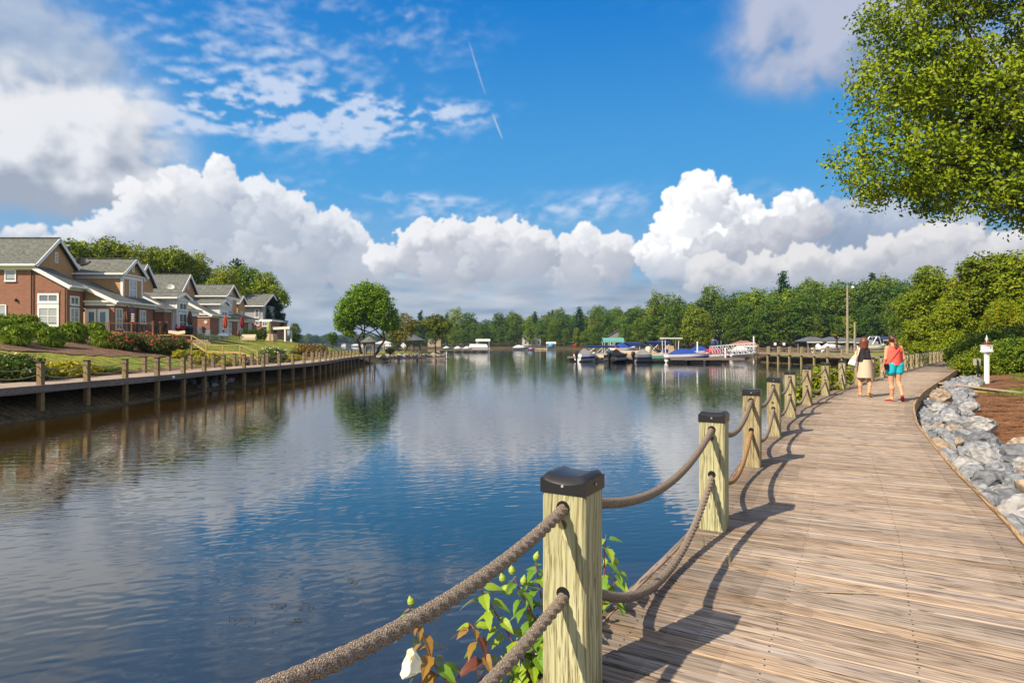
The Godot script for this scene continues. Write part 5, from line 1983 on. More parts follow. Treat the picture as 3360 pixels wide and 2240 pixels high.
	wall_box("upper_wall", -62, -44.65, G, 8.5, 74.0, 77.4, M.siding, C)
	gable_vent(-44.58, 9.0, 75.7, C)
	wing(-39.3, 6.75, -36.75, 5.55, 66.0, 1.3, G, 4.85, C, true)
	var rf := MB.new()
	rf.slab([Vector3(-44.6, 7.0, -67.0), Vector3(-37.55, 5.5, -67.0), Vector3(-37.55, 5.5, -75.8), Vector3(-44.6, 7.0, -75.8)], Vector3(0, -0.12, 0))
	wpart("lower_roof", rf, M.shingles, C)
	var wb := MB.new()
	wb.block(Vector3(-44, G, -67.3), Vector3(-38.0, 5.45, -75.4))
	wpart("brick_wall", wb, M.brick, C)
	wb = MB.new()
	wb.block(Vector3(-37.99, 4.75, -69.7), Vector3(-37.85, 5.3, -75.5))
	wb.block(Vector3(-37.85, 5.3, -69.7), Vector3(-37.55, 5.45, -75.6))
	wpart("white_band", wb, M.white_paint, C)
	window(Vector3(-37.97, 3.0, -72.8), Vector3.FORWARD, Vector3.RIGHT, 0.8, 1.55, 2, 2, C)
	white_bay(C, -38.9, -36.15, 67.3, 69.7, G, 6.45, 7.05)
	dish(C, at(557, 955, 68.5) + Vector3(0, -0.1, 0), 0.42, M.weathered_white, Vector3(0.5, 0.7, 0.9))
	# --- fourth
	var D := thing("brick_house", "fourth townhouse with the widest far gable and second white bay", "house", Vector3(-42.0, 2.4, -83.0))
	gable_face(-45.2, 85.2, 88.9, 5.0, 8.65, 11.0, D)
	wall_box("upper_wall", -62, -45.25, G, 8.5, 85.3, 88.8, M.siding, D)
	ridge_roof(-58, -44.8, 84.8, 89.3, 8.6, 11.22, D, M.shingles)
	gable_vent(-45.17, 9.1, 87.0, D)
	wing(-43.7, 7.45, -40.2, 5.6, 83.0, 5.0, G, 5.0, D, true)
	white_bay(D, -43.6, -40.0, 85.5, 88.0, G, 6.9, 7.6)
	for q in [[-41.1, 3.35, 0.42], [-40.7, 4.35, 0.24]]:   # round plates hung on the brick
		var pl := MB.new()
		pl.lathe(Vector3.ZERO, [Vector2(0, -0.02), Vector2(q[2] * 0.8, -0.02), Vector2(q[2], 0.02), Vector2(q[2] * 0.6, 0.03), Vector2(0, 0.03)], 14)
		part("wall_plate", pl.mesh(), M.weathered_white if q[2] < 0.3 else M.black_metal, D, Vector3(q[0], q[1], -82.96) - D.position, Basis(Vector3.RIGHT, PI / 2))
	# --- fifth
	var E := thing("brick_house", "fifth townhouse, narrow tan block with tall white window", "house", Vector3(-42.0, 2.4, -91.0))
	wall_box("upper_wall", -50, -41.82, 5.0, 8.5, 91.02, 94.7, M.siding, E)
	gable_face(-41.8, 91.0, 94.7, 5.4, 8.55, 10.1, E)
	wpart("board_siding", siding([Vector3(-46, 5.4, -91.0), Vector3(-41.8, 5.4, -91.0), Vector3(-41.8, 8.0, -91.0), Vector3(-46, 8.0, -91.0)], Vector3.BACK), M.siding, E)
	ridge_roof(-50, -41.35, 90.6, 95.1, 8.5, 10.3, E, M.shingles)
	gable_vent(-41.78, 8.8, 92.85, E)
	cb = MB.new()
	cb.block(Vector3(-42.0, 5.4, -90.93), Vector3(-41.74, 8.1, -91.15))
	cb.block(Vector3(-46, 8.0, -90.92), Vector3(-41.72, 8.4, -91.02))
	cb.block(Vector3(-41.81, 8.0, -91.0), Vector3(-41.7, 8.4, -94.75))
	wpart("corner_board", cb, M.white_paint, E)
	window(Vector3(-41.76, 6.0, -91.9), Vector3.FORWARD, Vector3.RIGHT, 1.1, 1.9, 2, 2, E)
	wall_box("brick_wall", -46, -40.3, G, 4.9, 88.0, 97.5, M.brick, E)
	rf = MB.new()
	rf.slab([Vector3(-44, 6.6, -87.6), Vector3(-39.7, 5.25, -87.6), Vector3(-39.7, 5.25, -98), Vector3(-44, 6.6, -98)], Vector3(0, -0.12, 0))
	wpart("lower_roof", rf, M.shingles, E)
	wb = MB.new()
	wb.block(Vector3(-40.29, 4.7, -87.9), Vector3(-40.15, 5.15, -97.6))
	wpart("white_band", wb, M.white_paint, E)
	for z in [88.5, 91.6, 95.4]:
		window(Vector3(-40.27, 2.7, -z), Vector3.FORWARD, Vector3.RIGHT, 0.9, 1.75, 2, 2, E)
	# --- sixth, and the grey sided end
	var H := thing("brick_house", "sixth townhouse, small tan gable partly behind the leafy tree", "house", Vector3(-43.0, 2.4, -99.0))
	wall_box("upper_wall", -50, -43.52, 4.5, 8.0, 99.02, 101.6, M.siding, H)
	gable_face(-43.5, 99.0, 101.6, 4.6, 8.0, 9.1, H)
	ridge_roof(-50, -43.1, 98.7, 101.9, 7.95, 9.25, H, M.shingles)
	window(Vector3(-43.46, 5.2, -99.7), Vector3.FORWARD, Vector3.RIGHT, 0.9, 1.3, 2, 2, H)
	wall_box("brick_wall", -50, -42.6, G, 4.6, 98.2, 104.0, M.brick, H)
	var K := thing("brick_house", "last house of the row, grey siding above brick beside the pines", "house", Vector3(-45.0, 2.4, -110.0))
	wall_box("brick_wall", -52, -42.5, G - 1.0, 5.5, 110.0, 118.0, M.brick, K)
	wall_box("upper_wall", -52, -44.0, 5.5, 8.3, 110.2, 118.0, M.grey_siding, K)
	wb = MB.new()
	wb.block(Vector3(-52, 5.4, -109.9), Vector3(-42.3, 5.75, -118.1))
	wpart("white_band", wb, M.white_paint, K)
	ridge_roof(-53, -43.6, 109.6, 118.4, 8.2, 10.6, K, M.shingles)
	for q in [[862, 1069, 1.1, 0.7, 3], [838, 1066, 0.6, 0.8, 1], [836, 1040, 0.6, 1.3, 1]]:
		var o := at(q[0], q[1], 110.0)
		window(Vector3(o.x, o.y, -109.95 if q[1] > 1050 else -110.15), Vector3.RIGHT, Vector3.BACK, q[2], q[3], q[4], 1, K, false)

func white_bay(parent: Node3D, x0: float, x1: float, d0: float, d1: float, base: float, eave: float, top: float) -> void:
	wall_box("bay_wall", x0, x1, base, eave, d0, d1, M.white_siding, parent)
	var bt := MB.new()   # battens
	var x := x0 + 0.2
	while x < x1:
		bt.block(Vector3(x, base, -d0 + 0.03), Vector3(x + 0.06, eave - 0.3, -d0))
		x += 0.36
	bt.block(Vector3(x0, eave - 0.3, -d0 + 0.06), Vector3(x1 + 0.06, eave, -d0))
	bt.block(Vector3(x1, eave - 0.3, -d0), Vector3(x1 + 0.06, eave, -d1))
	wpart("batten", bt, M.white_paint, parent).set_meta("kind", "stuff")
	ridge_roof(x0 - 3.5, x1 + 0.3, d0 - 0.35, d1 + 0.35, eave + 0.08, top + 0.1, parent, M.shingles)
	var pd := MB.new()
	pd.slab([Vector3(x1 + 0.02, eave, -d0), Vector3(x1 + 0.02, eave, -d1), Vector3(x1 + 0.02, top, -(d0 + d1) * 0.5)], Vector3(-0.1, 0, 0))
	wpart("pediment", pd, M.white_paint, parent)
	var w := d1 - d0 - 1.0
	window(Vector3(x1 + 0.02, base + 1.05, -d0 - 0.5), Vector3.FORWARD, Vector3.RIGHT, w, 1.75, 2, 2, parent, false, "window", 0.12)
	window(Vector3(x1 + 0.02, base + 3.35, -d0 - 0.5), Vector3.FORWARD, Vector3.RIGHT, w, 0.6, 2, 1, parent, false, "transom_window", 0.12)


# ---------------------------------------------------------------- foliage
# leaves in clumps through the volume of several blobs [centre, radii]
func crown_mesh(s: int, blobs: Array, clumps: int, leaves: int, leaf: float, reach: float, cols: Array, gap := 0.0, long := 1.0, hang := 0.0) -> ArrayMesh:
	var r := RandomNumberGenerator.new()
	r.seed = s
	var v := PackedVector3Array()
	var n := PackedVector3Array()
	var c := PackedColorArray()
	var idx := PackedInt32Array()
	var weights := []
	var total := 0.0
	for b in blobs:
		var w: float = pow(b[1].x * b[1].y * b[1].z, 0.667)
		total += w
		weights.append(total)
	for i in clumps:
		var pick := r.randf() * total
		var k := 0
		while weights[k] < pick:
			k += 1
		var dir := Vector3(r.randfn(), r.randfn(), r.randfn()).normalized()
		var q := pow(r.randf(), 0.30)
		var lump := 1.0 + 0.30 * hn.get_noise_3d(dir.x * 1.7 + s, dir.y * 1.7, dir.z * 1.7 + k * 3.0)
		var p: Vector3 = blobs[k][0] + dir * q * lump * blobs[k][1]
		if gap > 0.0 and hn.get_noise_3d(p.x * 0.55 / reach * 0.7, p.y * 0.8 / reach * 0.7, p.z * 0.55 / reach * 0.7 + s) < gap - 0.55:
			continue
		var base: Color = cols[0].lerp(cols[1], r.randf())
		if cols.size() > 2 and r.randf() < 0.14:
			base = cols[2]
		for j in leaves:
			var o := Vector3(r.randfn(), r.randfn() * 0.7, r.randfn()) * reach * 0.55
			o.y -= hang * absf(o.x + o.z) * 0.4
			var nm := (dir * 0.55 + Vector3(r.randfn(), r.randfn() + 0.55, r.randfn()) * 0.62).normalized()
			var t := nm.cross(Vector3(r.randfn(), r.randfn() - hang * 2.0, r.randfn())).normalized()
			if hang > 0.0:
				t = (t + Vector3(0, -hang, 0)).normalized()
			var u := nm.cross(t).normalized()
			nm = t.cross(u).normalized()
			var sz := leaf * r.randf_range(0.65, 1.3)
			var at0 := v.size()
			var ctr := p + o
			v.append(ctr - t * sz * 0.5 * long)
			v.append(ctr + u * sz * 0.34)
			v.append(ctr + t * sz * 0.55 * long)
			v.append(ctr - u * sz * 0.34)
			var f := r.randf_range(0.78, 1.22)
			var col := Color(base.r * f, base.g * f, base.b * f)
			for m in 4:
				n.append(nm)
				c.append(col)
			idx.append_array([at0, at0 + 1, at0 + 2, at0, at0 + 2, at0 + 3])
	var arr := []
	arr.resize(Mesh.ARRAY_MAX)
	arr[Mesh.ARRAY_VERTEX] = v
	arr[Mesh.ARRAY_NORMAL] = n
	arr[Mesh.ARRAY_COLOR] = c
	arr[Mesh.ARRAY_INDEX] = idx
	var am := ArrayMesh.new()
	am.add_surface_from_arrays(Mesh.PRIMITIVE_TRIANGLES, arr)
	return am

# trunk and limbs reaching into the crown's blobs
func trunk_mesh(s: int, base_r: float, fork: Vector3, blobs: Array, stems := 1, bend := 0.12) -> ArrayMesh:
	var r := RandomNumberGenerator.new()
	r.seed = s
	var mb := MB.new()
	for st in stems:
		var foot := Vector3.ZERO
		if stems > 1:
			foot = Vector3(cos(TAU * st / stems), 0, sin(TAU * st / stems)) * base_r * 2.2
		var top := fork + foot * 2.6
		var path := PackedVector3Array()
		var rad := PackedFloat32Array()
		for i in 9:
			var t := i / 8.0
			path.append((foot - Vector3(0, 0.3, 0)).lerp(top, t) + Vector3(r.randfn(), 0, r.randfn()) * bend * base_r * 2.0 * sin(t * PI))
			rad.append(base_r * lerpf(1.0, 0.55, t) * (1.35 if i == 0 else 1.0) / sqrt(stems))
		mb.tube(path, rad, 9)
		for k in blobs.size():
			if stems > 1 and k % stems != st:
				continue
			var goal: Vector3 = blobs[k][0]
			var lp := PackedVector3Array()
			var lr := PackedFloat32Array()
			for i in 8:
				var t := i / 7.0
				var p := top.lerp(goal, t)
				p.y += sin(t * PI * 0.5) * (goal.y - top.y) * 0.12
				lp.append(p + Vector3(r.randfn(), r.randfn(), r.randfn()) * base_r * 0.35 * t)
				lr.append(base_r * lerpf(0.5, 0.10, t) / sqrt(stems))
			mb.tube(lp, lr, 6)
			for q in 3:   # twigs
				var from := lp[3 + q]
				var to: Vector3 = goal + Vector3(r.randfn(), r.randfn(), r.randfn()).normalized() * blobs[k][1] * 0.75
				mb.tube(PackedVector3Array([from, from.lerp(to, 0.5) + Vector3(0, 0.1, 0), to]), PackedFloat32Array([base_r * 0.16, base_r * 0.1, base_r * 0.03]), 5)
	return mb.mesh()

func make_tree(called: String, label: String, where: Vector3, crown: ArrayMesh, trunk: ArrayMesh, bark: Material, group := "", category := "tree") -> Node3D:
	var t := thing(called, label, category, where, 0.0, group)
	part("trunk", trunk, bark, t)
	part("crown", crown, M.leaf, t)
	return t

func bush(called: String, label: String, category: String, where: Vector3, mesh: ArrayMesh, group := "", flowers: ArrayMesh = null, turn := 0.0, size := Vector3.ONE) -> Node3D:
	var t := thing(called, label, category, where, turn, group)
	t.scale = size
	part("foliage", mesh, M.leaf, t)
	if flowers:
		part("flowers", flowers, M.petal, t).set_meta("kind", "stuff")
	return t

const GREEN := Color(0.09, 0.155, 0.012)
const GREEN2 := Color(0.16, 0.22, 0.018)
const DEEP := Color(0.045, 0.10, 0.014)
const DEEP2 := Color(0.07, 0.14, 0.016)
const GOLD := Color(0.42, 0.34, 0.03)

func umbrella(label: String, where: Vector3, high: float, m: Material) -> void:
	var t := thing("umbrella", label, "umbrella", where, 0.0, "closed garden umbrellas on the patios")
	var p := MB.new()
	p.rod(Vector3(0, 0, 0), Vector3(0, high, 0), 0.03)
	p.lathe(Vector3.ZERO, [Vector2(0.3, 0), Vector2(0.3, 0.06), Vector2(0.05, 0.1), Vector2(0.05, 0.3)], 10)
	part("pole", p.mesh(), M.grey_metal, t)
	var c := MB.new()
	var prof := [[0.45, 0.14], [0.53, 0.27], [0.64, 0.28], [0.8, 0.23], [0.92, 0.14], [1.0, 0.02]]
	for i in range(prof.size() - 1):
		for k in 16:
			var w := [1.0, 0.72]
			var q := []
			for e in [[i, k], [i + 1, k], [i + 1, k + 1], [i, k + 1]]:
				var a: float = TAU * e[1] / 16.0 + e[0] * 0.12
				var rr: float = prof[e[0]][1] * w[e[1] % 2]
				q.append(Vector3(cos(a) * rr, prof[e[0]][0] * high + (-0.12 if i == 0 and e[0] == 0 and e[1] % 2 == 0 else 0.0), sin(a) * rr))
			c.quad(q[3], q[2], q[1], q[0])
	part("canopy", c.mesh(), m, t)
	var tp := MB.new()
	tp.lathe(Vector3(0, high, 0), [Vector2(0.03, -0.02), Vector2(0.03, 0.04), Vector2(0, 0.07)], 8)
	part("finial", tp.mesh(), M.grey_metal, t)

func patio_chair(label: String, where: Vector3, turn: float, m: Material, reclining := false, group := "") -> void:
	var t := thing("patio_chair", label, "chair", where, turn, group)
	var s := MB.new()
	s.box(Vector3(0, 0.42, 0), Vector3(0.52, 0.06, 0.5))
	part("seat", s.mesh(), m, t)
	var b := MB.new()
	var lean := -0.55 if reclining else -0.2
	for k in 5:
		b.box(Vector3(-0.2 + k * 0.1, 0.44 + 0.32 * cos(lean), -0.24 + 0.32 * sin(lean)), Vector3(0.07, 0.64, 0.03), Basis(Vector3.RIGHT, lean))
	b.box(Vector3(0, 0.44 + 0.64 * cos(lean), -0.24 + 0.64 * sin(lean)), Vector3(0.54, 0.07, 0.04), Basis(Vector3.RIGHT, lean))
	part("backrest", b.mesh(), m, t)
	for x in [-0.25, 0.25]:
		for z in [-0.22, 0.22]:
			var l := MB.new()
			l.rod(Vector3(x, 0, z * 1.1), Vector3(x, 0.64 if z > 0 else 0.42, z), 0.022)
			part("leg", l.mesh(), m, t)
		var a := MB.new()
		a.bar(Vector3(x, 0.64, 0.26), Vector3(x, 0.64, -0.3), 0.06, 0.03)
		part("armrest", a.mesh(), m, t)

func build_left_bank() -> void:
	# pine straw bed along the terrace, and a strip lower down
	var bed := func(x, d):
		var w := hn.get_noise_2d(x * 0.35, d * 0.35) * 1.6
		var main: bool = x > -31.0 + w * 0.4 and x < minf(-28.1 + (d - 34.7) * 0.45, -24.0) + w * 0.35 and d > 22.0 and d < 50.0
		var strip: bool = absf(x + 22.5 + (d - 30.0) * 0.35 + w * 0.5) < 0.8 and d > 20.0 and d < 33.0
		var low: bool = x > -21.6 + w * 0.4 and x < -19.9 and d > 24.0 and d < 72.0
		return main or strip or low
	lay("mulch_bed", -40.0, -16.0, 18.0, 74.0, 0.5, 0.05, M.pine_straw, bed, func(x, d): return tone(0.42, 0.25, 0.15).lerp(tone(0.30, 0.165, 0.095), clampf(0.5 + hn.get_noise_2d(x, d), 0, 1)))
	# pale edging kerb behind the grasses
	var kb := MB.new()
	for i in 14:
		var a := gp(70 + i * 20, 1113 + i * 0.4, 20.0)
		var b := gp(90 + i * 20, 1113.4 + i * 0.4, 20.0)
		kb.bar(a + Vector3(0, 0.05, 0), b + Vector3(0, 0.05, 0), 0.15, 0.16)
	sheet("kerb", kb, M.tan)
	# fountain grasses
	var fg := tuft_mesh(3, 420, 1.75, 0.95, Color(0.13, 0.22, 0.012), Color(0.34, 0.42, 0.04), 0.010, 1.1)
	var first: Node3D = null
	var n := 0
	for q in [[53, 1134, 1.0, "left end of the terrace, beside the frame edge"], [169, 1137, 1.02, "in front of the large double window"], [238, 1124, 1.12, "tallest and roundest, right of the double window"], [337, 1139, 0.92, "rightmost, beside the first rose bush"], [316, 1101, 0.85, "small one in front of the double doors, behind the rightmost"], [12, 1118, 1.05, "half cut off by the frame edge"], [118, 1112, 0.9, "behind and between the two left clumps"]]:
		var p := gp(q[0], q[1], 20.0)
		var lab: String = "arching green fountain grass clump, " + q[3]
		if first == null:
			first = thing("fountain_grass", lab, "ornamental grass", p, 0.0, "fountain grass clumps on the terrace")
			part("blades", fg, M.leaf, first)
			part("mound", crown_mesh(35, [[Vector3(0, 0.72, 0), Vector3(0.78, 0.68, 0.78)], [Vector3(0, 0.3, 0), Vector3(0.35, 0.35, 0.35)]], 620, 8, 0.20, 0.12, [Color(0.10, 0.18, 0.012), Color(0.24, 0.32, 0.03)], 0.0, 2.6, 0.7), M.leaf, first)
			first.scale = Vector3.ONE * q[2] * 0.84
		else:
			dup(first, lab, p, n * 1.7, Vector3.ONE * q[2] * 0.84)
		n += 1
	# clipped hedge by the first house
	var hb := []
	for i in 7:
		hb.append([Vector3(-2.4 + i * 0.6, 0.5, 0), Vector3(0.5, 0.52, 0.5)])
	bush("hedge", "bright green clipped hedge under the first house's left windows", "hedge", gp(45, 1078, 30.0), crown_mesh(31, hb, 1300, 9, 0.12, 0.12, [GREEN2, Color(0.17, 0.24, 0.02)]))
	# roses
	var rb := [[Vector3(0, 0.7, 0), Vector3(1.0, 0.72, 0.9)], [Vector3(0.4, 0.6, 0.2), Vector3(0.7, 0.6, 0.7)], [Vector3(-0.4, 0.6, 0.1), Vector3(0.7, 0.6, 0.7)]]
	var rm := crown_mesh(41, rb, 800, 9, 0.11, 0.14, [Color(0.06, 0.11, 0.02), Color(0.12, 0.17, 0.03), Color(0.16, 0.09, 0.03)])
	var rf := crown_mesh(42, [[Vector3(0, 0.85, 0), Vector3(1.15, 0.72, 1.0)], [Vector3(0.4, 0.8, 0.2), Vector3(0.75, 0.6, 0.8)], [Vector3(-0.4, 0.8, 0.1), Vector3(0.75, 0.6, 0.8)]], 110, 4, 0.12, 0.07, [Color(0.55, 0.03, 0.05), Color(0.62, 0.12, 0.14)])
	n = 0
	for q in [[405, 1149, 0.98, "first from the left, next to the fountain grass"], [472, 1150, 0.9, "in front of the brown deck's middle"], [527, 1164, 0.98, "lowest and reddest on top"], [580, 1161, 0.95, "rightmost, touching the wooden stair rail"]]:
		bush("rose_bush", "rose bush with red blooms, " + q[3], "rose bush", gp(q[0], q[1], 20.0), rm, "red flowering rose bushes on the terrace", rf, n * 1.9, Vector3.ONE * q[2])
		n += 1
	# golden mounds and other low plants by the boardwalk
	var gm := crown_mesh(51, [[Vector3(0, 0.28, 0), Vector3(0.5, 0.36, 0.5)]], 320, 9, 0.07, 0.09, [Color(0.42, 0.36, 0.02), Color(0.34, 0.34, 0.03)], 0.0, 2.2)
	n = 0
	for q in [[133, 1251, 1.3, "beside the first railing post"], [216, 1247, 1.35, "midway between the first two railing posts"], [297, 1232, 0.9, "just right of the second railing post"], [590, 1177, 1.0, "directly under the rightmost rose bush"], [646, 1174, 0.9, "at the foot of the upper stair post"], [650, 1192, 0.85, "below the stairs, behind the fence"], [697, 1190, 1.15, "tall one under the stair landing"], [757, 1204, 1.0, "lying low in front of the landing"], [733, 1203, 0.75, "small, left of the low lying one"], [947, 1190, 1.1, "left of two beyond the white flowers"], [970, 1184, 1.0, "right of two beyond the white flowers"]]:
		bush("golden_shrub", "golden yellow mounded shrub, " + q[3], "shrub", gp(q[0], q[1], 20.0), gm, "golden mounded shrubs along the left boardwalk", null, n * 1.1, Vector3.ONE * q[2])
		n += 1
	var db := crown_mesh(52, [[Vector3(0, 0.5, 0), Vector3(1.1, 0.6, 0.8)]], 700, 9, 0.10, 0.14, [Color(0.05, 0.10, 0.015), Color(0.11, 0.16, 0.02)])
	var wf := crown_mesh(53, [[Vector3(0, 0.62, 0), Vector3(1.1, 0.6, 0.8)]], 40, 2, 0.13, 0.05, [Color(0.75, 0.7, 0.55), Color(0.8, 0.6, 0.3)])
	bush("flowering_shrub", "dark green shrub with pale blooms at the left frame edge", "shrub", gp(35, 1254, 20.0), db, "", wf, 0.0, Vector3(1.2, 1.1, 1.2))
	bush("flowering_shrub", "rounded shrub covered in cream flowers right of the stairs", "shrub", gp(893, 1192, 20.0), db, "", crown_mesh(54, [[Vector3(0, 0.62, 0), Vector3(1.1, 0.6, 0.8)]], 120, 3, 0.13, 0.06, [Color(0.75, 0.7, 0.5), Color(0.8, 0.75, 0.6)]), 0.0, Vector3(1.1, 1.2, 1.1))
	var dl := tuft_mesh(61, 260, 0.75, 0.5, Color(0.10, 0.17, 0.02), Color(0.22, 0.26, 0.03), 0.012, 0.7)
	var of := crown_mesh(62, [[Vector3(0, 0.62, 0), Vector3(0.6, 0.15, 0.5)]], 6, 2, 0.12, 0.03, [Color(0.75, 0.35, 0.02), Color(0.8, 0.5, 0.03)])
	n = 0
	for q in [[120, 1222, "leftmost, above the first golden mound"], [150, 1216, "second from the left"], [185, 1222, "in the middle of the group"], [215, 1218, "right of the middle"], [255, 1212, "rightmost, against the second post"]]:
		bush("daylily", "orange flowering daylily clump, " + q[2], "flower", gp(q[0], q[1], 20.0), dl, "orange daylilies behind the left boardwalk", of, n * 1.3, Vector3(1.1, 0.72, 1.1))
		n += 1
	n = 0
	for q in [[300, 1226, "left of three"], [335, 1222, "middle of three"], [378, 1220, "right of three, beside the third post"]]:
		bush("grass_clump", "fresh bright green low grass clump, " + q[2], "ornamental grass", gp(q[0], q[1], 20.0), dl, "bright grass clumps behind the left boardwalk", null, n * 1.7, Vector3(1.5, 0.8, 1.5))
		n += 1
	bush("flowering_shrub", "orange and yellow flower patch beside the red-tinged hedge", "flower", gp(965, 1163, 20.0), dl, "", of, 0.0, Vector3(1.8, 1.3, 1.8))
	bush("red_tinged_hedge", "clipped hedge, yellow-green on top and reddish at the sides", "hedge", gp(1017, 1170, 20.0), crown_mesh(71, [[Vector3(-1.0, 0.75, 0), Vector3(0.9, 0.75, 0.9)], [Vector3(0.3, 0.75, 0), Vector3(0.9, 0.75, 0.9)], [Vector3(1.3, 0.7, 0), Vector3(0.7, 0.7, 0.8)]], 900, 8, 0.14, 0.16, [Color(0.17, 0.07, 0.04), Color(0.22, 0.24, 0.03), Color(0.36, 0.06, 0.06)]))
	for q in [[1075, 1162, "left"], [1105, 1160, "right"]]:
		bush("fountain_grass", "%s of two low green grass mounds before the lake view" % q[1 + 1], "ornamental grass", gp(q[0], q[1], 20.0), fg, "", null, 0.5, Vector3(1.3, 0.75, 1.3))
	# --- timber stairs down the lawn
	var st := thing("garden_stairs", "new timber stairs with handrails descending the lawn to the boardwalk", "stairs", Vector3(-22.0, 0.3, -47.0))
	var prof := [Vector3(-25.3, 1.15, -49.3), Vector3(-23.9, 0.42, -48.8), Vector3(-20.9, 0.36, -48.0), Vector3(-19.4, -0.1, -47.6)]
	var rail := MB.new()
	var low := MB.new()
	var hh := Vector3(0, 1.0, 0)
	var far := Vector3(-28.4, 1.2, -50.2)
	rail.bar(far + hh, prof[0] + hh, 0.14, 0.045)
	low.bar(far + hh * 0.45, prof[0] + hh * 0.45, 0.045, 0.14)
	for i in 3:
		rail.bar(prof[i] + hh, prof[i + 1] + hh, 0.14, 0.045)
		low.bar(prof[i] + hh * 0.45, prof[i + 1] + hh * 0.45, 0.045, 0.14)
	wpart("handrail", rail, M.fresh_wood, st)
	wpart("lower_rail", low, M.fresh_wood, st)
	for p in [far, prof[0], prof[1], prof[1].lerp(prof[2], 0.5), prof[2], prof[3]]:
		var pm := MB.new()
		post_mesh(0.11, -0.5, 0.98, 0.008, pm)
		part("post", pm.mesh(), M.fresh_wood, st, p - st.position)
	for i in 11:
		var t := i / 10.0
		var a: Vector3 = prof[0].lerp(prof[1], minf(t * 2.0, 1.0)) if i < 5 else prof[2].lerp(prof[3], (i - 5) / 5.0)
		var tr := MB.new()
		tr.box(a + Vector3(0.1, -0.02, -0.75), Vector3(0.34, 0.04, 1.4))
		tr.box(a + Vector3(-0.07, -0.1, -0.75), Vector3(0.03, 0.18, 1.4))
		wpart("step", tr, M.grey_wood, st)
	var ld := MB.new()
	ld.box(prof[1].lerp(prof[2], 0.5) + Vector3(0, -0.03, -0.75), Vector3(3.0, 0.05, 1.4))
	wpart("landing", ld, M.grey_wood, st)
	# --- raised deck with rails before the second house
	var dk := thing("raised_deck", "raised brown deck with rails before the double doors", "deck", Vector3(-34.0, 2.3, -56.0))
	var fl := MB.new()
	fl.block(Vector3(-37.2, 2.18, -54.5), Vector3(-31.3, 2.3, -57.1))
	fl.block(Vector3(-36.4, 2.179, -57.11), Vector3(-31.3, 2.3, -62.0))
	wpart("floor", fl, M.rail_wood, dk)
	var sk := MB.new()
	sk.block(Vector3(-37.2, 0.9, -54.52), Vector3(-31.32, 2.17, -54.6))
	sk.block(Vector3(-31.4, 0.9, -54.6), Vector3(-31.32, 2.17, -62.0))
	wpart("skirt", sk, M.brown, dk)
	var pts := [Vector3(-37.1, 2.3, -54.6), Vector3(-35.2, 2.3, -54.6), Vector3(-33.25, 2.3, -54.6), Vector3(-31.4, 2.3, -54.6), Vector3(-31.4, 2.3, -55.7), Vector3(-31.4, 2.3, -56.8)]
	for i in pts.size():
		var pm := MB.new()
		post_mesh(0.14, 0.0, 1.08, 0.01, pm)
		pm.lathe(Vector3(0, 1.08, 0), [Vector2(0.12, 0), Vector2(0.12, 0.03), Vector2(0.0, 0.1)], 4, Vector2.ONE, Basis(Vector3.UP, PI / 4))
		part("rail_post", pm.mesh(), M.rail_wood, dk, pts[i] - dk.position)
		if i:
			for h in [0.98, 0.12]:
				var b := MB.new()
				b.bar(pts[i - 1] + Vector3(0, h, 0), pts[i] + Vector3(0, h, 0), 0.07, 0.06)
				wpart("rail", b, M.rail_wood, dk)
			for k in range(1, 14):
				var p: Vector3 = pts[i - 1].lerp(pts[i], k / 14.0)
				var b := MB.new()
				b.rod(p + Vector3(0, 0.12, 0), p + Vector3(0, 0.96, 0), 0.012, 5)
				wpart("baluster", b, M.black_metal, dk)
	# low stone wall and terrace past the deck
	var tw := MB.new()
	for k in 11:
		for row in 2:
			var x := -31.2 + k * 0.42 - row * 0.2
			tw.box(Vector3(x, 1.55 + row * 0.2 + rng.randf_range(-0.01, 0.01), -55.6 + rng.randf_range(-0.03, 0.03)), Vector3(0.40, 0.18, 0.3))
	var tow := part(numbered("stone_wall"), tw.mesh(), M.stone_2, self)
	tag(tow, "low tan block wall edging the terrace behind the rose bushes", "wall")
	# umbrellas and furniture
	umbrella("tall closed brown umbrella on the raised deck", Vector3(at(415, 0, 57.5).x, 2.3, -57.5), 2.75, M.brown)
	umbrella("closed dark brown umbrella beside the black grill", Vector3(at(622, 0, 69.0).x, land(at(622, 0, 69.0).x, 69.0), -69.0), 2.9, M.brown)
	umbrella("closed orange-red umbrella right of the second white bay", Vector3(at(738, 0, 79.0).x, land(at(738, 0, 79.0).x, 79.0), -79.0), 2.8, M.rust)
	umbrella("closed dark red umbrella, right of the orange-red one", Vector3(at(793, 0, 86.0).x, land(at(793, 0, 86.0).x, 86.0), -86.0), 2.9, M.dark_red)
	umbrella("closed lime green umbrella over the draped table", Vector3(at(881, 0, 89.0).x, land(at(881, 0, 89.0).x, 89.0), -89.0), 2.5, M.lime)
	var fp := at(428, 1050, 56.5)
	var flag := thing("flag", "furled striped flag on a staff beside the brown umbrella", "flag", Vector3(fp.x, 2.3, fp.z))
	var fm := MB.new()
	fm.rod(Vector3(0, 0, 0), Vector3(0, 2.7, 0), 0.025)
	part("staff", fm.mesh(), M.black_metal, flag)
	for k in 9:
		fm = MB.new()
		fm.box(Vector3(0.16 + 0.02 * (k % 2), 1.15 + k * 0.1, 0.0), Vector3(0.26, 0.098, 0.05), Basis(Vector3.UP, 0.3 * (k % 2)))
		part("stripe", fm.mesh(), M.white if k % 2 else M.dark_red, flag)
	fm = MB.new()
	fm.box(Vector3(0.12, 2.28, 0.0), Vector3(0.24, 0.6, 0.06))
	part("canton", fm.mesh(), M.navy, flag)
	var tb := thing("patio_table", "dark table with chairs round it on the raised deck", "table", Vector3(-33.0, 2.3, -56.6))
	fm = MB.new()
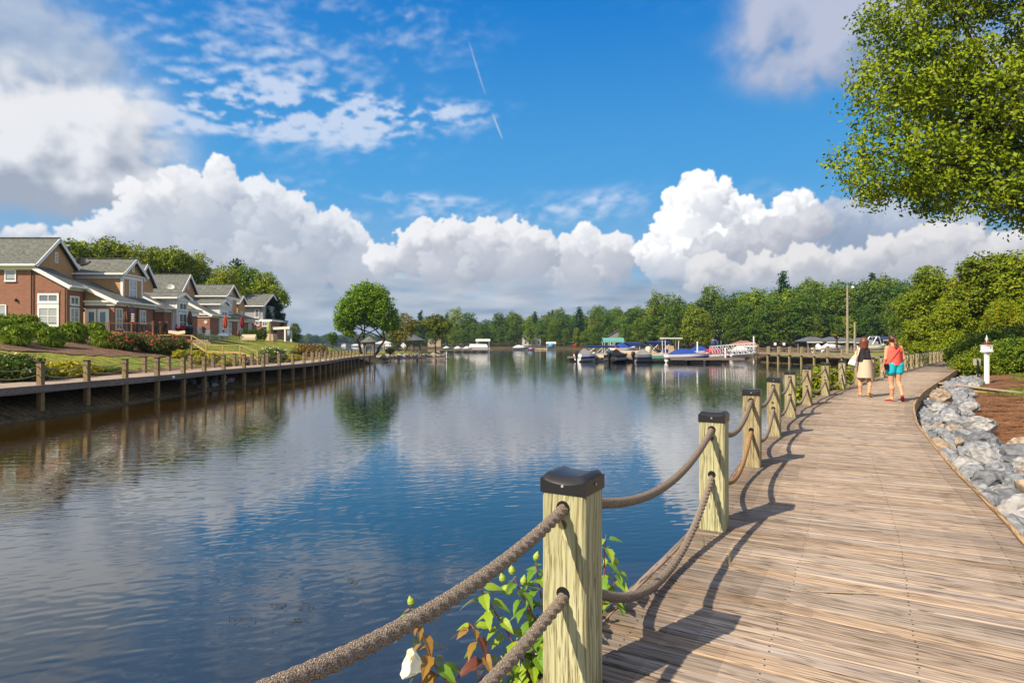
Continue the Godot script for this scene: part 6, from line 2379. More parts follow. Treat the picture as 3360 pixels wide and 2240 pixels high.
	fm.box(Vector3(0, 0.74, 0), Vector3(1.9, 0.05, 1.0))
	part("tabletop", fm.mesh(), M.black, tb)
	for x in [-0.8, 0.8]:
		for z in [-0.4, 0.4]:
			fm = MB.new()
			fm.rod(Vector3(x, 0, z), Vector3(x, 0.72, z), 0.03)
			part("leg", fm.mesh(), M.black_metal, tb)
	n = 0
	for q in [[-34.4, -56.6, PI / 2, "left end of the deck table"], [-33.4, -57.6, 0.0, "far side of the deck table, left"], [-32.5, -57.6, 0.0, "far side of the deck table, right"], [-31.8, -56.5, -PI / 2, "right end of the deck table"]]:
		patio_chair("black patio chair, " + q[3], Vector3(q[0], 2.3, q[1]), q[2], M.black, false, "black chairs round the deck table")
	var gl := thing("covered_grill", "black covered grill standing on the terrace", "grill", Vector3(at(612, 0, 66.0).x, land(at(612, 0, 66.0).x, 66.0), -66.0))
	fm = MB.new()
	fm.lathe(Vector3.ZERO, [Vector2(0.52, 0), Vector2(0.56, 0.5), Vector2(0.60, 0.85), Vector2(0.62, 1.0), Vector2(0.52, 1.18), Vector2(0.28, 1.28), Vector2(0, 1.29)], 14, Vector2(1.15, 0.7))
	part("cover", fm.mesh(), M.black, gl)
	fm = MB.new()
	for k in 9:
		fm.bar(Vector3(-0.5 + k * 0.12, 0.02, 0.415), Vector3(-0.5 + k * 0.12, 0.95, 0.43), 0.02, 0.02)
	part("fold", fm.mesh(), M.black, gl).set_meta("kind", "stuff")
	var rp := at(592, 1075, 64.0)
	rp.y = land(rp.x, 64.0)
	bush("potted_flowers", "bright red flowers before the first white bay window", "flower", rp, crown_mesh(81, [[Vector3(0, 0.5, 0), Vector3(0.5, 0.5, 0.4)]], 160, 8, 0.12, 0.1, [DEEP, GREEN]), "", crown_mesh(82, [[Vector3(0, 1.0, 0), Vector3(0.55, 0.4, 0.4)]], 60, 5, 0.15, 0.08, [Color(0.6, 0.01, 0.03), Color(0.5, 0.01, 0.02)]))
	var hm := thing("draped_lounge", "low lounge with striped towel left of the grill", "lounge chair", Vector3(at(586, 0, 60.0).x, land(at(586, 0, 60.0).x, 60.0) + 0.5, -60.0))
	fm = MB.new()
	fm.box(Vector3(0, 0.32, 0), Vector3(1.5, 0.1, 0.6))
	part("frame", fm.mesh(), M.black_metal, hm)
	fm = MB.new()
	for k in 8:
		fm.bar(Vector3(-0.75 + k * 0.2, 0.36 + 0.08 * absf(k - 4) * 0.3, 0.31), Vector3(-0.72 + k * 0.2, 0.05 + 0.03 * absf(k - 4), 0.34), 0.19, 0.02, Vector3.BACK)
	part("towel", fm.mesh(), M.cream, hm)
	for k in 4:
		var l := MB.new()
		l.rod(Vector3(-0.65 + 1.3 * (k % 2), -0.5, -0.25 + 0.5 * (k / 2)), Vector3(-0.65 + 1.3 * (k % 2), 0.3, -0.25 + 0.5 * (k / 2)), 0.03)
		part("leg", l.mesh(), M.black_metal, hm)
	var grp := "light patio furniture on the far terrace"
	for q in [[655, 1103, 72.0, 0.6, "weathered_white", "grey-white garden chair, left of the white recliner"], [680, 1103, 70.0, 0.4, "white", "white slatted recliner on the lawn's crest"], [748, 1105, 77.0, 0.9, "weathered_white", "pale chair just under the orange-red umbrella"], [775, 1103, 80.0, -0.4, "brown", "dark brown chair left of the red umbrella"], [822, 1103, 82.0, 0.3, "black", "dark chair behind the beige sofa"]]:
		var x := at(q[0], 0, q[2]).x
		patio_chair(q[5], Vector3(x, land(x, q[2]), -q[2]), q[3], M[q[4]], q[4] == "white", grp)
	var tx := at(708, 0, 71.0).x
	var sb := thing("side_table", "small white side table right of the white recliner", "table", Vector3(tx, land(tx, 71.0), -71.0))
	fm = MB.new()
	fm.box(Vector3(0, 0.5, 0), Vector3(0.9, 0.05, 0.5))
	part("tabletop", fm.mesh(), M.white, sb)
	for k in 4:
		var l := MB.new()
		l.rod(Vector3(-0.4 + 0.8 * (k % 2), 0, -0.2 + 0.4 * (k / 2)), Vector3(-0.4 + 0.8 * (k % 2), 0.5, -0.2 + 0.4 * (k / 2)), 0.03)
		part("leg", l.mesh(), M.white, sb)
	tx = at(731, 0, 72.0).x
	var cv := thing("covered_table", "white covered rounded bundle on legs before the second bay", "table", Vector3(tx, land(tx, 72.0), -72.0))
	fm = MB.new()
	fm.lathe(Vector3.ZERO, [Vector2(0.5, 0.42), Vector2(0.78, 0.5), Vector2(0.8, 0.62), Vector2(0.55, 0.82), Vector2(0.25, 0.9), Vector2(0, 0.91)], 12, Vector2(0.85, 0.6))
	part("cover", fm.mesh(), M.white, cv)
	for k in 4:
		var l := MB.new()
		l.rod(Vector3(-0.4 + 0.8 * (k % 2), 0, -0.2 + 0.4 * (k / 2)), Vector3(-0.4 + 0.8 * (k % 2), 0.5, -0.2 + 0.4 * (k / 2)), 0.03)
		part("leg", l.mesh(), M.white, cv)
	tx = at(815, 0, 80.0).x
	var sf := thing("sofa", "beige outdoor sofa left of the clipped hedge", "sofa", Vector3(tx, land(tx, 80.0), -80.0), 0.3)
	fm = MB.new()
	fm.box(Vector3(0, 0.3, 0), Vector3(1.7, 0.3, 0.75))
	part("seat", fm.mesh(), M.cream, sf)
	fm = MB.new()
	fm.box(Vector3(0, 0.62, -0.36), Vector3(1.7, 0.5, 0.2), Basis(Vector3.RIGHT, -0.2))
	part("backrest", fm.mesh(), M.cream, sf)
	for x in [-0.85, 0.85]:
		fm = MB.new()
		fm.box(Vector3(x, 0.42, 0), Vector3(0.16, 0.5, 0.75))
		part("armrest", fm.mesh(), M.tan, sf)
	tx = at(833, 0, 84.0).x
	var h2 := []
	for i in 6:
		h2.append([Vector3(-1.25 + i * 0.5, 0.7, 0), Vector3(0.42, 0.72, 0.5)])
	bush("hedge", "dark green box-cut hedge beside the beige sofa", "hedge", Vector3(tx, land(tx, 84.0), -84.0), crown_mesh(91, h2, 1000, 9, 0.12, 0.1, [DEEP, DEEP2]))
	tx = at(890, 0, 88.0).x
	var dt := thing("draped_table", "round table draped in a tan cloth under the lime umbrella", "table", Vector3(tx, land(tx, 88.0), -88.0))
	fm = MB.new()
	for k in 20:
		var a0 := TAU * k / 20
		var a1 := TAU * (k + 1) / 20
		var r0 := 0.95 if k % 2 else 0.82
		var r1 := 0.82 if k % 2 else 0.95
		fm.quad(Vector3(cos(a1) * r1, 0, sin(a1) * r1), Vector3(cos(a1) * 0.7, 0.95, sin(a1) * 0.7), Vector3(cos(a0) * 0.7, 0.95, sin(a0) * 0.7), Vector3(cos(a0) * r0, 0, sin(a0) * r0))
		fm.tri(Vector3(0, 0.95, 0), Vector3(cos(a0) * 0.7, 0.95, sin(a0) * 0.7), Vector3(cos(a1) * 0.7, 0.95, sin(a1) * 0.7))
	part("cloth", fm.mesh(), M.tan, dt)
	# white pergola at the end of the lawn
	var pg := thing("pergola", "white pergola on square posts at the end of the lawn", "pergola", Vector3(-33.0, 1.2, -95.0))
	var beam := MB.new()
	var p0 := at(846, 1078, 98.0)
	var p1 := at(962, 1083, 92.0)
	var top := 4.0
	beam.slab([Vector3(p0.x, top, -99.0), Vector3(p1.x, top, -90.5), Vector3(p1.x, top, -93.5), Vector3(p0.x, top, -102.5)], Vector3(0, -0.08, 0))
	for q in [[-99.1, -90.6], [-102.3, -93.3]]:
		beam.bar(Vector3(p0.x, top - 0.24, q[0]), Vector3(p1.x, top - 0.24, q[1]), 0.12, 0.28)
	wpart("roof", beam, M.weathered_white, pg)
	for q in [[at(935, 0, 92.0).x, -92.0], [at(954, 0, 94.5).x, -94.6], [at(872, 0, 98.5).x, -98.5]]:
		var pm := MB.new()
		post_mesh(0.22, land(q[0], -q[1]) - 0.2, top - 0.38, 0.01, pm)
		part("post", pm.mesh(), M.white_paint, pg, Vector3(q[0], 0, q[1]) - pg.position)
	# stones of an outfall under the left boardwalk
	var rr := RandomNumberGenerator.new()
	rr.seed = 12
	var heap := thing("rock_pile", "", "")
	tag(heap, "heap of rubble stones under the left boardwalk below the stairs", "", "", "structure")
	var rk := [rock_mesh(5), rock_mesh(6), rock_mesh(7)]
	for i in 70:
		var d := rr.randf_range(36.0, 41.5)
		var x := -18.3 - rr.randf() * 1.7
		var s := rr.randf_range(0.2, 0.5)
		part("stone", rk[i % 3], M["stone_%d" % [0, 1, 3, 1][i % 4]], heap, Vector3(x, land(x, d) + s * 0.25, -d), Basis.from_euler(Vector3(rr.randf() * 6, rr.randf() * 6, 0)).scaled_local(Vector3.ONE * s * 1.2))


# ---------------------------------------------------------------- the point, the trees and the far shore
func gazebo(label: String, where: Vector3, w: float, high: float, rise: float, m: Material, posts: int) -> Node3D:
	var t := thing("gazebo", label, "gazebo", where)
	for i in posts:
		var a := TAU * (i + 0.5) / posts
		var p := MB.new()
		post_mesh(0.16, 0, high, 0.01, p)
		part("post", p.mesh(), M.grey_wood, t, Vector3(cos(a) * w * 0.42, 0, sin(a) * w * 0.42))
	var r := MB.new()
	r.lathe(Vector3(0, high, 0), [Vector2(w * 0.66, -0.06), Vector2(w * 0.66, 0.02), Vector2(w * 0.36, rise * 0.48), Vector2(0.06, rise)], 4 if posts == 4 else 8, Vector2.ONE, Basis(Vector3.UP, PI / (4 if posts == 4 else 8)))
	part("roof", r.mesh(), m, t)
	var b := MB.new()
	for i in posts:
		var a0 := TAU * (i + 0.5) / posts
		var a1 := TAU * (i + 1.5) / posts
		b.bar(Vector3(cos(a0), 0, sin(a0)) * w * 0.42 + Vector3(0, high - 0.12, 0), Vector3(cos(a1), 0, sin(a1)) * w * 0.42 + Vector3(0, high - 0.12, 0), 0.1, 0.18)
	part("beam", b.mesh(), M.grey_wood, t)
	return t

func dock(label: String, a: Vector3, b: Vector3, w: float, floats: bool, m: Material) -> Node3D:
	var o := (a + b) * 0.5
	var t := thing("dock", label, "dock", o)
	var d := MB.new()
	var L := a.distance_to(b)
	var dir := (b - a).normalized()
	var n := int(L / 0.3)
	for i in n:
		var k := rng.randf_range(0.85, 1.1)
		d.col = Color(k, k, k)
		d.bar(a + dir * (i * L / n), a + dir * ((i + 0.93) * L / n), w, 0.06)
	wpart("deck_boards", d, m, t).set_meta("kind", "stuff")
	var s := MB.new()
	var side := dir.cross(Vector3.UP) * w * 0.5
	for q in [-1, 1]:
		s.bar(a + side * q + Vector3(0, -0.12, 0), b + side * q + Vector3(0, -0.12, 0), 0.06, 0.26)
	wpart("fascia", s, m, t)
	if floats:
		for i in int(L / 2.6):
			var f := MB.new()
			f.box(a + dir * (1.2 + i * 2.6) + Vector3(0, -0.46, 0), Vector3(1.7, 0.5, w * 0.9), Basis(dir, Vector3.UP, dir.cross(Vector3.UP)))
			wpart("float", f, M.black, t)
	else:
		for i in int(L / 3.0) + 1:
			for q in [-1, 1]:
				var f := MB.new()
				var p = a + dir * minf(i * 3.0, L - 0.1) + side * q
				f.rod(p + Vector3(0, -2.4, 0), p + Vector3(0, 0.35 if i % 2 else 0.0, 0), 0.11, 8)
				wpart("pile", f, M.grey_wood, t)
	return t

func build_point() -> void:
	gazebo("small shingled gazebo at the end of the left boardwalk", Vector3(-21.4, -0.15, -93.5), 2.3, 1.9, 0.9, M.shingles, 4)
	gazebo("wider grey-roofed pavilion among trees on the point", Vector3(-21.6, -0.1, -136), 4.2, 2.3, 1.3, M.slate, 6)
	dock("low narrow timber dock reaching out from the rocky point", Vector3(-21.3, -0.72, -100.5), Vector3(-10.6, -0.72, -100.5), 1.3, false, M.grey_wood)
	for k in 3:
		var p := at([1373, 1465, 1350][k], 1171, 100.0)
		var mb := MB.new()
		mb.rod(Vector3(0, -2.0, 0), Vector3(0, 0.75, 0), 0.09, 8)
		mb.lathe(Vector3(0, 0.75, 0), [Vector2(0.1, 0), Vector2(0.0, 0.12)], 8)
		var o := part(numbered("mooring_pole"), mb.mesh(), M.weathered_white, self, p)
		tag(o, "pale mooring pole %s of the low timber dock" % ["at the middle", "at the outer end", "just left of the middle"][k], "pole")
	# lone broad tree
	var blobs := [[Vector3(-2.2, 6.2, 0.5), Vector3(2.6, 2.2, 2.6)], [Vector3(1.9, 6.0, 0.3), Vector3(2.7, 2.1, 2.5)], [Vector3(0, 8.4, 0), Vector3(2.9, 2.2, 2.8)], [Vector3(-3.4, 4.6, 0), Vector3(1.5, 1.2, 1.6)], [Vector3(3.3, 4.7, 0), Vector3(1.6, 1.3, 1.7)], [Vector3(-1.2, 7.2, 1.4), Vector3(2.4, 1.9, 1.8)], [Vector3(1.6, 7.9, 0.8), Vector3(2.2, 1.9, 2.0)], [Vector3(-2.6, 3.3, 0.4), Vector3(0.9, 0.6, 0.9)]]
	var lone := make_tree("lone_tree", "broad rounded bright green tree behind the small gazebo", Vector3(-22.6, -0.4, -97.5), crown_mesh(201, blobs, 3300, 11, 0.25, 0.34, [Color(0.06, 0.15, 0.012), Color(0.12, 0.21, 0.02), DEEP], 0.22), trunk_mesh(202, 0.42, Vector3(0.2, 2.4, 0), blobs, 3), M.bark)
	lone.scale = Vector3(1.04, 1.09, 1.04)
	(lone.get_child(1) as MeshInstance3D).material_override = M.leaf_4
	var sb := [[Vector3(0, 1.8, 0), Vector3(0.7, 0.8, 0.7)], [Vector3(0.1, 1.0, 0), Vector3(0.5, 0.5, 0.5)]]
	make_tree("sapling", "thin young tree standing alone left of the broad tree", Vector3(-27.6, land(-27.6, 96), -96), crown_mesh(205, sb, 190, 8, 0.16, 0.16, [DEEP, GREEN]), trunk_mesh(206, 0.07, Vector3(0, 0.8, 0), sb), M.bark)
	var yb := [[Vector3(-1.8, 4.6, 0), Vector3(2.4, 1.9, 2.2)], [Vector3(1.6, 5.6, 0), Vector3(2.4, 1.8, 2.2)], [Vector3(0, 3.4, 0.6), Vector3(2.6, 1.5, 2.4)], [Vector3(0.4, 6.8, 0), Vector3(1.8, 1.3, 1.6)]]
	make_tree("yellowing_tree", "olive-yellow airy tree right of the broad green tree", Vector3(-22.6, -0.3, -128.5), crown_mesh(211, yb, 700, 9, 0.30, 0.36, [Color(0.15, 0.145, 0.02), Color(0.20, 0.17, 0.03)], 0.42), trunk_mesh(212, 0.24, Vector3(0, 1.8, 0), yb, 2), M.bark)
	var ob := [[Vector3(-1.0, 6.2, 0), Vector3(2.2, 1.6, 2.2)], [Vector3(1.7, 5.7, 0), Vector3(1.9, 1.5, 2.0)], [Vector3(0.2, 4.4, 0.4), Vector3(1.9, 1.6, 1.8)], [Vector3(0.2, 7.1, 0), Vector3(1.7, 1.0, 1.6)]]
	make_tree("round_tree", "round-topped green tree on the point beside the pavilion", Vector3(-16.0, -0.5, -130.5), crown_mesh(215, ob, 620, 10, 0.30, 0.34, [Color(0.07, 0.12, 0.015), Color(0.16, 0.17, 0.02)], 0.2), trunk_mesh(216, 0.22, Vector3(0, 2.2, 0), ob), M.bark)
	# rocky edge of the point
	var rr := RandomNumberGenerator.new()
	rr.seed = 33
	var bed := thing("rocky_bank", "rough brown rocks along the edge of the point", "")
	tag(bed, "", "", "", "structure")
	var rk := [rock_mesh(15), rock_mesh(16)]
	var line := spline([Vector2(-20.2, 101), Vector2(-23.8, 109), Vector2(-23.8, 117), Vector2(-20, 124), Vector2(-15.0, 128.4), Vector2(-13.6, 134)])
	for i in 110:
		var p := along(line, curve_len(line) * rr.randf())
		var s := rr.randf_range(0.3, 0.95)
		part("rock", rk[i % 2], M["stone_%d" % [2, 2, 3, 1][i % 4]], bed, Vector3(p.x - rr.randf() * 0.9, LAKE + s * 0.22 + rr.randf() * 0.35, -p.y - rr.randf() * 0.8), Basis.from_euler(Vector3(rr.randf(), rr.randf() * 6, rr.randf())).scaled_local(Vector3.ONE * s * 1.3))
	bush("dark_shrub", "small dark reddish shrub on the point beside the yellowing tree", "shrub", Vector3(-23.8, -0.4, -121.5), crown_mesh(221, [[Vector3(0, 0.6, 0), Vector3(0.9, 0.6, 0.8)]], 240, 7, 0.18, 0.16, [Color(0.05, 0.03, 0.02), Color(0.06, 0.07, 0.02)]))
	# sign on the point: a white board with a diamond
	var sp := at(1323, 1148, 122.0)
	var sg := thing("notice_sign", "white sign board with a black-edged diamond on the point", "sign", Vector3(sp.x, -0.3, sp.z))
	var m := MB.new()
	m.rod(Vector3(0, 0, 0), Vector3(0, 1.3, 0), 0.04)
	part("post", m.mesh(), M.grey_metal, sg)
	m = MB.new()
	m.box(Vector3(0, 1.45, 0.05), Vector3(0.78, 0.78, 0.03), Basis(Vector3.BACK, PI / 4))
	part("board", m.mesh(), M.white, sg)
	m = MB.new()
	for k in 4:
		var b := Basis(Vector3.BACK, PI / 4 + k * PI / 2)
		m.box(Vector3(0, 1.45, 0.07) + b * Vector3(0, 0.22, 0), Vector3(0.44, 0.03, 0.01), b)
	part("diamond", m.mesh(), M.black, sg)

func pine_crown(s: int, high: float, r0: float, from: float) -> ArrayMesh:
	var b := []
	var n := 9
	var r := RandomNumberGenerator.new()
	r.seed = s
	for i in n:
		var t := i / float(n - 1)
		for k in 2:
			var a := r.randf() * TAU
			var rr := r0 * (1.0 - t * 0.75)
			b.append([Vector3(cos(a) * rr * 0.5, lerpf(from, high, t), sin(a) * rr * 0.5), Vector3(rr * 0.7, high * 0.05 + 0.3, rr * 0.7)])
	return crown_mesh(s, b, 520, 8, 0.42, 0.5, [Color(0.022, 0.06, 0.016), Color(0.04, 0.09, 0.02)], 0.3, 1.5)

var protos := []   # [crown, trunk, bark, height]

func build_trees() -> void:
	for k in 8:
		var r := RandomNumberGenerator.new()
		r.seed = 300 + k
		var high := [13.0, 15.0, 17.0, 12.0, 16.0, 14.0, 18.0, 15.0][k] as float
		if k >= 6:
			var crown := pine_crown(320 + k, high, 2.6 + 0.5 * (k - 6), high * 0.42)
			protos.append([crown, trunk_mesh(340 + k, 0.24, Vector3(0, high * 0.9, 0), [[Vector3(0, high * 0.97, 0), Vector3(1, 1, 1)]], 1, 0.3), M.pale_bark, high])
			continue
		var b := []
		var n := 8 + k % 3
		var wide := r.randf_range(0.20, 0.30) * high
		for i in n:
			var t := i / float(n - 1)
			var a := i * 2.4 + r.randf()
			var out := wide * sin(lerpf(0.55, 2.9, t)) * 0.62
			b.append([Vector3(cos(a) * out, lerpf(high * 0.26, high * 0.90, t), sin(a) * out), Vector3(wide * 0.62, high * 0.135, wide * 0.62) * r.randf_range(0.8, 1.2)])
		var pal := [[GREEN, DEEP2], [DEEP, DEEP2, GREEN], [GREEN, GREEN2, DEEP], [Color(0.13, 0.17, 0.02), GREEN], [DEEP2, GREEN], [DEEP, GREEN, GREEN2]][k] as Array
		protos.append([crown_mesh(310 + k, b, 620, 9, 0.46, 0.58, pal, 0.28), trunk_mesh(330 + k, 0.26, Vector3(0, high * 0.3, 0), b), M.bark, high])
	# behind the left houses
	var n := 0
	for q in [[215, 812, 100, 3, "leftmost, over the first house's gable"], [290, 815, 104, 0, "above the second house's roof, left part"], [365, 808, 108, 3, "above the second house's roof, right part"], [440, 818, 108, 2, "tallest group middle, above the pair of gables"], [520, 830, 112, 0, "above the third house's gable"], [585, 836, 112, 3, "above the fourth house's ridge, left"], [645, 845, 115, 2, "rightmost of the row, above the fourth house"]]:
		var p := at(q[0], 1100, q[2])
		var high: float = EYE + (HORIZON - q[1]) / F * q[2] - 2.2
		var pr: Array = protos[q[3]]
		var t := make_tree("backyard_tree", "green tree behind the townhouses, " + q[4], Vector3(p.x, 2.2, p.z), near_protos(q[3]), pr[1], pr[2], "trees behind the left houses")
		t.scale = Vector3(1.0, 1.0, 1.0) * high / pr[3] * 1.02
		t.rotation.y = n * 1.9
		(t.get_child(1) as MeshInstance3D).material_override = M.leaf_4
		n += 1
	# leafy trees and pines at the end of the row
	for q in [[770, 862, 122, 6, 1.25, "dark pine behind the leafy end trees", 2], [738, 880, 112, 2, 1.0, "leafy end tree, left, over the fifth house", 4], [815, 880, 121, 4, 1.0, "tallest leafy end tree, over the sixth house", 4], [872, 905, 120, 0, 1.0, "rightmost leafy end tree, hanging over the pergola", 4], [905, 985, 116, 7, 1.1, "small dark pine right of the leafy end trees", 0], [880, 1010, 112, 6, 1.2, "dark low pine behind the pergola", 0], [968, 1062, 100, 4, 1.2, "small bushy tree just right of the pergola posts", 3]]:
		var p := at(q[0], 1110, q[2])
		var gy := land(p.x, q[2])
		var high: float = EYE + (HORIZON - q[1]) / F * q[2] - gy
		var pr: Array = protos[q[3]]
		var t := make_tree("end_tree", q[5], Vector3(p.x, gy, p.z), near_protos(q[3]) if q[3] < 6 else pr[0], pr[1], pr[2])
		t.scale = Vector3(q[4], 1.0, q[4]) * high / pr[3]
		t.rotation.y = n * 1.9
		(t.get_child(1) as MeshInstance3D).material_override = M["leaf_%d" % q[6]]
		n += 1
	# --- the big tree on the right: fine hanging leaves
	var bb := []
	var rr := RandomNumberGenerator.new()
	rr.seed = 61
	for q in [[-8.0, 15.5, 0, 3.4], [-8.9, 11.4, 0, 3.3], [-7.6, 19.5, 0, 3.0], [-5.5, 10.0, 0.5, 2.9], [-3.5, 14.5, 2, 4.0], [-4.5, 21.5, 1, 3.6], [0.5, 12.5, 1, 3.6], [0.0, 18.5, 2, 4.4], [4.5, 11.0, 0, 3.4], [5.0, 16.5, 1, 4.2], [-5.8, 17.5, -3, 3.2], [-2.5, 9.7, 2.5, 2.2], [0.5, 9.4, -1.5, 2.4], [0, 15, -4, 3.8], [-3, 12, -4, 3.0]]:
		bb.append([Vector3(q[0] - 3.0, q[1], q[2]), Vector3(q[3], q[3] * 0.72, q[3])])
	var big := make_tree("spreading_tree", "huge leafy tree filling the upper right, one thick limb at the edge", Vector3(32.8, 0.1, -34.0), crown_mesh(401, bb, 7800, 21, 0.19, 0.60, [Color(0.13, 0.20, 0.008), Color(0.25, 0.31, 0.014), Color(0.07, 0.125, 0.01)], 0.52, 1.3, 0.5), trunk_mesh(402, 0.62, Vector3(0.4, 6.2, 0), bb, 1, 0.05), M.bark)
	big.rotation.y = 0.0
	# --- trees and bushes beyond the bend on the right
	n = 0
	for q in [[3062, 885, 72, 0, 1.15, 3, "tall green tree above the bend of the boardwalk"], [2985, 975, 80, 4, 1.1, 3, "mid green tree left of the bend, behind the coral shirt"], [3175, 900, 66, 2, 1.1, 1, "slender upright tree right of the tall one at the bend"], [3245, 850, 64, 3, 1.2, 4, "sunlit yellow-green tree left of the birdhouse finial's line"], [3330, 850, 62, 3, 1.25, 1, "yellow-green tree at the right edge under the huge crown"], [3120, 1000, 58, 3, 1.15, 1, "low golden-green tree beside the end of the path"], [3290, 985, 58, 2, 1.1, 1, "broad low tree right behind the birdhouse"], [3375, 950, 60, 0, 1.1, 1, "leafy tree cut by the right frame edge"], [3020, 1050, 62, 3, 1.3, 1, "round olive bush-like tree at the last railing posts"]]:
		var p := at(q[0], 1130, q[2])
		var gy := land(p.x, q[2])
		var high: float = EYE + (HORIZON - q[1]) / F * q[2] - gy
		var pr: Array = protos[q[3]]
		var t := make_tree("bankside_tree", q[6], Vector3(p.x, gy, p.z), near_protos(q[3]), pr[1], pr[2])
		t.scale = Vector3(q[4], 1.0, q[4]) * high / pr[3]
		t.rotation.y = n * 2.3 + 0.4
		(t.get_child(1) as MeshInstance3D).material_override = M["leaf_%d" % (4 if q[5] == 1 else 1)]
		n += 1
	var ub := crown_mesh(431, [[Vector3(0, 0.8, 0), Vector3(1.3, 0.9, 1.2)], [Vector3(0.9, 0.6, 0.3), Vector3(0.9, 0.7, 0.9)], [Vector3(-0.9, 0.6, 0.2), Vector3(0.9, 0.7, 0.9)]], 1900, 10, 0.095, 0.15, [GREEN, GREEN2, DEEP])
	n = 0
	for q in [[2945, 1168, 66, 1.3, "left of the last posts, low and rounded"], [3110, 1172, 60, 1.2, "at the end of the path, left"], [3160, 1178, 55, 1.3, "at the end of the path, right"], [3195, 1165, 45, 1.2, "behind the two small sign plates"], [3240, 1205, 36, 1.0, "directly behind the birdhouse post"], [3290, 1205, 37, 1.15, "right of the birdhouse post"], [3340, 1212, 35, 1.2, "at the right frame edge, darkest"], [3060, 1165, 64, 1.2, "dark one behind the last railing posts"], [3320, 1180, 42, 1.7, "tall one above the dark edge bush"], [3225, 1180, 44, 1.5, "tall one left of the birdhouse box"]]:
		var x := at(q[0], 0, q[2]).x
		bush("undergrowth_bush", "green bush on the right bank, " + q[4], "bush", Vector3(x, land(x, q[2]), -q[2]), ub, "bushes below the trees on the right bank", null, n * 1.4, Vector3.ONE * q[3] * (1.15 if q[2] > 50 else 1.0))
		(get_child(get_child_count() - 1).get_child(0) as MeshInstance3D).material_override = M["leaf_%d" % [4, 1, 4, 1, 1, 3, 3, 0, 3, 1][n]]
		n += 1
	# plants rising at the water's edge along the near boardwalk
	var wm := crown_mesh(441, [[Vector3(0, 0.7, 0), Vector3(0.7, 0.75, 0.6)]], 420, 8, 0.13, 0.13, [Color(0.10, 0.16, 0.012), Color(0.26, 0.26, 0.02)])
	n = 0
	for q in [[10.0, 20.6, 1.1, "left of the woman in the dark top"], [11.4, 22.8, 1.2, "behind the beige skirt"], [13.2, 25.2, 1.1, "between the two women"], [16.8, 29.8, 1.2, "right of the woman in the coral shirt"], [20.5, 34.2, 1.1, "further along by the far posts"]]:
		bush("bankside_plant", "yellow-green leafy plant at the water's edge, " + q[3], "plant", Vector3(q[0], -1.05, -q[1]), wm, "waterside plants under the right boardwalk", null, n * 1.2, Vector3.ONE * q[2])
		n += 1

var near_cache := {}
func near_protos(k: int) -> ArrayMesh:   # the same crowns with smaller leaves, for trees nearer the camera
	if not near_cache.has(k):
		var r := RandomNumberGenerator.new()
		r.seed = 300 + k
		var high := [13.0, 15.0, 17.0, 12.0, 16.0, 14.0][k] as float
		var b := []
		var n := 8 + k % 3
		var wide := r.randf_range(0.20, 0.30) * high
		for i in n:
			var t := i / float(n - 1)
			var a := i * 2.4 + r.randf()
			var out := wide * sin(lerpf(0.55, 2.9, t)) * 0.62
			b.append([Vector3(cos(a) * out, lerpf(high * 0.2, high * 0.90, t), sin(a) * out), Vector3(wide * 0.62, high * 0.15, wide * 0.62) * r.randf_range(0.8, 1.2)])
		var pal := [[GREEN, GREEN2], [DEEP, DEEP2, GREEN], [GREEN, GREEN2, Color(0.20, 0.17, 0.02)], [Color(0.13, 0.17, 0.02), GREEN], [DEEP2, GREEN], [DEEP, GREEN, GREEN2]][k] as Array
		near_cache[k] = crown_mesh(510 + k, b, 2100, 11, 0.30, 0.42, pal, 0.24)
	return near_cache[k]

func far_house(label: String, where: Vector3, w: float, deep: float, h: float, rise: float, wall: Material, roof: Material, turn: float, porch := false) -> void:
	var t := thing("lake_house", label, "house", where, turn)
	var m := MB.new()
	m.block(Vector3(-w / 2, -1, -deep / 2), Vector3(w / 2, h, deep / 2))
	m.slab([Vector3(-w / 2, h, deep / 2), Vector3(w / 2, h, deep / 2), Vector3(0, h + rise * 0.94, deep / 2)], Vector3(0, 0, -deep))
	part("wall", m.mesh(), wall, t)
	m = MB.new()
	for s in [-1, 1]:
		m.slab([Vector3(s * (w / 2 + 0.5), h - 0.35, deep / 2 + 0.4), Vector3(0, h + rise, deep / 2 + 0.4), Vector3(0, h + rise, -deep / 2 - 0.4), Vector3(s * (w / 2 + 0.5), h - 0.35, -deep / 2 - 0.4)], Vector3(0, -0.2, 0))
	part("roof", m.mesh(), roof, t)
	for row in int(h / 2.8):
		for k in int(w / 2.4):
			m = MB.new()
			var x := -w / 2 + 1.4 + k * 2.4
			m.block(Vector3(x - 0.55, 0.9 + row * 2.8, deep / 2), Vector3(x + 0.55, 2.3 + row * 2.8, deep / 2 + 0.06))
			var fr := part("window", m.mesh(), M.white_paint, t)
			m = MB.new()
			m.block(Vector3(x - 0.42, 1.02 + row * 2.8, deep / 2 + 0.061), Vector3(x + 0.42, 2.18 + row * 2.8, deep / 2 + 0.07))
			part("pane", m.mesh(), M.dark_room, fr)
	if porch:
		for k in 4:
			m = MB.new()
			m.rod(Vector3(-w / 2 + 0.6 + k * (w - 1.2) / 3, -1, deep / 2 + 2.2), Vector3(-w / 2 + 0.6 + k * (w - 1.2) / 3, h * 0.75, deep / 2 + 2.2), 0.28, 8)
			part("column", m.mesh(), M.white_paint, t)
		m = MB.new()
		m.block(Vector3(-w / 2, h * 0.75, deep / 2 + 0.02), Vector3(w / 2, h * 0.75 + 0.5, deep / 2 + 2.6))
		part("porch_roof", m.mesh(), M.white_paint, t)

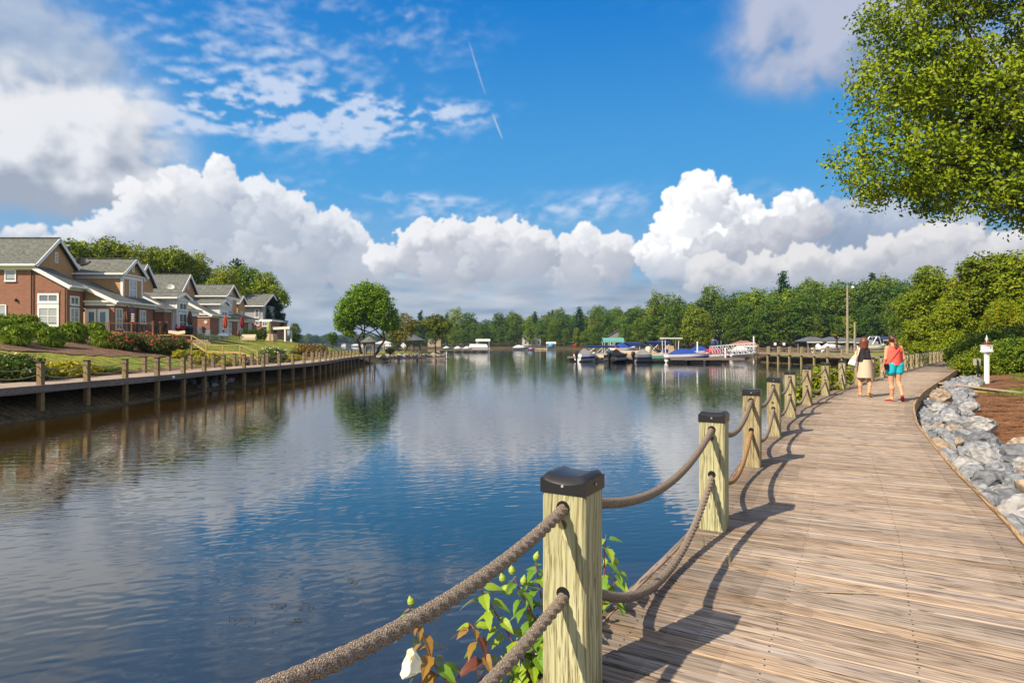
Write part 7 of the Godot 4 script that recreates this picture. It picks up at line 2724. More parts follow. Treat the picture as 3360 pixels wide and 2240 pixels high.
# distance along a sight line at which the far bank begins
func far_bank(k: float, from := 100.0) -> float:
	var d := from
	var wet := false
	while d < 420.0:
		if Geometry2D.is_point_in_polygon(Vector2(k * d, d), shore):
			wet = true
		elif wet:
			return d
		d += 3.0
	return d

func shore_dist(px: float) -> float:
	if px < 2380.0:
		return far_bank((px - 1680.0) / F, 140.0)
	return lerpf(far_bank(700.0 / F, 140.0), 172.0, smoothstep(2380.0, 2640.0, px))

func build_far_shore() -> void:
	var r := RandomNumberGenerator.new()
	r.seed = 91
	var spots := []
	# single trees: two ranks along the water, from left to right
	var px := 1338.0
	while px < 3010.0:
		var k := (px - 1680.0) / F
		var d := shore_dist(px)
		spots.append([px, d + r.randf_range(7.0, 12.0), 0, r.randf_range(0.62, 0.95)])
		px += r.randf_range(26.0, 44.0)
	px = 1330.0
	while px < 3000.0:
		var k := (px - 1680.0) / F
		var d := shore_dist(px)
		spots.append([px, d + r.randf_range(18.0, 27.0), 1, r.randf_range(0.95, 1.22)])
		px += r.randf_range(36.0, 58.0)
	var kinds := ["broad mid green", "dark rounded", "tall light green", "low yellowish green", "dense dark green", "deep green spreading", "slim pine", "tall dark pine"]
	var ranks := [0, 0]
	var protos_at := {}
	for q in spots:
		var k := r.randi_range(0, 7)
		if k > 5 and (q[2] == 0 or r.randf() < 0.8):
			k = r.randi_range(0, 5)
		var x: float = (q[0] - 1680.0) / F * q[1]
		if q[2] == 0 and ((q[0] > 1708 and q[0] < 1778) or (q[0] > 2330 and q[0] < 2382) or (q[0] > 2008 and q[0] < 2046)):
			continue   # gaps where houses show
		ranks[q[2]] += 1
		var lab := "%s tree on the far shore, %s from the left in the %s rank" % [kinds[k], nth(ranks[q[2]]), ["front", "second"][q[2]]]
		var s: float = q[3] * (1.0 + 0.12 * smoothstep(2200.0, 2700.0, q[0]))
		var y := land(x, q[1])
		var t: Node3D
		var where := Vector3(x, y - 0.2, -q[1])
		var size := Vector3(s * r.randf_range(0.8, 1.35), s * r.randf_range(0.85, 1.12), s * r.randf_range(0.8, 1.35))
		if protos_at.has(k):
			t = dup(protos_at[k], lab, where, r.randf() * TAU, size)
		else:
			t = make_tree("shore_tree", lab, where, protos[k][0], protos[k][1], protos[k][2], "trees along the far shore")
			t.scale = size
			protos_at[k] = t
		(t.get_child(1) as MeshInstance3D).material_override = M["leaf_%d" % [1, 3, 0, 3, 1, 4][r.randi() % 6]] if k < 6 else M.leaf_0
	# the wood behind, one mass
	var wood := thing("forest", "wooded hill behind the far shore", "forest")
	tag(wood, "", "", "", "stuff")
	var lists := [[], [], [], [], [], [], [], []]
	for rank in 9:
		px = 1300.0
		while px < 3080.0:
			var k := (px - 1680.0) / F
			var base := shore_dist(px)
			var d := base + 36.0 + rank * 16.0 + r.randf_range(-6, 6)
			var x := k * d
			var kind := r.randi_range(0, 5) if r.randf() < 0.93 else r.randi_range(6, 7)
			var s := r.randf_range(0.85, 1.15) * (1.0 + 0.22 * smoothstep(2200.0, 2700.0, px))
			lists[kind].append(Transform3D(Basis(Vector3.UP, r.randf() * TAU).scaled(Vector3(s * 1.2, s, s * 1.2)), Vector3(x, land(x, d) - 0.3, -d)))
			px += r.randf_range(9.0, 13.0) / d * F
	# lake shore far away on the left, and the headland behind
	for i in 420:
		var t := r.randf()
		var p := Vector2(-700, 1060).lerp(Vector2(-190, 985), t) if r.randf() < 0.75 else Vector2(-180, 960).lerp(Vector2(-66, 420), r.randf())
		p += Vector2(r.randf_range(-10, 10), r.randf_range(2, 60))
		var s := r.randf_range(0.8, 1.2)
		lists[r.randi_range(0, 5)].append(Transform3D(Basis(Vector3.UP, r.randf() * TAU).scaled(Vector3(s * 1.5, s, s * 1.5)), Vector3(p.x, land(p.x, p.y) - 0.3, -p.y)))
	for k in 8:
		for which in 2:
			var mm := MultiMesh.new()
			mm.transform_format = MultiMesh.TRANSFORM_3D
			mm.mesh = protos[k][which]
			mm.instance_count = lists[k].size()
			for i in lists[k].size():
				mm.set_instance_transform(i, lists[k][i])
			var mi := MultiMeshInstance3D.new()
			mi.name = "crowns" if which == 0 else "trunks"
			mi.multimesh = mm
			mi.material_override = M["leaf_%d" % [3, 0, 3, 1, 0, 3, 0, 3][k]] if which == 0 else protos[k][2]
			mi.set_meta("kind", "stuff")
			wood.add_child(mi, true)
	# houses among the trees
	var put := func(px0: float, d: float, lift := 0.0) -> Vector3:
		var x := (px0 - 1680.0) / F * d
		return Vector3(x, land(x, d) + lift, -d)
	far_house("grey and white house with porch among trees at the middle of the far shore", put.call(1742, 350), 10, 8, 5.6, 3.0, M.weathered_white, M.slate, 0.1)
	far_house("pale stone house half hidden by trees above the teal canopy", put.call(2030, 268), 9, 7, 5.2, 2.6, M.grey, M.slate, -0.1)
	far_house("white columned house among trees above the blue boat covers", put.call(2357, 215, 1.5), 4.6, 5, 5.0, 2.0, M.white_siding, M.slate, -0.2, true)
	far_house("pink-white house glimpsed through trees right of the tall pole", put.call(2860, 215, 4.0), 6, 6, 6.0, 2.0, M.weathered_white, M.roof_tile, -0.5)
	far_house("beige house at the left end of the far shore", put.call(1425, 345), 7, 6, 4.4, 2.4, M.tan, M.slate, 0.1)
	var n := 0
	for q in [[1128, 700, M.weathered_white], [1160, 760, M.grey], [1192, 640, M.weathered_white], [1262, 620, M.tan], [1300, 560, M.weathered_white], [1050, 900, M.tan]]:
		var x: float = (q[0] - 1680.0) / F * q[1]
		far_house("distant boathouse across the open lake, %s from the left" % nth([2, 3, 4, 5, 6, 1][n]), Vector3(x, LAKE + 0.5, -q[1]), 5, 4, 1.6, 1.2, q[2], M.slate if n % 2 else M.roof_tile, 0.0)
		n += 1


# ---------------------------------------------------------------- marina
# hull along X, bow at +X; stations give half beam and keel height
func hull_mesh(L: float, beam: float, high: float, from := 0.0, to := 1.0, grow := 0.0) -> MB:
	var mb := MB.new()
	var n := 12
	var rows := [[0.0, 0.0], [0.55, 0.12], [0.9, 0.45], [1.0, 1.0]]
	var pt := func(i: int, f: float, side: float) -> Vector3:
		var t := float(i) / n
		var taper := 1.0 - pow(maxf(0.0, (t - 0.45) / 0.55), 2.2)
		var w := 0.0
		var y := 0.0
		for r in range(rows.size() - 1):
			if f >= rows[r][1] and f <= rows[r + 1][1]:
				w = lerpf(rows[r][0], rows[r + 1][0], (f - rows[r][1]) / (rows[r + 1][1] - rows[r][1]))
		y = f * high * (1.0 + 0.22 * t * t)
		var flare := lerpf(taper, maxf(taper, 0.06) + 0.25 * t * (1.0 - taper), f)
		return Vector3(-L / 2 + L * (t - 0.07 * (1.0 - f) * t), y, side * (w * flare * beam / 2 + grow))
	var fs := [from, lerpf(from, to, 0.33), lerpf(from, to, 0.66), to]
	for i in n:
		for k in 3:
			for s in [-1.0, 1.0]:
				var a: Vector3 = pt.call(i, fs[k], s)
				var b: Vector3 = pt.call(i, fs[k + 1], s)
				var c: Vector3 = pt.call(i + 1, fs[k + 1], s)
				var d: Vector3 = pt.call(i + 1, fs[k], s)
				if s > 0:
					mb.quad(a, b, c, d)
				else:
					mb.quad(d, c, b, a)
		if from == 0.0:
			mb.quad(pt.call(i, to, 1.0) - Vector3(0, 0.05, 0), pt.call(i, to, -1.0) - Vector3(0, 0.05, 0), pt.call(i + 1, to, -1.0) - Vector3(0, 0.05, 0), pt.call(i + 1, to, 1.0) - Vector3(0, 0.05, 0))
	for k in 3:
		mb.quad(pt.call(0, fs[k], -1.0), pt.call(0, fs[k + 1], -1.0), pt.call(0, fs[k + 1], 1.0), pt.call(0, fs[k], 1.0))
	return mb

func outboard(parent: Node3D, where: Vector3, m: Material, s := 1.0) -> void:
	var c := MB.new()
	c.lathe(Vector3(0, 0.55, 0), [Vector2(0.16, -0.12), Vector2(0.24, 0.0), Vector2(0.26, 0.28), Vector2(0.2, 0.48), Vector2(0.0, 0.54)], 10, Vector2(1.3, 0.8))
	var o := part("outboard_motor", c.mesh(), m, parent, where, Basis().scaled(Vector3.ONE * s))
	var l := MB.new()
	l.box(Vector3(0.0, 0.1, 0), Vector3(0.22, 0.9, 0.12))
	l.box(Vector3(0.02, -0.42, 0), Vector3(0.5, 0.06, 0.2))
	part("motor_leg", l.mesh(), m, o)

func bimini(parent: Node3D, x0: float, x1: float, beam: float, y0: float, y1: float, m: Material) -> void:
	var c := MB.new()
	for i in 8:
		var u0 := -1.0 + i / 4.0
		var u1 := -1.0 + (i + 1) / 4.0
		var h0 := y1 - 0.16 * u0 * u0
		var h1 := y1 - 0.16 * u1 * u1
		c.slab([Vector3(x0, h0, u0 * beam / 2), Vector3(x0, h1, u1 * beam / 2), Vector3(x1, h1, u1 * beam / 2), Vector3(x1, h0, u0 * beam / 2)], Vector3(0, -0.05, 0))
	c.block(Vector3(x0, y1 - 0.34, beam / 2 - 0.03), Vector3(x1, y1 - 0.15, beam / 2))
	part("canopy", c.mesh(), m, parent)
	for s in [-1, 1]:
		var l := MB.new()
		var mid := (x0 + x1) / 2
		l.rod(Vector3(mid, y0, s * beam * 0.48), Vector3(x0 + 0.1, y1 - 0.2, s * beam * 0.48), 0.03)
		l.rod(Vector3(mid, y0, s * beam * 0.48), Vector3(x1 - 0.1, y1 - 0.2, s * beam * 0.48), 0.03)
		l.rod(Vector3(x0 + 0.2, y0, s * beam * 0.48), Vector3(mid, y1 - 0.2, s * beam * 0.48), 0.03)
		part("canopy_frame", l.mesh(), M.aluminium, parent)

func speedboat(label: String, where: Vector3, turn: float, L: float, hull: Material, stripe: Material, cover: Material, motor: Material = null) -> Node3D:
	var t := thing("speedboat", label, "boat", where + Vector3(0, 0.05, 0), turn)
	t.scale = Vector3(1, 1.35, 1.1)
	part("hull", hull_mesh(L, 2.3, 0.95).mesh(), hull, t)
	part("stripe", hull_mesh(L, 2.3, 0.95, 0.42, 0.72, 0.012).mesh(), stripe, t)
	var mb := MB.new()
	var n := 10
	for i in n:
		var t0 := float(i) / n
		var t1 := float(i + 1) / n
		var prof := func(q: float) -> float: return 0.98 + 0.16 * q + 0.62 * sin(clampf(q * 1.25, 0, 1) * PI) * (1.0 - 0.3 * q)
		var wid := func(q: float) -> float: return 1.1 * (1.0 - pow(maxf(0.0, (q - 0.4) / 0.6), 2.0)) + 0.02
		var x0 := -L / 2 + 0.2 + (L - 0.7) * t0
		var x1 := -L / 2 + 0.2 + (L - 0.7) * t1
		for s in [-1.0, 1.0]:
			var a := Vector3(x0, 0.93 + 0.2 * t0 * t0, s * wid.call(t0))
			var b := Vector3(x1, 0.93 + 0.2 * t1 * t1, s * wid.call(t1))
			var c := Vector3(x1, prof.call(t1), 0)
			var d := Vector3(x0, prof.call(t0), 0)
			if s > 0:
				mb.quad(a, d, c, b)
			else:
				mb.quad(b, c, d, a)
	part("cover", mb.mesh(), cover, t)
	if motor:
		outboard(t, Vector3(-L / 2 - 0.2, 0.25, 0), motor)
	return t

func pontoon(label: String, where: Vector3, turn: float, L: float, side: Material, canopy: Material, cover: Material = null) -> Node3D:
	var t := thing("pontoon_boat", label, "boat", where, turn)
	for s in [-1, 1]:
		var mb := MB.new()
		mb.tube(PackedVector3Array([Vector3(-L / 2, 0.15, s * 0.85), Vector3(L / 2 - 0.8, 0.15, s * 0.85), Vector3(L / 2 - 0.2, 0.25, s * 0.85), Vector3(L / 2, 0.4, s * 0.85)]), PackedFloat32Array([0.3, 0.3, 0.24, 0.05]), 10, 0, 1.0, 0.16, Vector3(0, 0.1, 1))
		part("pontoon", mb.mesh(), M.aluminium, t)
	var d := MB.new()
	d.block(Vector3(-L / 2, 0.46, -1.25), Vector3(L / 2 - 0.4, 0.56, 1.25))
	part("deck", d.mesh(), M.grey_metal, t)
	for s in [-1, 1]:
		d = MB.new()
		d.block(Vector3(-L / 2 + 0.4, 0.56, s * 1.2 - 0.02), Vector3(L / 2 - 0.8, 1.15, s * 1.2 + 0.02))
		part("side_panel", d.mesh(), side, t)
		d = MB.new()
		d.bar(Vector3(-L / 2 + 0.4, 1.2, s * 1.2), Vector3(L / 2 - 0.8, 1.2, s * 1.2), 0.06, 0.06)
		part("rail", d.mesh(), M.aluminium, t)
	if cover:
		d = MB.new()
		d.slab([Vector3(-L / 2 + 0.3, 1.1, 1.28), Vector3(L / 2 - 0.7, 1.1, 1.28), Vector3(L / 2 - 1.2, 1.7, 0), Vector3(-L / 2 + 0.6, 1.75, 0)], Vector3(0, -0.03, 0))
		d.slab([Vector3(-L / 2 + 0.6, 1.75, 0), Vector3(L / 2 - 1.2, 1.7, 0), Vector3(L / 2 - 0.7, 1.1, -1.28), Vector3(-L / 2 + 0.3, 1.1, -1.28)], Vector3(0, -0.03, 0))
		d.block(Vector3(-L / 2 + 0.3, 0.7, 1.26), Vector3(L / 2 - 0.7, 1.1, 1.29))
		part("mooring_cover", d.mesh(), cover, t)
	if canopy:
		bimini(t, -L * 0.3, L * 0.12, 2.4, 1.2, 2.5, canopy)
	outboard(t, Vector3(-L / 2 - 0.15, 0.0, 0), M.black)
	return t

func boathouse(label: String, where: Vector3, w: float, deep: float, h: float, rise: float, roof: Material, trim: Material) -> void:
	var t := thing("boathouse", label, "boathouse", where)
	for x in [-0.46, 0.0, 0.46]:
		for z in [-0.46, 0.46]:
			var p := MB.new()
			p.rod(Vector3(x * w, -2.5, z * deep), Vector3(x * w, h, z * deep), 0.14, 8)
			part("post", p.mesh(), M.grey_wood, t)
	var m := MB.new()
	var a := w / 2 + 0.4
	var b := deep / 2 + 0.4
	var rx := w * 0.22
	m.slab([Vector3(-a, h, b), Vector3(a, h, b), Vector3(rx, h + rise, 0), Vector3(-rx, h + rise, 0)], Vector3(0, -0.15, 0))
	m.slab([Vector3(a, h, -b), Vector3(-a, h, -b), Vector3(-rx, h + rise, 0), Vector3(rx, h + rise, 0)], Vector3(0, -0.15, 0))
	m.slab([Vector3(a, h, b), Vector3(a, h, -b), Vector3(rx, h + rise, 0)], Vector3(0, -0.15, 0))
	m.slab([Vector3(-a, h, -b), Vector3(-a, h, b), Vector3(-rx, h + rise, 0)], Vector3(0, -0.15, 0))
	part("roof", m.mesh(), roof, t)
	m = MB.new()
	m.block(Vector3(-a + 0.05, h - 0.42, b - 0.1), Vector3(a - 0.05, h - 0.16, b - 0.02))
	m.block(Vector3(a - 0.1, h - 0.42, -b + 0.1), Vector3(a - 0.02, h - 0.16, b - 0.11))
	part("fascia", m.mesh(), trim, t)

func canopy_lift(label: String, where: Vector3, turn: float, L: float, w: float, h: float, m: Material) -> void:
	var t := thing("boat_lift", label, "boat lift", where, turn)
	var c := MB.new()
	for i in 8:
		var a0 := PI * i / 8.0
		var a1 := PI * (i + 1) / 8.0
		c.slab([Vector3(-L / 2, h + sin(a0) * 0.8, cos(a0) * w / 2), Vector3(-L / 2, h + sin(a1) * 0.8, cos(a1) * w / 2), Vector3(L / 2, h + sin(a1) * 0.8, cos(a1) * w / 2), Vector3(L / 2, h + sin(a0) * 0.8, cos(a0) * w / 2)], Vector3(0, -0.04, 0))
	part("canopy", c.mesh(), m, t)
	for x in [-0.42, 0.42]:
		for z in [-0.48, 0.48]:
			var p := MB.new()
			p.rod(Vector3(x * L, -2.0, z * w), Vector3(x * L, h, z * w), 0.07)
			part("post", p.mesh(), M.aluminium, t)
	var p2 := MB.new()
	for x in [-0.42, 0.42]:
		p2.bar(Vector3(x * L, 0.6, -w / 2), Vector3(x * L, 0.6, w / 2), 0.12, 0.16)
	part("cradle", p2.mesh(), M.aluminium, t)

func water_at(px: float, d: float, up := 0.0) -> Vector3:
	return Vector3((px - 1680.0) / F * d, LAKE + up, -d)

func jetski(label: String, where: Vector3, turn: float, hull: Material, top: Material, lift := 0.0) -> void:
	var t := thing("jet_ski", label, "jet ski", where + Vector3(0, lift, 0), turn, "")
	part("hull", hull_mesh(3.0, 1.15, 0.5).mesh(), hull, t)
	var m := MB.new()
	m.lathe(Vector3(-0.3, 0.45, 0), [Vector2(1.05, 0.0), Vector2(0.95, 0.18), Vector2(0.6, 0.36), Vector2(0.25, 0.6), Vector2(0, 0.66)], 10, Vector2(1.1, 0.42))
	part("cover", m.mesh(), top, t)

func build_marina() -> void:
	dock("front floating dock of grey boards on black floats, right of the blue speedboat", Vector3(22.2, -0.56, -88.6), Vector3(32.6, -0.56, -88.6), 2.2, true, M.grey_wood)
	dock("long floating dock behind the covered boats", Vector3(9.0, -0.6, -101.5), Vector3(34.0, -0.6, -99.5), 1.8, true, M.grey_wood)
	dock("short floating finger dock at the marina's left end", Vector3(10.9, -0.7, -101.0), Vector3(14.2, -0.7, -97.0), 1.3, true, M.grey_wood)
	dock("finger dock between the tan covered pontoon and black motor", Vector3(16.6, -0.65, -95.8), Vector3(20.6, -0.65, -95.2), 1.2, true, M.grey_wood)
	speedboat("white speedboat with broad blue stripe and bright blue cover at the front dock", water_at(2257, 91.5, -0.12), 0.02, 6.4, M.white, M.blue, M.blue)
	# fishing boat with a hard top
	var fb := thing("fishing_boat", "cream fishing boat with white hardtop and big cream outboard", "boat", water_at(2196, 94.5, 0.0), 0.05)
	fb.scale = Vector3(1.05, 1.22, 1.1)
	part("hull", hull_mesh(5.6, 2.3, 1.1).mesh(), M.cream, fb)
	part("stripe", hull_mesh(5.6, 2.3, 1.1, 0.3, 0.74, 0.012).mesh(), M.teal, fb)
	var m := MB.new()
	m.box(Vector3(0.3, 2.95, 0), Vector3(2.7, 0.12, 1.9))
	part("hardtop", m.mesh(), M.white, fb)
	for x in [-0.8, 1.2]:
		for z in [-0.7, 0.7]:
			m = MB.new()
			m.rod(Vector3(x * 0.9, 0.9, z), Vector3(x, 2.9, z), 0.05)
			part("top_post", m.mesh(), M.white, fb)
	m = MB.new()
	m.slab([Vector3(-0.3, 0.9, 0.5), Vector3(0.7, 0.9, 0.5), Vector3(0.5, 2.0, 0.5), Vector3(-0.2, 2.1, 0.5)], Vector3(0, 0, -1.0))
	part("console", m.mesh(), M.tan, fb)
	m = MB.new()
	m.box(Vector3(-0.55, 1.25, 0), Vector3(0.5, 0.7, 1.0))
	part("seat", m.mesh(), M.blue, fb)
	outboard(fb, Vector3(-3.0, 0.35, 0), M.cream, 1.5)
	# others, left of them
	var nb := speedboat("navy covered boat under a navy sun top, left of the fishing boat", water_at(2150, 98.0, -0.1), 0.1, 5.6, M.white, M.navy, M.navy)
	bimini(nb, -1.6, 2.2, 2.2, 0.9, 2.4, M.navy)
	var mt := speedboat("low grey boat with a large dark blue-black outboard, centre of the marina", water_at(2120, 94.2, -0.2), 0.15, 3.6, M.grey, M.navy, M.grey, M.black)
	pontoon("pontoon boat under a long tan cover in the middle of the marina", water_at(2092, 97.0), 0.05, 7.6, M.cream, null, M.tan)
	pontoon("pontoon boat with navy sun top at the marina's left end", water_at(1962, 99.0), 0.0, 6.4, M.cream, M.navy)
	pontoon("pontoon boat with open sun top frame behind the black motors", water_at(2010, 104.0), 0.1, 6.6, M.white, M.navy)
	speedboat("small white boat with black outboard at the far left of the docks", water_at(1925, 96.5, -0.15), 0.4, 3.2, M.white, M.blue, M.grey, M.black)
	var ob := speedboat("dark boat with two black outboards and an orange and yellow towel", water_at(2028, 93.0, -0.2), 0.7, 3.6, M.black, M.grey, M.black, M.black)
	m = MB.new()
	for k in 4:
		m.bar(Vector3(-0.5 + k * 0.16, 1.9 - k * 0.18, -0.2), Vector3(-0.2 + k * 0.16, 1.45 - k * 0.18, 0.3), 0.3, 0.04)
	part("towel", m.mesh(), M.orange, ob)
	m = MB.new()
	m.bar(Vector3(-0.3, 1.5, 0.32), Vector3(0.2, 1.0, 0.5), 0.2, 0.04)
	part("towel", m.mesh(), M.yellow, ob)
	canopy_lift("boat lift under a rounded teal canopy", water_at(2010, 112.0, 0.3), 0.0, 3.8, 2.6, 2.75, M.teal)
	canopy_lift("boat lift under a flat navy canopy right of the teal one", water_at(2062, 114.0, 0.1), 0.0, 4.4, 2.4, 2.2, M.navy)
	speedboat("white and blue boat raised on a lift beside the navy canopy", water_at(2048, 108.0, 0.7), 0.2, 4.2, M.white, M.blue, M.blue)
	gazebo("small blue-roofed gazebo on the far bank behind the marina", Vector3(at(2170, 0, 128).x, -0.6, -128), 2.6, 2.2, 0.9, M.navy, 4)
	speedboat("white boat under a wide blue cover right of the front dock's post", water_at(2305, 106.0, 0.2), 0.1, 5.5, M.white, M.white, M.blue)
	var rb := speedboat("red boat with red and blue tower behind the gangway", water_at(2352, 105.0, 0.0), 0.15, 5.0, M.red, M.white, M.red)
	m = MB.new()
	m.tube(PackedVector3Array([Vector3(-0.6, 1.0, -0.9), Vector3(-0.2, 2.3, -0.85), Vector3(-0.1, 2.45, 0), Vector3(-0.2, 2.3, 0.85), Vector3(-0.6, 1.0, 0.9)]), PackedFloat32Array([0.08]), 8)
	part("tower", m.mesh(), M.blue, rb)
	# gangway
	var ga := Vector3(30.6, -0.45, -96.0)
	var gb := Vector3(35.9, 0.12, -92.5)
	var gw := thing("gangway", "aluminium gangway with lattice rails leading down to the floating docks", "gangway", (ga + gb) * 0.5)
	m = MB.new()
	m.bar(ga, gb, 1.3, 0.1)
	wpart("walkway", m, M.aluminium, gw)
	var gd := (gb - ga).normalized()
	var gs := gd.cross(Vector3.UP).normalized() * 0.65
	for s in [-1, 1]:
		m = MB.new()
		m.bar(ga + gs * s + Vector3(0, 1.5, 0), gb + gs * s + Vector3(0, 1.5, 0), 0.09, 0.09)
		wpart("handrail", m, M.aluminium, gw)
		for k in 9:
			var p = ga.lerp(gb, k / 8.0) + gs * s
			m = MB.new()
			m.bar(p, p + Vector3(0, 1.5, 0), 0.07, 0.07)
			if k < 8:
				m.bar(p + Vector3(0, 1.45, 0), ga.lerp(gb, (k + 1) / 8.0) + gs * s, 0.06, 0.06)
			wpart("strut", m, M.aluminium, gw)
	for q in [[2289, 92.0, 1120, "white mooring pole rising above the blue speedboat's bow"], [2381, 89.5, 1140, "white mooring pole at the foot of the gangway"], [2474, 96.0, 1103, "slim white pole left of the dark gate"]]:
		var p := water_at(q[0], q[1])
		m = MB.new()
		m.rod(Vector3(0, -1, 0), Vector3(0, at(0, q[2], q[1]).y - LAKE, 0), 0.11, 10)
		var o := part(numbered("mooring_pole"), m.mesh(), M.white, self, p)
		tag(o, q[3], "pole")
	# dark gate with white notices on the far walkway
	var gt := thing("dock_gate", "dark metal gate with white notice panels on the far walkway", "gate", Vector3(at(2560, 0, 92).x, 0.2, -92))
	for k in 4:
		m = MB.new()
		m.box(Vector3(-1.3 + k * 0.95, 0.85, 0), Vector3(0.26, 1.7, 0.16))
		part("gate_post", m.mesh(), M.black_metal, gt)
	m = MB.new()
	for k in 16:
		m.bar(Vector3(-1.2 + k * 0.17, 0.05, 0), Vector3(-1.2 + k * 0.17, 1.5, 0), 0.03, 0.03)
	m.bar(Vector3(-1.3, 1.5, 0), Vector3(1.6, 1.5, 0), 0.05, 0.08)
	part("bar", m.mesh(), M.black_metal, gt).set_meta("kind", "stuff")
	for x in [-0.75, 0.55]:
		m = MB.new()
		m.box(Vector3(x, 1.25, 0.1), Vector3(0.36, 0.42, 0.03))
		part("notice_panel", m.mesh(), M.white, gt)
	# boathouses behind
	boathouse("boathouse with tan tiled roof behind the gangway", Vector3(at(2440, 0, 118).x, -0.9, -118), 3.2, 4, 2.2, 0.75, M.roof_tile, M.white_paint)
	boathouse("grey-roofed boathouse left of the palm", Vector3(at(2664, 0, 135).x, -0.8, -135), 4.0, 5, 2.9, 0.85, M.slate, M.weathered_white)
	boathouse("wide grey-roofed boathouse behind the palm and pole", Vector3(at(2738, 0, 133).x, -0.8, -133), 5.2, 5, 2.9, 0.85, M.slate, M.weathered_white)
	boathouse("grey-roofed boathouse right of the tall pole", Vector3(at(2822, 0, 136).x, -0.8, -136), 4.0, 5, 2.8, 0.75, M.slate, M.weathered_white)
	boathouse("small blue-roofed boathouse behind the coral shirt's shoulder", Vector3(at(2903, 0, 110).x, -0.3, -110), 2.0, 3, 2.7, 0.35, M.navy, M.grey_metal)
	speedboat("white cruiser moored under the wide boathouse", water_at(2735, 131, 0.9), 0.1, 5.2, M.white, M.grey, M.white)
	speedboat("white boat left of the palm trunk under the grey roof", water_at(2690, 132, 0.6), 0.0, 2.6, M.white, M.navy, M.white)
	var wb := speedboat("white boat with an aluminium tower between the two women", water_at(2868, 100, 1.15), 0.1, 4.0, M.white, M.grey, M.grey)
	m = MB.new()
	for z in [-0.8, 0.8]:
		m.rod(Vector3(-0.9, 1.0, z), Vector3(-0.1, 2.0, z), 0.06)
		m.rod(Vector3(0.7, 1.0, z), Vector3(0.3, 2.0, z), 0.06)
		m.rod(Vector3(-0.1, 2.0, z), Vector3(0.3, 2.0, z), 0.06)
	m.rod(Vector3(0, 2.0, -0.8), Vector3(0, 2.0, 0.8), 0.06)
	part("tower", m.mesh(), M.aluminium, wb)
	speedboat("white boat under the tan tiled boathouse", water_at(2437, 116, 0.3), 0.05, 4.4, M.white, M.navy, M.white)
	# palm
	var pp := Vector3(at(2747, 0, 104).x, 0, -104)
	pp.y = land(pp.x, 104.0)
	var palm := thing("palm_tree", "single palm with brown skirt of dead fronds beside the tall pole", "palm tree", pp)
	m = MB.new()
	var path := PackedVector3Array()
	var rad := PackedFloat32Array()
	for i in 16:
		path.append(Vector3(0.05 * sin(i * 0.6), i * 0.23 - 0.2, 0))
		rad.append(0.20 + 0.04 * (i % 2) - 0.004 * i)
	m.tube(path, rad, 10)
	part("trunk", m.mesh(), M.bark, palm)
	for k in 26:
		var a := k * 2.4
		var dead := k < 9
		var el := -1.0 - 0.1 * k if dead else lerpf(-0.25, 1.25, (k - 9) / 17.0)
		var dir := Vector3(cos(a) * cos(el), sin(el), sin(a) * cos(el))
		var L := 0.75 if dead else 1.05
		m = MB.new()
		m.col = Color(0.26, 0.15, 0.06) if dead else Color(0.09, 0.14, 0.03).lerp(Color(0.20, 0.22, 0.05), float(k % 5) / 5.0)
		var top := Vector3(0, 3.3, 0)
		var stem := top + dir * L * 0.5
		var side := dir.cross(Vector3.UP)
		if side.length() < 0.1:
			side = Vector3.RIGHT
		side = side.normalized()
		var nrm := side.cross(dir)
		m.quad(top - side * 0.02, stem - side * 0.02, stem + side * 0.02, top + side * 0.02)
		for j in 13:   # fan of leaflets
			var f := -1.25 + 2.5 * j / 12.0
			var tip := stem + (dir * cos(f) + side * sin(f)) * L * 0.62 - Vector3(0, 0.16 + 0.1 * absf(f), 0)
			var w := (side * cos(f) - dir * sin(f)) * 0.075
			m.quad(stem - w * 0.3, stem.lerp(tip, 0.5) - w + nrm * 0.03, tip, stem.lerp(tip, 0.5) + w + nrm * 0.03)
		part("frond", m.mesh(), M.leaf, palm)
	# poles
	var ph := at(2782, 936, 98.0)
	var pl := thing("utility_pole", "tall pale timber pole with a floodlight, between palm and dark-topped woman", "pole", Vector3(ph.x, 0.0, ph.z))
	m = MB.new()
	m.tube(PackedVector3Array([Vector3(0, -1, 0), Vector3(0, ph.y * 0.5, 0), Vector3(0, ph.y, 0)]), PackedFloat32Array([0.2, 0.17, 0.13]), 10)
	part("shaft", m.mesh(), M.pale_bark, pl)
	m = MB.new()
	m.bar(Vector3(0, ph.y - 0.3, 0), Vector3(0.7, ph.y - 0.1, 0), 0.06, 0.06)
	part("bracket", m.mesh(), M.grey_metal, pl)
	m = MB.new()
	m.lathe(Vector3(0.85, ph.y - 0.35, 0), [Vector2(0.24, -0.08), Vector2(0.26, 0.0), Vector2(0.14, 0.26), Vector2(0, 0.3)], 10)
	part("lamp_head", m.mesh(), M.weathered_white, pl)
	var p2 := at(2806, 1056, 108.0)
	m = MB.new()
	m.tube(PackedVector3Array([Vector3(0, -1, 0), Vector3(0, p2.y, 0)]), PackedFloat32Array([0.2, 0.16]), 10)
	var po := part(numbered("utility_pole"), m.mesh(), M.pale_bark, self, Vector3(p2.x, 0, p2.z))
	tag(po, "short bare timber pole right of the tall one", "pole")
	# --- left-hand docks across the water
	dock("long dark floating dock with covered jet skis across the lake", Vector3(at(1440, 0, 198).x, -0.5, -198), Vector3(at(1618, 0, 198).x, -0.5, -198), 2.4, true, M.grey_wood)
	jetski("jet ski under pale green cover, leftmost on the far dock", water_at(1468, 197, 0.9), 0.0, M.teal, M.weathered_white)
	jetski("jet ski under a white cover, right of the pale green one", water_at(1505, 197, 0.9), 0.0, M.white, M.white)
	jetski("white covered jet ski in the middle of the far dock", water_at(1535, 197, 0.9), 0.0, M.white, M.weathered_white)
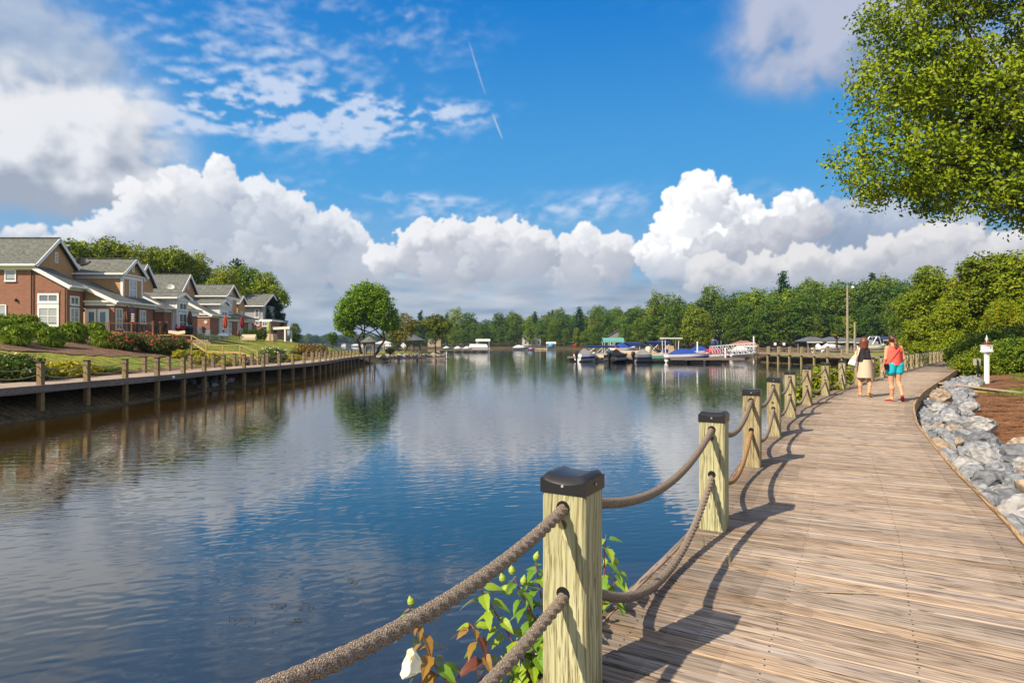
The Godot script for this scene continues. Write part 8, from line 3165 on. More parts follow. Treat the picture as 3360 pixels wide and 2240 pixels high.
	pontoon("white pontoon boat at the right end of the far dock", water_at(1572, 200, 0.9), 0.0, 7.0, M.white, null, M.white)
	canopy_lift("open white boat lift frame behind the far dock's pontoon", water_at(1585, 215, 0.4), 0.0, 5.0, 3.0, 3.2, M.weathered_white)
	speedboat("white cruiser with dark stripe moored off the far shore", water_at(1708, 262, 0.0), 0.0, 6.6, M.white, M.navy, M.white)
	jetski("blue and red jet ski behind the moored white cruiser", water_at(1744, 262, 0.1), 0.0, M.red, M.sky)
	dock("low pale dock on the far shore left of the blue boat", Vector3(at(1752, 0, 290).x, -0.8, -290), Vector3(at(1794, 0, 290).x, -0.8, -290), 2.0, true, M.cream)
	canopy_lift("white boat lift frame over the small blue boat", water_at(1808, 296, 0.4), 0.0, 4.6, 3.0, 2.4, M.white)
	speedboat("small blue covered boat inside the white lift frame", water_at(1808, 294, 0.6), 0.0, 3.4, M.sky, M.sky, M.sky)
	dock("small pale float on the far shore right of the blue boat", Vector3(at(1865, 0, 300).x, -0.8, -300), Vector3(at(1880, 0, 300).x, -0.8, -300), 1.6, true, M.cream)
	var rc := speedboat("tiny red boat by the far shore, left of the marina", water_at(1890, 305, 0.6), 0.0, 3.0, M.red, M.red, M.red)
	# open lake, far left
	var n := 0
	for q in [[1292, 420, 8.0], [1318, 400, 7.0], [1275, 460, 6.0], [1170, 560, 9.0]]:
		speedboat("white boat on the open lake behind the broad tree, %s from the right" % nth([2, 1, 3, 4][n]), water_at(q[0], q[1], 0.1), 0.0, q[2], M.white, M.white, M.white)
		n += 1
	boathouse("white boathouse on the lake right behind the small gazebo", Vector3(at(1258, 0, 380).x, -0.6, -380), 9, 6, 2.4, 1.2, M.weathered_white, M.white)


# ---------------------------------------------------------------- people
# bones: [from, to, radius, radius]; joined with a smooth minimum and meshed as surface nets
func flesh(bones: Array, cell: float, blend: float, mb: MB = null) -> MB:
	if mb == null:
		mb = MB.new()
	var lo := Vector3.ONE * 1e9
	var hi := -lo
	for b in bones:
		var r := maxf(b[2], b[3]) + blend + cell * 2.0
		for p in [b[0], b[1]]:
			lo = lo.min(p - Vector3.ONE * r)
			hi = hi.max(p + Vector3.ONE * r)
	var nx := int((hi.x - lo.x) / cell) + 2
	var ny := int((hi.y - lo.y) / cell) + 2
	var nz := int((hi.z - lo.z) / cell) + 2
	var f := PackedFloat32Array()
	f.resize(nx * ny * nz)
	f.fill(1.0)
	for b in bones:
		var pa: Vector3 = b[0]
		var pb: Vector3 = b[1]
		var ra: float = b[2]
		var rb: float = b[3]
		var r := maxf(ra, rb) + blend + cell * 2.0
		var bl := (pa.min(pb) - Vector3.ONE * r - lo) / cell
		var bh := (pa.max(pb) + Vector3.ONE * r - lo) / cell
		var ab := pb - pa
		var l2 := maxf(ab.length_squared(), 1e-8)
		for z in range(maxi(0, int(bl.z)), mini(nz, int(bh.z) + 1)):
			for y in range(maxi(0, int(bl.y)), mini(ny, int(bh.y) + 1)):
				var i := (z * ny + y) * nx
				for x in range(maxi(0, int(bl.x)), mini(nx, int(bh.x) + 1)):
					var p := lo + Vector3(x, y, z) * cell
					var t := clampf((p - pa).dot(ab) / l2, 0.0, 1.0)
					var d := p.distance_to(pa + ab * t) - lerpf(ra, rb, t)
					var e := f[i + x]
					var h := maxf(blend - absf(d - e), 0.0) / blend
					f[i + x] = minf(d, e) - h * h * blend * 0.25
	var ids := {}
	var pts := PackedVector3Array()
	var nrm := PackedVector3Array()
	for z in range(nz - 1):
		for y in range(ny - 1):
			for x in range(nx - 1):
				var i := (z * ny + y) * nx + x
				var v := [f[i], f[i + 1], f[i + nx], f[i + nx + 1], f[i + nx * ny], f[i + nx * ny + 1], f[i + nx * ny + nx], f[i + nx * ny + nx + 1]]
				var inside := 0
				for q in v:
					if q < 0.0:
						inside += 1
				if inside == 0 or inside == 8:
					continue
				var sum := Vector3.ZERO
				var n := 0
				for e in [[0, 1], [2, 3], [4, 5], [6, 7], [0, 2], [1, 3], [4, 6], [5, 7], [0, 4], [1, 5], [2, 6], [3, 7]]:
					var a: float = v[e[0]]
					var b: float = v[e[1]]
					if (a < 0.0) != (b < 0.0):
						var ca := Vector3(e[0] & 1, (e[0] >> 1) & 1, e[0] >> 2)
						var cb := Vector3(e[1] & 1, (e[1] >> 1) & 1, e[1] >> 2)
						sum += ca.lerp(cb, a / (a - b))
						n += 1
				ids[i] = pts.size()
				pts.append(lo + (Vector3(x, y, z) + sum / n) * cell)
				nrm.append(Vector3(v[1] + v[3] + v[5] + v[7] - v[0] - v[2] - v[4] - v[6], v[2] + v[3] + v[6] + v[7] - v[0] - v[1] - v[4] - v[5], v[4] + v[5] + v[6] + v[7] - v[0] - v[1] - v[2] - v[3]).normalized())
	var strides := [1, nx, nx * ny]
	for i in ids:
		for axis in 3:
			var u: int = strides[(axis + 1) % 3]
			var w: int = strides[(axis + 2) % 3]
			var a := f[i]
			var b := f[i + strides[axis]]
			if (a < 0.0) == (b < 0.0):
				continue
			if not (ids.has(i - u) and ids.has(i - w) and ids.has(i - u - w)):
				continue
			var q := [ids[i - u - w], ids[i - w], ids[i], ids[i - u]]
			if a < 0.0:
				q = [q[3], q[2], q[1], q[0]]
			mb.smooth(pts[q[0]], pts[q[1]], pts[q[2]], nrm[q[0]], nrm[q[1]], nrm[q[2]])
			mb.smooth(pts[q[0]], pts[q[2]], pts[q[3]], nrm[q[0]], nrm[q[2]], nrm[q[3]])
	return mb

func hand(wrist: Vector3, dir: Vector3, palm_n: Vector3, thumb_side: float, curl: float, mb: MB) -> void:
	dir = dir.normalized()
	var side := dir.cross(palm_n).normalized() * thumb_side
	palm_n = side.cross(dir).normalized() * thumb_side
	var b := []
	for k in 4:
		b.append([wrist, wrist + dir * 0.085 + side * (0.027 - k * 0.018), 0.018, 0.012])
	for k in 4:
		var root := wrist + dir * 0.085 + side * (0.027 - k * 0.018)
		var L: float = [0.070, 0.078, 0.073, 0.057][k]
		var d := dir
		var p := root
		for s in 3:
			d = d.rotated(side.normalized(), -curl * (0.5 + 0.25 * s) * thumb_side).normalized()
			var q = p + d * L * [0.45, 0.32, 0.23][s]
			b.append([p, q, 0.0088 - s * 0.0006, 0.0082 - s * 0.0006])
			p = q
	var t0 := wrist + dir * 0.028 + side * 0.026
	var t1 := t0 + dir * 0.034 + side * 0.026 + palm_n * 0.01
	b.append([t0, t1, 0.014, 0.0105])
	b.append([t1, t1 + dir * 0.032 + side * 0.006 + palm_n * 0.008, 0.0103, 0.0085])
	flesh(b, 0.004, 0.008, mb)

func head(c: Vector3, face: Vector3, mb: MB) -> void:   # face: the way it looks
	face = face.normalized()
	var up := Vector3.UP
	var r := face.cross(up).normalized()
	var b := [[c + up * 0.035 - face * 0.02, c + up * 0.025 + face * 0.01, 0.083, 0.078], [c - up * 0.02 + face * 0.02, c - up * 0.06 + face * 0.045, 0.066, 0.045], [c - up * 0.075 + face * 0.055, c - up * 0.085 + face * 0.068, 0.026, 0.022], [c + up * 0.008 + face * 0.08, c - up * 0.022 + face * 0.107, 0.009, 0.012], [c - up * 0.045 + face * 0.09 - r * 0.018, c - up * 0.045 + face * 0.09 + r * 0.018, 0.009, 0.009], [c - up * 0.056 + face * 0.088 - r * 0.014, c - up * 0.056 + face * 0.088 + r * 0.014, 0.009, 0.009]]
	for s in [-1, 1]:
		b.append([c + r * s * 0.079 + up * 0.018 - face * 0.002, c + r * s * 0.075 - up * 0.02 + face * 0.004, 0.015, 0.010])
		b.append([c + r * s * 0.05 - up * 0.02 + face * 0.05, c + r * s * 0.045 - up * 0.025 + face * 0.05, 0.026, 0.026])
		b.append([c + r * s * 0.015 + up * 0.022 + face * 0.082, c + r * s * 0.048 + up * 0.022 + face * 0.066, 0.010, 0.009])
	flesh(b, 0.007, 0.022, mb)

func eyes(c: Vector3, face: Vector3, parent: Node3D) -> void:
	face = face.normalized()
	var r := face.cross(Vector3.UP).normalized()
	for s in [-1, 1]:
		var m := MB.new()
		m.lathe(Vector3.ZERO, [Vector2(0, -0.012), Vector2(0.011, -0.004), Vector2(0.012, 0.002), Vector2(0, 0.012)], 8)
		part("eye", m.mesh(), M.black, parent, c + r * s * 0.032 + Vector3.UP * 0.006 + face * 0.076)

func sandal(toe: Vector3, heel: Vector3, m: Material, parent: Node3D) -> void:
	var s := MB.new()
	var d := (toe - heel)
	var r := d.cross(Vector3.UP).normalized()
	var up := r.cross(d).normalized()
	var outline := []
	for q in [[-0.03, 0.028], [0.1, 0.034], [0.45, 0.034], [0.75, 0.047], [1.0, 0.032], [1.06, 0.0], [1.0, -0.032], [0.75, -0.047], [0.45, -0.034], [0.1, -0.034], [-0.03, -0.028]]:
		outline.append(heel + d * q[0] + r * q[1] - up * 0.012)
	s.slab(outline, -up * 0.018)
	var o := part("sandal", s.mesh(), m, parent)
	var st := MB.new()
	var mid := heel + d * 0.72 + up * 0.04
	st.tube(PackedVector3Array([heel + d * 0.5 + r * 0.042, mid + r * 0.01, mid + d * 0.12, mid - r * 0.01, heel + d * 0.5 - r * 0.042]), PackedFloat32Array([0.008]), 5)
	part("strap", st.mesh(), m, o)

func foot(ankle: Vector3, heel: Vector3, toe: Vector3) -> Array:
	var d := (toe - heel)
	var r := d.cross(Vector3.UP).normalized()
	var up := r.cross(d).normalized()
	var b := [[ankle, heel + up * 0.035, 0.036, 0.032], [heel + up * 0.03, heel + d * 0.6 + up * 0.028, 0.030, 0.030], [ankle, heel + d * 0.6 + up * 0.03, 0.032, 0.026]]
	for k in 5:
		b.append([heel + d * 0.55 + up * 0.02, heel + d * (0.97 - k * 0.035) + r * (0.03 - k * 0.015) * (1 if k < 9 else 1) + up * 0.012, 0.018, 0.011])
	return b

func build_people() -> void:
	# --- woman in a dark top and beige skirt
	var A := thing("person", "woman in dark sleeveless top and beige skirt walking away, white bag on shoulder", "person", Vector3(9.93, 0.0, -17.57), 0.0, "two women strolling")
	var hip_l := Vector3(-0.075, 0.88, -0.02)
	var hip_r := Vector3(0.075, 0.88, 0.02)
	var knee_l := Vector3(-0.10, 0.46, -0.10)
	var knee_r := Vector3(0.115, 0.45, 0.02)
	var ank_l := Vector3(-0.10, 0.085, -0.06)
	var ank_r := Vector3(0.02, 0.12, 0.16)
	var sh_l := Vector3(-0.17, 1.33, -0.01)
	var sh_r := Vector3(0.10, 1.33, -0.05)
	var el_r := Vector3(0.10, 1.05, -0.02)
	var wr_r := Vector3(0.32, 0.93, -0.14)
	var el_l := Vector3(-0.22, 1.07, -0.06)
	var wr_l := Vector3(-0.17, 1.06, -0.25)
	var hc := Vector3(0.015, 1.545, -0.03)
	var body := [[Vector3(-0.07, 0.92, 0), Vector3(-0.06, 1.08, 0), 0.105, 0.088], [Vector3(0.07, 0.92, 0), Vector3(0.05, 1.08, 0), 0.105, 0.088], [Vector3(-0.06, 1.08, 0), Vector3(-0.08, 1.26, -0.02), 0.088, 0.092], [Vector3(0.05, 1.08, 0), Vector3(0.045, 1.26, -0.02), 0.088, 0.092], [Vector3(-0.15, 1.335, -0.015), Vector3(0.09, 1.335, -0.04), 0.056, 0.056], [Vector3(-0.015, 1.34, -0.02), Vector3(0.005, 1.47, -0.025), 0.052, 0.045], [sh_l, el_l, 0.047, 0.037], [el_l, wr_l, 0.036, 0.024], [sh_r, el_r, 0.047, 0.037], [el_r, wr_r, 0.036, 0.024], [hip_l, knee_l, 0.088, 0.052], [knee_l, knee_l.lerp(ank_l, 0.35) + Vector3(0, 0, 0.025), 0.05, 0.053], [knee_l.lerp(ank_l, 0.35) + Vector3(0, 0, 0.025), ank_l, 0.053, 0.033], [hip_r, knee_r, 0.088, 0.052], [knee_r, knee_r.lerp(ank_r, 0.35) + Vector3(0, 0, 0.025), 0.05, 0.053], [knee_r.lerp(ank_r, 0.35) + Vector3(0, 0, 0.025), ank_r, 0.053, 0.033]]
	body.append_array(foot(ank_l, Vector3(-0.105, 0.03, -0.03), Vector3(-0.07, 0.03, -0.24)))
	body.append_array(foot(ank_r, Vector3(-0.02, 0.10, 0.19), Vector3(0.16, 0.035, 0.05)))
	var mb := flesh(body, 0.0125, 0.03)
	head(hc, Vector3(0.93, -0.02, -0.3), mb)
	hand(wr_r, Vector3(0.10, -0.13, -0.04), Vector3(0.2, 0.2, 1.0), 1.0, 0.35, mb)
	hand(wr_l, Vector3(0.05, 0.0, -0.2), Vector3(1, 0, 0), 1.0, 0.6, mb)
	part("body", mb.mesh(), M.skin, A)
	eyes(hc, Vector3(0.93, -0.02, -0.3), A)
	# hair to the shoulders
	var hr := mat("auburn_hair", lin(0.135, 0.042, 0.02), 0.45)
	var hb := [[hc + Vector3(-0.03, 0.05, 0.02), hc + Vector3(-0.02, 0.03, 0.03), 0.088, 0.092], [hc + Vector3(0.0, 0.07, -0.02), hc + Vector3(-0.03, 0.06, 0.0), 0.075, 0.08], [hc + Vector3(-0.06, 0.0, 0.04), hc + Vector3(-0.075, -0.15, 0.045), 0.075, 0.062], [hc + Vector3(-0.02, 0.0, 0.06), hc + Vector3(-0.03, -0.16, 0.07), 0.065, 0.05], [hc + Vector3(-0.08, -0.02, -0.02), hc + Vector3(-0.11, -0.16, 0.0), 0.055, 0.04], [hc + Vector3(0.02, 0.0, 0.075), hc + Vector3(0.03, -0.13, 0.075), 0.04, 0.03], [hc + Vector3(-0.11, -0.14, 0.02), hc + Vector3(-0.14, -0.19, 0.03), 0.035, 0.018], [hc + Vector3(-0.05, -0.15, 0.08), hc + Vector3(-0.06, -0.2, 0.09), 0.04, 0.018]]
	part("hair", flesh(hb, 0.009, 0.02).mesh(), hr, A)
	var gls := MB.new()
	var fc := Vector3(0.93, -0.02, -0.3).normalized()
	var fr := fc.cross(Vector3.UP).normalized()
	for s in [-1, 1]:
		gls.tube(PackedVector3Array([hc + fr * s * 0.055 + fc * 0.085 + Vector3(0, 0.012, 0), hc + fr * s * 0.085 + fc * 0.01 + Vector3(0, 0.016, 0)]), PackedFloat32Array([0.005]), 5)
		gls.lathe(hc + fr * s * 0.034 + fc * 0.094 + Vector3(0, 0.004, 0), [Vector2(0.0, -0.003), Vector2(0.028, -0.003), Vector2(0.028, 0.003), Vector2(0, 0.003)], 10, Vector2(1.0, 0.8), Basis(fr, fc, fr.cross(fc)))
	part("sunglasses", gls.mesh(), M.black, A)
	var top := flesh([[Vector3(-0.065, 1.0, 0), Vector3(-0.06, 1.1, 0), 0.112, 0.1], [Vector3(0.06, 1.0, 0), Vector3(0.05, 1.1, 0), 0.112, 0.1], [Vector3(-0.06, 1.1, 0), Vector3(-0.085, 1.27, -0.02), 0.1, 0.1], [Vector3(0.05, 1.1, 0), Vector3(0.05, 1.27, -0.02), 0.1, 0.1], [Vector3(-0.11, 1.325, -0.015), Vector3(0.06, 1.325, -0.03), 0.068, 0.066]], 0.0125, 0.035)
	var dark := mat("charcoal_cloth", lin(0.022, 0.019, 0.026), 0.85)
	part("top", top.mesh(), dark, A)
	var skirt := MB.new()
	var prof := [Vector2(0.168, 1.04), Vector2(0.178, 1.02), Vector2(0.20, 0.92), Vector2(0.215, 0.80), Vector2(0.222, 0.66), Vector2(0.226, 0.545), Vector2(0.214, 0.55)]
	cloth_ring(skirt, Vector3(0.015, 0, 0), prof, 0.78, 0.012, 9.0)
	var beige := mat("beige_cloth", lin(0.56, 0.44, 0.33), 0.85)
	part("skirt", skirt.mesh(), beige, A)
	var belt := MB.new()
	cloth_ring(belt, Vector3(0.015, 0, 0), [Vector2(0.17, 1.005), Vector2(0.176, 1.005), Vector2(0.174, 1.045), Vector2(0.165, 1.045)], 0.78, 0.0, 0.0)
	part("belt", belt.mesh(), M.cream, A)
	sandal(Vector3(-0.07, 0.03, -0.24), Vector3(-0.105, 0.03, -0.03), M.tan, A)
	sandal(Vector3(0.16, 0.035, 0.05), Vector3(-0.02, 0.10, 0.19), M.yellow, A)
	var bag := thing("shoulder_bag", "white and tan shoulder bag with grey end, carried by the woman in dark top", "bag", Vector3(9.93, 0.0, -17.57))
	var bm := MB.new()
	var ax := Vector3(-0.14, -0.30, 0.03).normalized()
	var side_x := Vector3(0.9, -0.42, 0.1).normalized()
	var bx := Basis(side_x, ax, side_x.cross(ax)).orthonormalized()
	bm.lathe(Vector3(-0.25, 1.17, 0.02), [Vector2(0.0, -0.02), Vector2(0.06, 0.0), Vector2(0.085, 0.08), Vector2(0.105, 0.2), Vector2(0.12, 0.3), Vector2(0.0, 0.3)], 14, Vector2(1.0, 0.6), bx)
	part("pouch", bm.mesh(), beige, bag)
	bm = MB.new()
	bm.lathe(Vector3(-0.25, 1.17, 0.02), [Vector2(0.111, 0.17), Vector2(0.124, 0.31), Vector2(0.10, 0.33), Vector2(0.0, 0.33)], 14, Vector2(1.0, 0.6), bx)
	part("bag_bottom", bm.mesh(), M.white, bag)
	bm = MB.new()
	bm.lathe(Vector3(-0.25, 1.17, 0.02) + ax * 0.315, [Vector2(0.088, 0.0), Vector2(0.088, 0.022), Vector2(0.0, 0.022)], 12, Vector2(1.0, 0.6), bx)
	part("bag_end", bm.mesh(), M.grey, bag)
	bm = MB.new()
	bm.tube(PackedVector3Array([Vector3(-0.24, 1.16, 0.07), Vector3(-0.21, 1.28, 0.085), Vector3(-0.165, 1.385, 0.03), Vector3(-0.16, 1.385, -0.04), Vector3(-0.2, 1.26, -0.1), Vector3(-0.24, 1.16, -0.05)]), PackedFloat32Array([0.011]), 6)
	part("bag_strap", bm.mesh(), M.white, bag)
	# --- woman in coral and turquoise
	var B := thing("person", "woman in coral top and turquoise shorts walking away, long ponytail", "person", Vector3(9.92, 0.0, -16.2), 0.0, "two women strolling")
	hc = Vector3(-0.05, 1.60, -0.03)
	hip_l = Vector3(-0.075, 0.92, 0)
	hip_r = Vector3(0.085, 0.92, 0)
	knee_l = Vector3(-0.06, 0.485, -0.05)
	knee_r = Vector3(0.105, 0.49, 0.0)
	ank_l = Vector3(-0.04, 0.085, -0.05)
	ank_r = Vector3(0.075, 0.20, 0.20)
	sh_l = Vector3(-0.195, 1.385, 0)
	sh_r = Vector3(0.175, 1.385, 0)
	el_l = Vector3(-0.245, 1.11, 0.03)
	wr_l = Vector3(-0.245, 0.90, -0.06)
	el_r = Vector3(0.225, 1.11, 0.03)
	wr_r = Vector3(0.215, 0.98, -0.16)
	body = [[Vector3(-0.075, 0.94, 0), Vector3(-0.06, 1.1, 0), 0.115, 0.095], [Vector3(0.075, 0.94, 0), Vector3(0.05, 1.1, 0), 0.115, 0.095], [Vector3(-0.06, 1.1, 0), Vector3(-0.085, 1.3, 0), 0.095, 0.098], [Vector3(0.05, 1.1, 0), Vector3(0.07, 1.3, 0), 0.095, 0.098], [Vector3(-0.17, 1.385, 0), Vector3(0.15, 1.385, 0), 0.058, 0.058], [Vector3(-0.02, 1.39, 0), Vector3(-0.045, 1.53, -0.02), 0.052, 0.045], [sh_l, el_l, 0.049, 0.038], [el_l, wr_l, 0.037, 0.025], [sh_r, el_r, 0.049, 0.038], [el_r, wr_r, 0.037, 0.025], [hip_l, knee_l, 0.098, 0.056], [knee_l, knee_l.lerp(ank_l, 0.35) + Vector3(0, 0, 0.028), 0.054, 0.058], [knee_l.lerp(ank_l, 0.35) + Vector3(0, 0, 0.028), ank_l, 0.058, 0.034], [hip_r, knee_r, 0.098, 0.056], [knee_r, knee_r.lerp(ank_r, 0.35) + Vector3(0, 0.02, 0.02), 0.054, 0.058], [knee_r.lerp(ank_r, 0.35) + Vector3(0, 0.02, 0.02), ank_r, 0.058, 0.034]]
	body.append_array(foot(ank_l, Vector3(-0.04, 0.03, -0.02), Vector3(-0.08, 0.03, -0.25)))
	body.append_array(foot(ank_r, Vector3(0.055, 0.165, 0.235), Vector3(0.165, 0.03, 0.09)))
	mb = flesh(body, 0.0125, 0.03)
	var look := Vector3(0.15, 0.0, -1.0)
	head(hc, look, mb)
	hand(wr_l, Vector3(0.0, -0.2, -0.06), Vector3(1, 0, 0), 1.0, 0.4, mb)
	hand(wr_r, Vector3(0.0, -0.1, -0.2), Vector3(-1, 0, 0), -1.0, 0.5, mb)
	part("body", mb.mesh(), M.skin, B)
	eyes(hc, look, B)
	var brown := mat("brown_hair", lin(0.055, 0.026, 0.016), 0.4)
	part("hair", flesh([[hc + Vector3(0, 0.045, 0.015), hc + Vector3(0, 0.02, 0.025), 0.092, 0.09], [hc + Vector3(0.02, 0.075, -0.02), hc + Vector3(-0.02, 0.06, 0.0), 0.07, 0.07], [hc + Vector3(0.0, 0.02, 0.10), hc + Vector3(0.02, 0.0, 0.125), 0.042, 0.036]], 0.009, 0.02).mesh(), brown, B)
	var pony := [[hc + Vector3(0.02, 0.0, 0.13), hc + Vector3(0.025, -0.10, 0.135), 0.034, 0.040], [hc + Vector3(0.025, -0.10, 0.135), hc + Vector3(0.03, -0.2, 0.125), 0.040, 0.032], [hc + Vector3(0.03, -0.2, 0.125), hc + Vector3(0.035, -0.29, 0.12), 0.03, 0.012]]
	part("ponytail", flesh(pony, 0.008, 0.02).mesh(), mat("light_brown_hair", lin(0.13, 0.065, 0.03), 0.4), B)
	var coral := mat("coral_cloth", lin(0.86, 0.115, 0.085), 0.8)
	var tm := flesh([[Vector3(-0.13, 1.375, 0), Vector3(0.11, 1.375, 0), 0.074, 0.074], [Vector3(-0.10, 1.30, 0), Vector3(0.085, 1.30, 0), 0.112, 0.112], [Vector3(-0.10, 1.18, 0.0), Vector3(0.085, 1.18, 0.0), 0.118, 0.118]], 0.0125, 0.03)
	cloth_ring(tm, Vector3(-0.005, 0, 0.005), [Vector2(0.205, 1.30), Vector2(0.215, 1.18), Vector2(0.222, 1.05), Vector2(0.228, 0.945), Vector2(0.218, 0.95)], 0.62, 0.012, 7.0)
	part("top", tm.mesh(), coral, B)
	var turq := mat("turquoise_cloth", lin(0.012, 0.43, 0.55), 0.75)
	var sm := flesh([[Vector3(-0.09, 0.97, 0.0), Vector3(0.09, 0.97, 0.0), 0.125, 0.125], [Vector3(-0.085, 0.95, 0.01), Vector3(-0.095, 0.79, 0), 0.13, 0.118], [Vector3(0.09, 0.95, 0.01), Vector3(0.105, 0.79, 0), 0.13, 0.118]], 0.0125, 0.025)
	part("shorts", sm.mesh(), turq, B)
	sandal(Vector3(-0.08, 0.03, -0.25), Vector3(-0.04, 0.03, -0.02), M.red, B)
	sandal(Vector3(0.165, 0.03, 0.09), Vector3(0.055, 0.165, 0.235), M.red, B)
	var sb := thing("crossbody_bag", "small black crossbody bag hanging at the coral woman's left hip", "bag", Vector3(9.92, 0.0, -16.2))
	bm = MB.new()
	bm.box(Vector3(-0.255, 0.90, 0.09), Vector3(0.085, 0.15, 0.06), Basis(Vector3.BACK, 0.15))
	part("pouch", bm.mesh(), M.black, sb)
	bm = MB.new()
	bm.box(Vector3(-0.255, 0.945, 0.123), Vector3(0.08, 0.06, 0.012), Basis(Vector3.BACK, 0.15))
	part("flap", bm.mesh(), M.black, sb)
	bm = MB.new()
	var path := PackedVector3Array()
	for q in [[-0.245, 0.97, 0.10], [-0.21, 1.03, 0.138], [-0.10, 1.15, 0.148], [0.0, 1.27, 0.142], [0.075, 1.36, 0.118], [0.11, 1.435, 0.03], [0.09, 1.42, -0.05]]:
		path.append(Vector3(q[0], q[1], q[2]))
	bm.tube(path, PackedFloat32Array([0.0075]), 6)
	part("bag_strap", bm.mesh(), M.dark_red, sb)

# a ring of cloth with soft folds
func cloth_ring(mb: MB, c: Vector3, prof: Array, flat: float, fold: float, waves: float) -> void:
	var n := 40
	var pt := func(i: int, k: int) -> Vector3:
		var a := TAU * k / n
		var p: Vector2 = prof[i]
		var t := float(i) / prof.size()
		var r := p.x + fold * t * (sin(a * waves + i * 0.5) + 0.6 * sin(a * (waves * 0.6 + 1.0) + 2.0))
		return c + Vector3(cos(a) * r, p.y, sin(a) * r * flat)
	for i in range(prof.size() - 1):
		for k in n:
			var a: Vector3 = pt.call(i, k)
			var b: Vector3 = pt.call(i, k + 1)
			var d: Vector3 = pt.call(i + 1, k + 1)
			var e: Vector3 = pt.call(i + 1, k)
			var na := ((a - c) * Vector3(1, 0, 1)).normalized()
			var nb := ((b - c) * Vector3(1, 0, 1)).normalized()
			if prof[i + 1].y < prof[i].y:
				mb.smooth(a, d, b, na, nb, nb)
				mb.smooth(a, e, d, na, na, nb)
			else:
				mb.smooth(a, b, d, na, nb, nb)
				mb.smooth(a, d, e, na, nb, na)

# ---------------------------------------------------------------- the mallow by the nearest post, and what floats
func leaf_mesh(serrate: float) -> ArrayMesh:   # 1 m long, blade along +Z, folded and curved
	var mb := MB.new()
	var n := 7
	for i in n:
		var t0 := float(i) / n
		var t1 := float(i + 1) / n
		var w := func(t: float) -> float: return 0.30 * pow(sin(PI * pow(t, 0.62)), 0.9) * (1.0 - 0.25 * t) + 0.002
		var y := func(t: float) -> float: return -0.28 * t * t
		for s in [-1.0, 1.0]:
			var a := Vector3(0, y.call(t0), t0)
			var b := Vector3(0, y.call(t1), t1)
			var c := Vector3(s * w.call(t1) * (1.0 - serrate * (i % 2)), y.call(t1) + 0.10 * w.call(t1) * 3.0, t1)
			var d := Vector3(s * w.call(t0) * (1.0 - serrate * ((i + 1) % 2)), y.call(t0) + 0.10 * w.call(t0) * 3.0, t0)
			if s > 0:
				mb.quad(a, d, c, b)
			else:
				mb.quad(b, c, d, a)
	return mb.mesh()

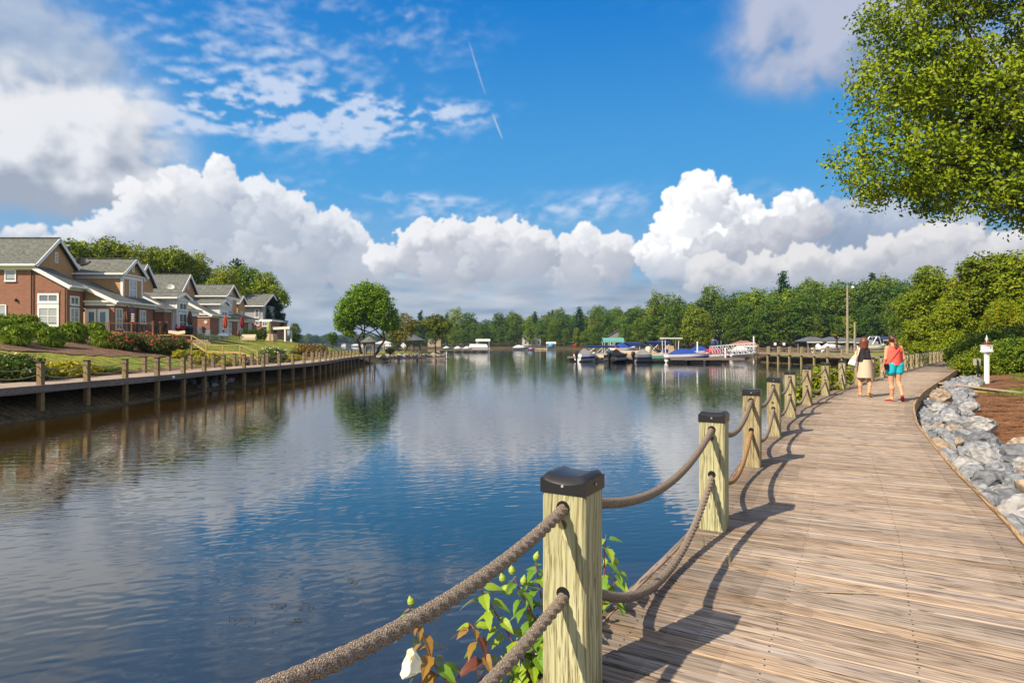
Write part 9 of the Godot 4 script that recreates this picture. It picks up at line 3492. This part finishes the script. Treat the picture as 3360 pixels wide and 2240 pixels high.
func build_near_plants() -> void:
	var r := RandomNumberGenerator.new()
	r.seed = 14
	var lm := [leaf_mesh(0.10), leaf_mesh(0.2)]
	var tones := [mat("mallow_green", lin(0.10, 0.21, 0.012), 0.45), mat("mallow_light", lin(0.20, 0.30, 0.012), 0.45), mat("mallow_rust", lin(0.24, 0.13, 0.02), 0.5), mat("mallow_maroon", lin(0.12, 0.03, 0.02), 0.5)]
	for m in tones:
		m.backlight_enabled = true
		m.backlight = Color(0.5, 0.5, 0.5)
	var bud_m := mat("mallow_bud", lin(0.28, 0.38, 0.05), 0.5)
	var stem_m := mat("mallow_stem", lin(0.24, 0.06, 0.05), 0.5)
	var bud := MB.new()
	bud.lathe(Vector3.ZERO, [Vector2(0.0, 0), Vector2(0.011, 0.004), Vector2(0.017, 0.016), Vector2(0.015, 0.028), Vector2(0.006, 0.042), Vector2(0, 0.05)], 10)
	var bud_mesh := bud.mesh()
	var stems := [
		["mallow with the open pale flower, leaves partly rust and maroon", [[1478, 2300], [1420, 2170], [1375, 2050], [1352, 1985]], 2.72, 15, [[1352, 1985], [1333, 2062], [1408, 2150]], 2],
		["thin mallow stem with dark rusty leaves, second from the left", [[1660, 2330], [1600, 2170], [1560, 2070], [1542, 2045]], 2.78, 14, [], 2],
		["mallow stem with orange-topped bud under the rope", [[1760, 2320], [1690, 2120], [1610, 1985], [1566, 1915]], 2.85, 16, [[1566, 1912], [1546, 1936]], 1],
		["mallow stem bearing a cluster of six green buds", [[1800, 2280], [1780, 2090], [1725, 1975], [1684, 1890]], 2.9, 17, [[1682, 1884], [1652, 1908], [1716, 1918], [1652, 1946], [1672, 1950], [1711, 1955], [1735, 2035]], 0],
		["leafy mallow stem tight against the nearest post, topmost bud", [[1800, 2330], [1790, 2080], [1772, 1935], [1757, 1845]], 2.95, 22, [[1757, 1838]], 0],
		["bushy light green mallow low beside the nearest post", [[1740, 2330], [1735, 2230], [1745, 2160], [1760, 2090]], 2.8, 18, [], 1],
		["mallow shoot right of the nearest post, above deck edge", [[1990, 2150], [2005, 1990], [2016, 1905], [2022, 1860]], 3.5, 13, [[1990, 1855], [2022, 1852]], 1],
		["highest mallow shoot just behind the nearest post's right side", [[1975, 2050], [1982, 1900], [1985, 1800], [1988, 1752]], 3.45, 9, [], 1]]
	for st in stems:
		var d: float = st[2]
		var pts := PackedVector3Array()
		for i in st[1].size():
			pts.append(at(st[1][i][0], st[1][i][1], d + 0.03 * i))
		pts.insert(0, pts[0] + Vector3(0.05, -0.9, -0.1))
		var fine := PackedVector3Array()
		for i in range(pts.size() - 1):
			for k in 4:
				fine.append(pts[i].cubic_interpolate(pts[i + 1], pts[maxi(i - 1, 0)], pts[mini(i + 2, pts.size() - 1)], k / 4.0))
		fine.append(pts[pts.size() - 1])
		var o := thing("mallow_plant", st[0], "plant", pts[0])
		var sm := MB.new()
		var radii := PackedFloat32Array()
		for i in fine.size():
			radii.append(lerpf(0.0055, 0.0022, float(i) / fine.size()))
		sm.tube(fine, radii, 6)
		wpart("stem", sm, stem_m, o)
		var many: int = st[3] * 7 / 4
		for i in many:
			var t := 0.25 + 0.73 * float(i) / many
			var fi = t * (fine.size() - 1)
			var p := fine[int(fi)].lerp(fine[mini(int(fi) + 1, fine.size() - 1)], fi - int(fi))
			var ang = i * 2.4 + r.randf_range(-0.4, 0.4)
			var L := lerpf(0.15, 0.085, t) * r.randf_range(0.75, 1.2)
			var dir := Vector3(cos(ang), r.randf_range(-0.75, 0.15), sin(ang)).normalized()
			var z := dir
			var x := Vector3.UP.cross(z).normalized()
			var y := z.cross(x)
			var tone_i: int = st[5] if r.randf() < 0.45 else r.randi_range(0, 1)
			if st[5] == 2 and r.randf() < 0.12:
				tone_i = 3
			var off := dir * 0.02
			part("leaf", lm[i % 2], tones[tone_i], o, p + off - o.position, Basis(x, y, z).rotated(z, r.randf_range(-0.5, 0.5)).scaled_local(Vector3(L, L, L)))
		for b in st[4]:
			part("bud", bud_mesh, bud_m, o, at(b[0], b[1], d + 0.08) - o.position, Basis.from_euler(Vector3(r.randf_range(-0.2, 0.2), 0, r.randf_range(-0.4, 0.3))))
	# the open flower, seen from the side
	var fl := thing("mallow_flower", "large pale creamy mallow flower facing left below the thick rope", "flower", at(1392, 2190, 2.70))
	var axis := Vector3(-0.86, 0.42, 0.28).normalized()
	var fx := axis.cross(Vector3.UP).normalized()
	var fy := fx.cross(axis)
	for k in 5:
		var pm := MB.new()
		var a := TAU * k / 5.0 + 0.3
		for i in 9:
			for s in 10:
				var q := []
				for e in [[i, s], [i + 1, s], [i + 1, s + 1], [i, s + 1]]:
					var t: float = e[0] / 9.0
					var f: float = (e[1] - 5) / 5.0
					var spread := 0.060 * pow(t, 0.75)
					var wide: float = a + f * 0.72 * (0.35 + 0.65 * sin(minf(t * 1.9, PI * 0.55)))
					var h := 0.082 * t - 0.008 * f * f * t + 0.004 * sin(f * 5.0 + k) * t
					q.append(axis * h + (fx * cos(wide) + fy * sin(wide)) * (spread + 0.003))
				pm.quad(q[0], q[1], q[2], q[3])
		var pe := part("petal", pm.mesh(), M.petal, fl)
		pe.material_override = petal_white()
	var cx := MB.new()
	cx.lathe(Vector3.ZERO, [Vector2(0.004, -0.02), Vector2(0.014, -0.006), Vector2(0.018, 0.014), Vector2(0.0, 0.016)], 8, Vector2.ONE, Basis(fx, axis, fx.cross(axis)))
	part("calyx", cx.mesh(), tones[1], fl)
	var fs := MB.new()
	fs.rod(-axis * 0.02, at(1440, 2215, 2.72) - fl.position, 0.003)
	part("stalk", fs.mesh(), stem_m, fl)
	# scraps of weed on the water
	var k := 0
	for q in [[922, 1990, 0.10, "left of two"], [1012, 1994, 0.12, "right of two"], [798, 2035, 0.13, "near the middle left"], [980, 2037, 0.06, "smallest, below the pair"], [1162, 1906, 0.10, "highest, toward the rope"]]:
		var p := flat_at(q[0], q[1], LAKE)
		var wm := MB.new()
		for i in 14:
			var a := r.randf() * TAU
			var c := Vector3(r.randfn() * q[2] * 0.5, 0.006 + r.randf() * 0.01, r.randfn() * q[2] * 0.35)
			var dv := Vector3(cos(a), 0.1, sin(a)) * r.randf_range(0.02, 0.06)
			var sd := Vector3(-sin(a), 0, cos(a)) * 0.004
			wm.quad(c - sd, c + dv - sd, c + dv + sd, c + sd)
		var o := part(numbered("floating_weed"), wm.mesh(), M.bark, self, p)
		tag(o, "scrap of tan weed floating on the near water, " + q[3], "water weed", "weed scraps on the water")
		k += 1
	# a splinter and chips lying on the planks
	var sp := MB.new()
	sp.bar(Vector3(0, 0.005, 0), Vector3(0.40, 0.009, 0.06), 0.006, 0.005)
	sp.bar(Vector3(0.02, 0.004, 0.01), Vector3(0.25, 0.008, 0.045), 0.01, 0.006)
	var so := part(numbered("wood_splinter"), sp.mesh(), M.deck_wood_3, self, flat_at(2645, 1937, 0.004))
	tag(so, "long torn wood splinter lying on the near planks", "splinter")
	# dry blades growing between planks
	var db := tuft_mesh(77, 5, 0.14, 0.03, Color(0.40, 0.30, 0.06), Color(0.45, 0.36, 0.1), 0.0016, 0.2)
	for q in [[2312, 1800, "beside the second post's shadow"], [2395, 1855, "further right in the sun"]]:
		var o := part(numbered("dry_grass_blades"), db, M.leaf, self, flat_at(q[0], q[1], 0.0))
		tag(o, "few dry grass blades sprouting between near planks, " + q[2], "grass tuft")

func petal_white() -> StandardMaterial3D:
	if not M.has("petal_white"):
		var m := mat("petal_white", lin(0.72, 0.74, 0.60), 0.5)
		m.backlight_enabled = true
		m.backlight = Color(0.6, 0.6, 0.6)
	return M.petal_white
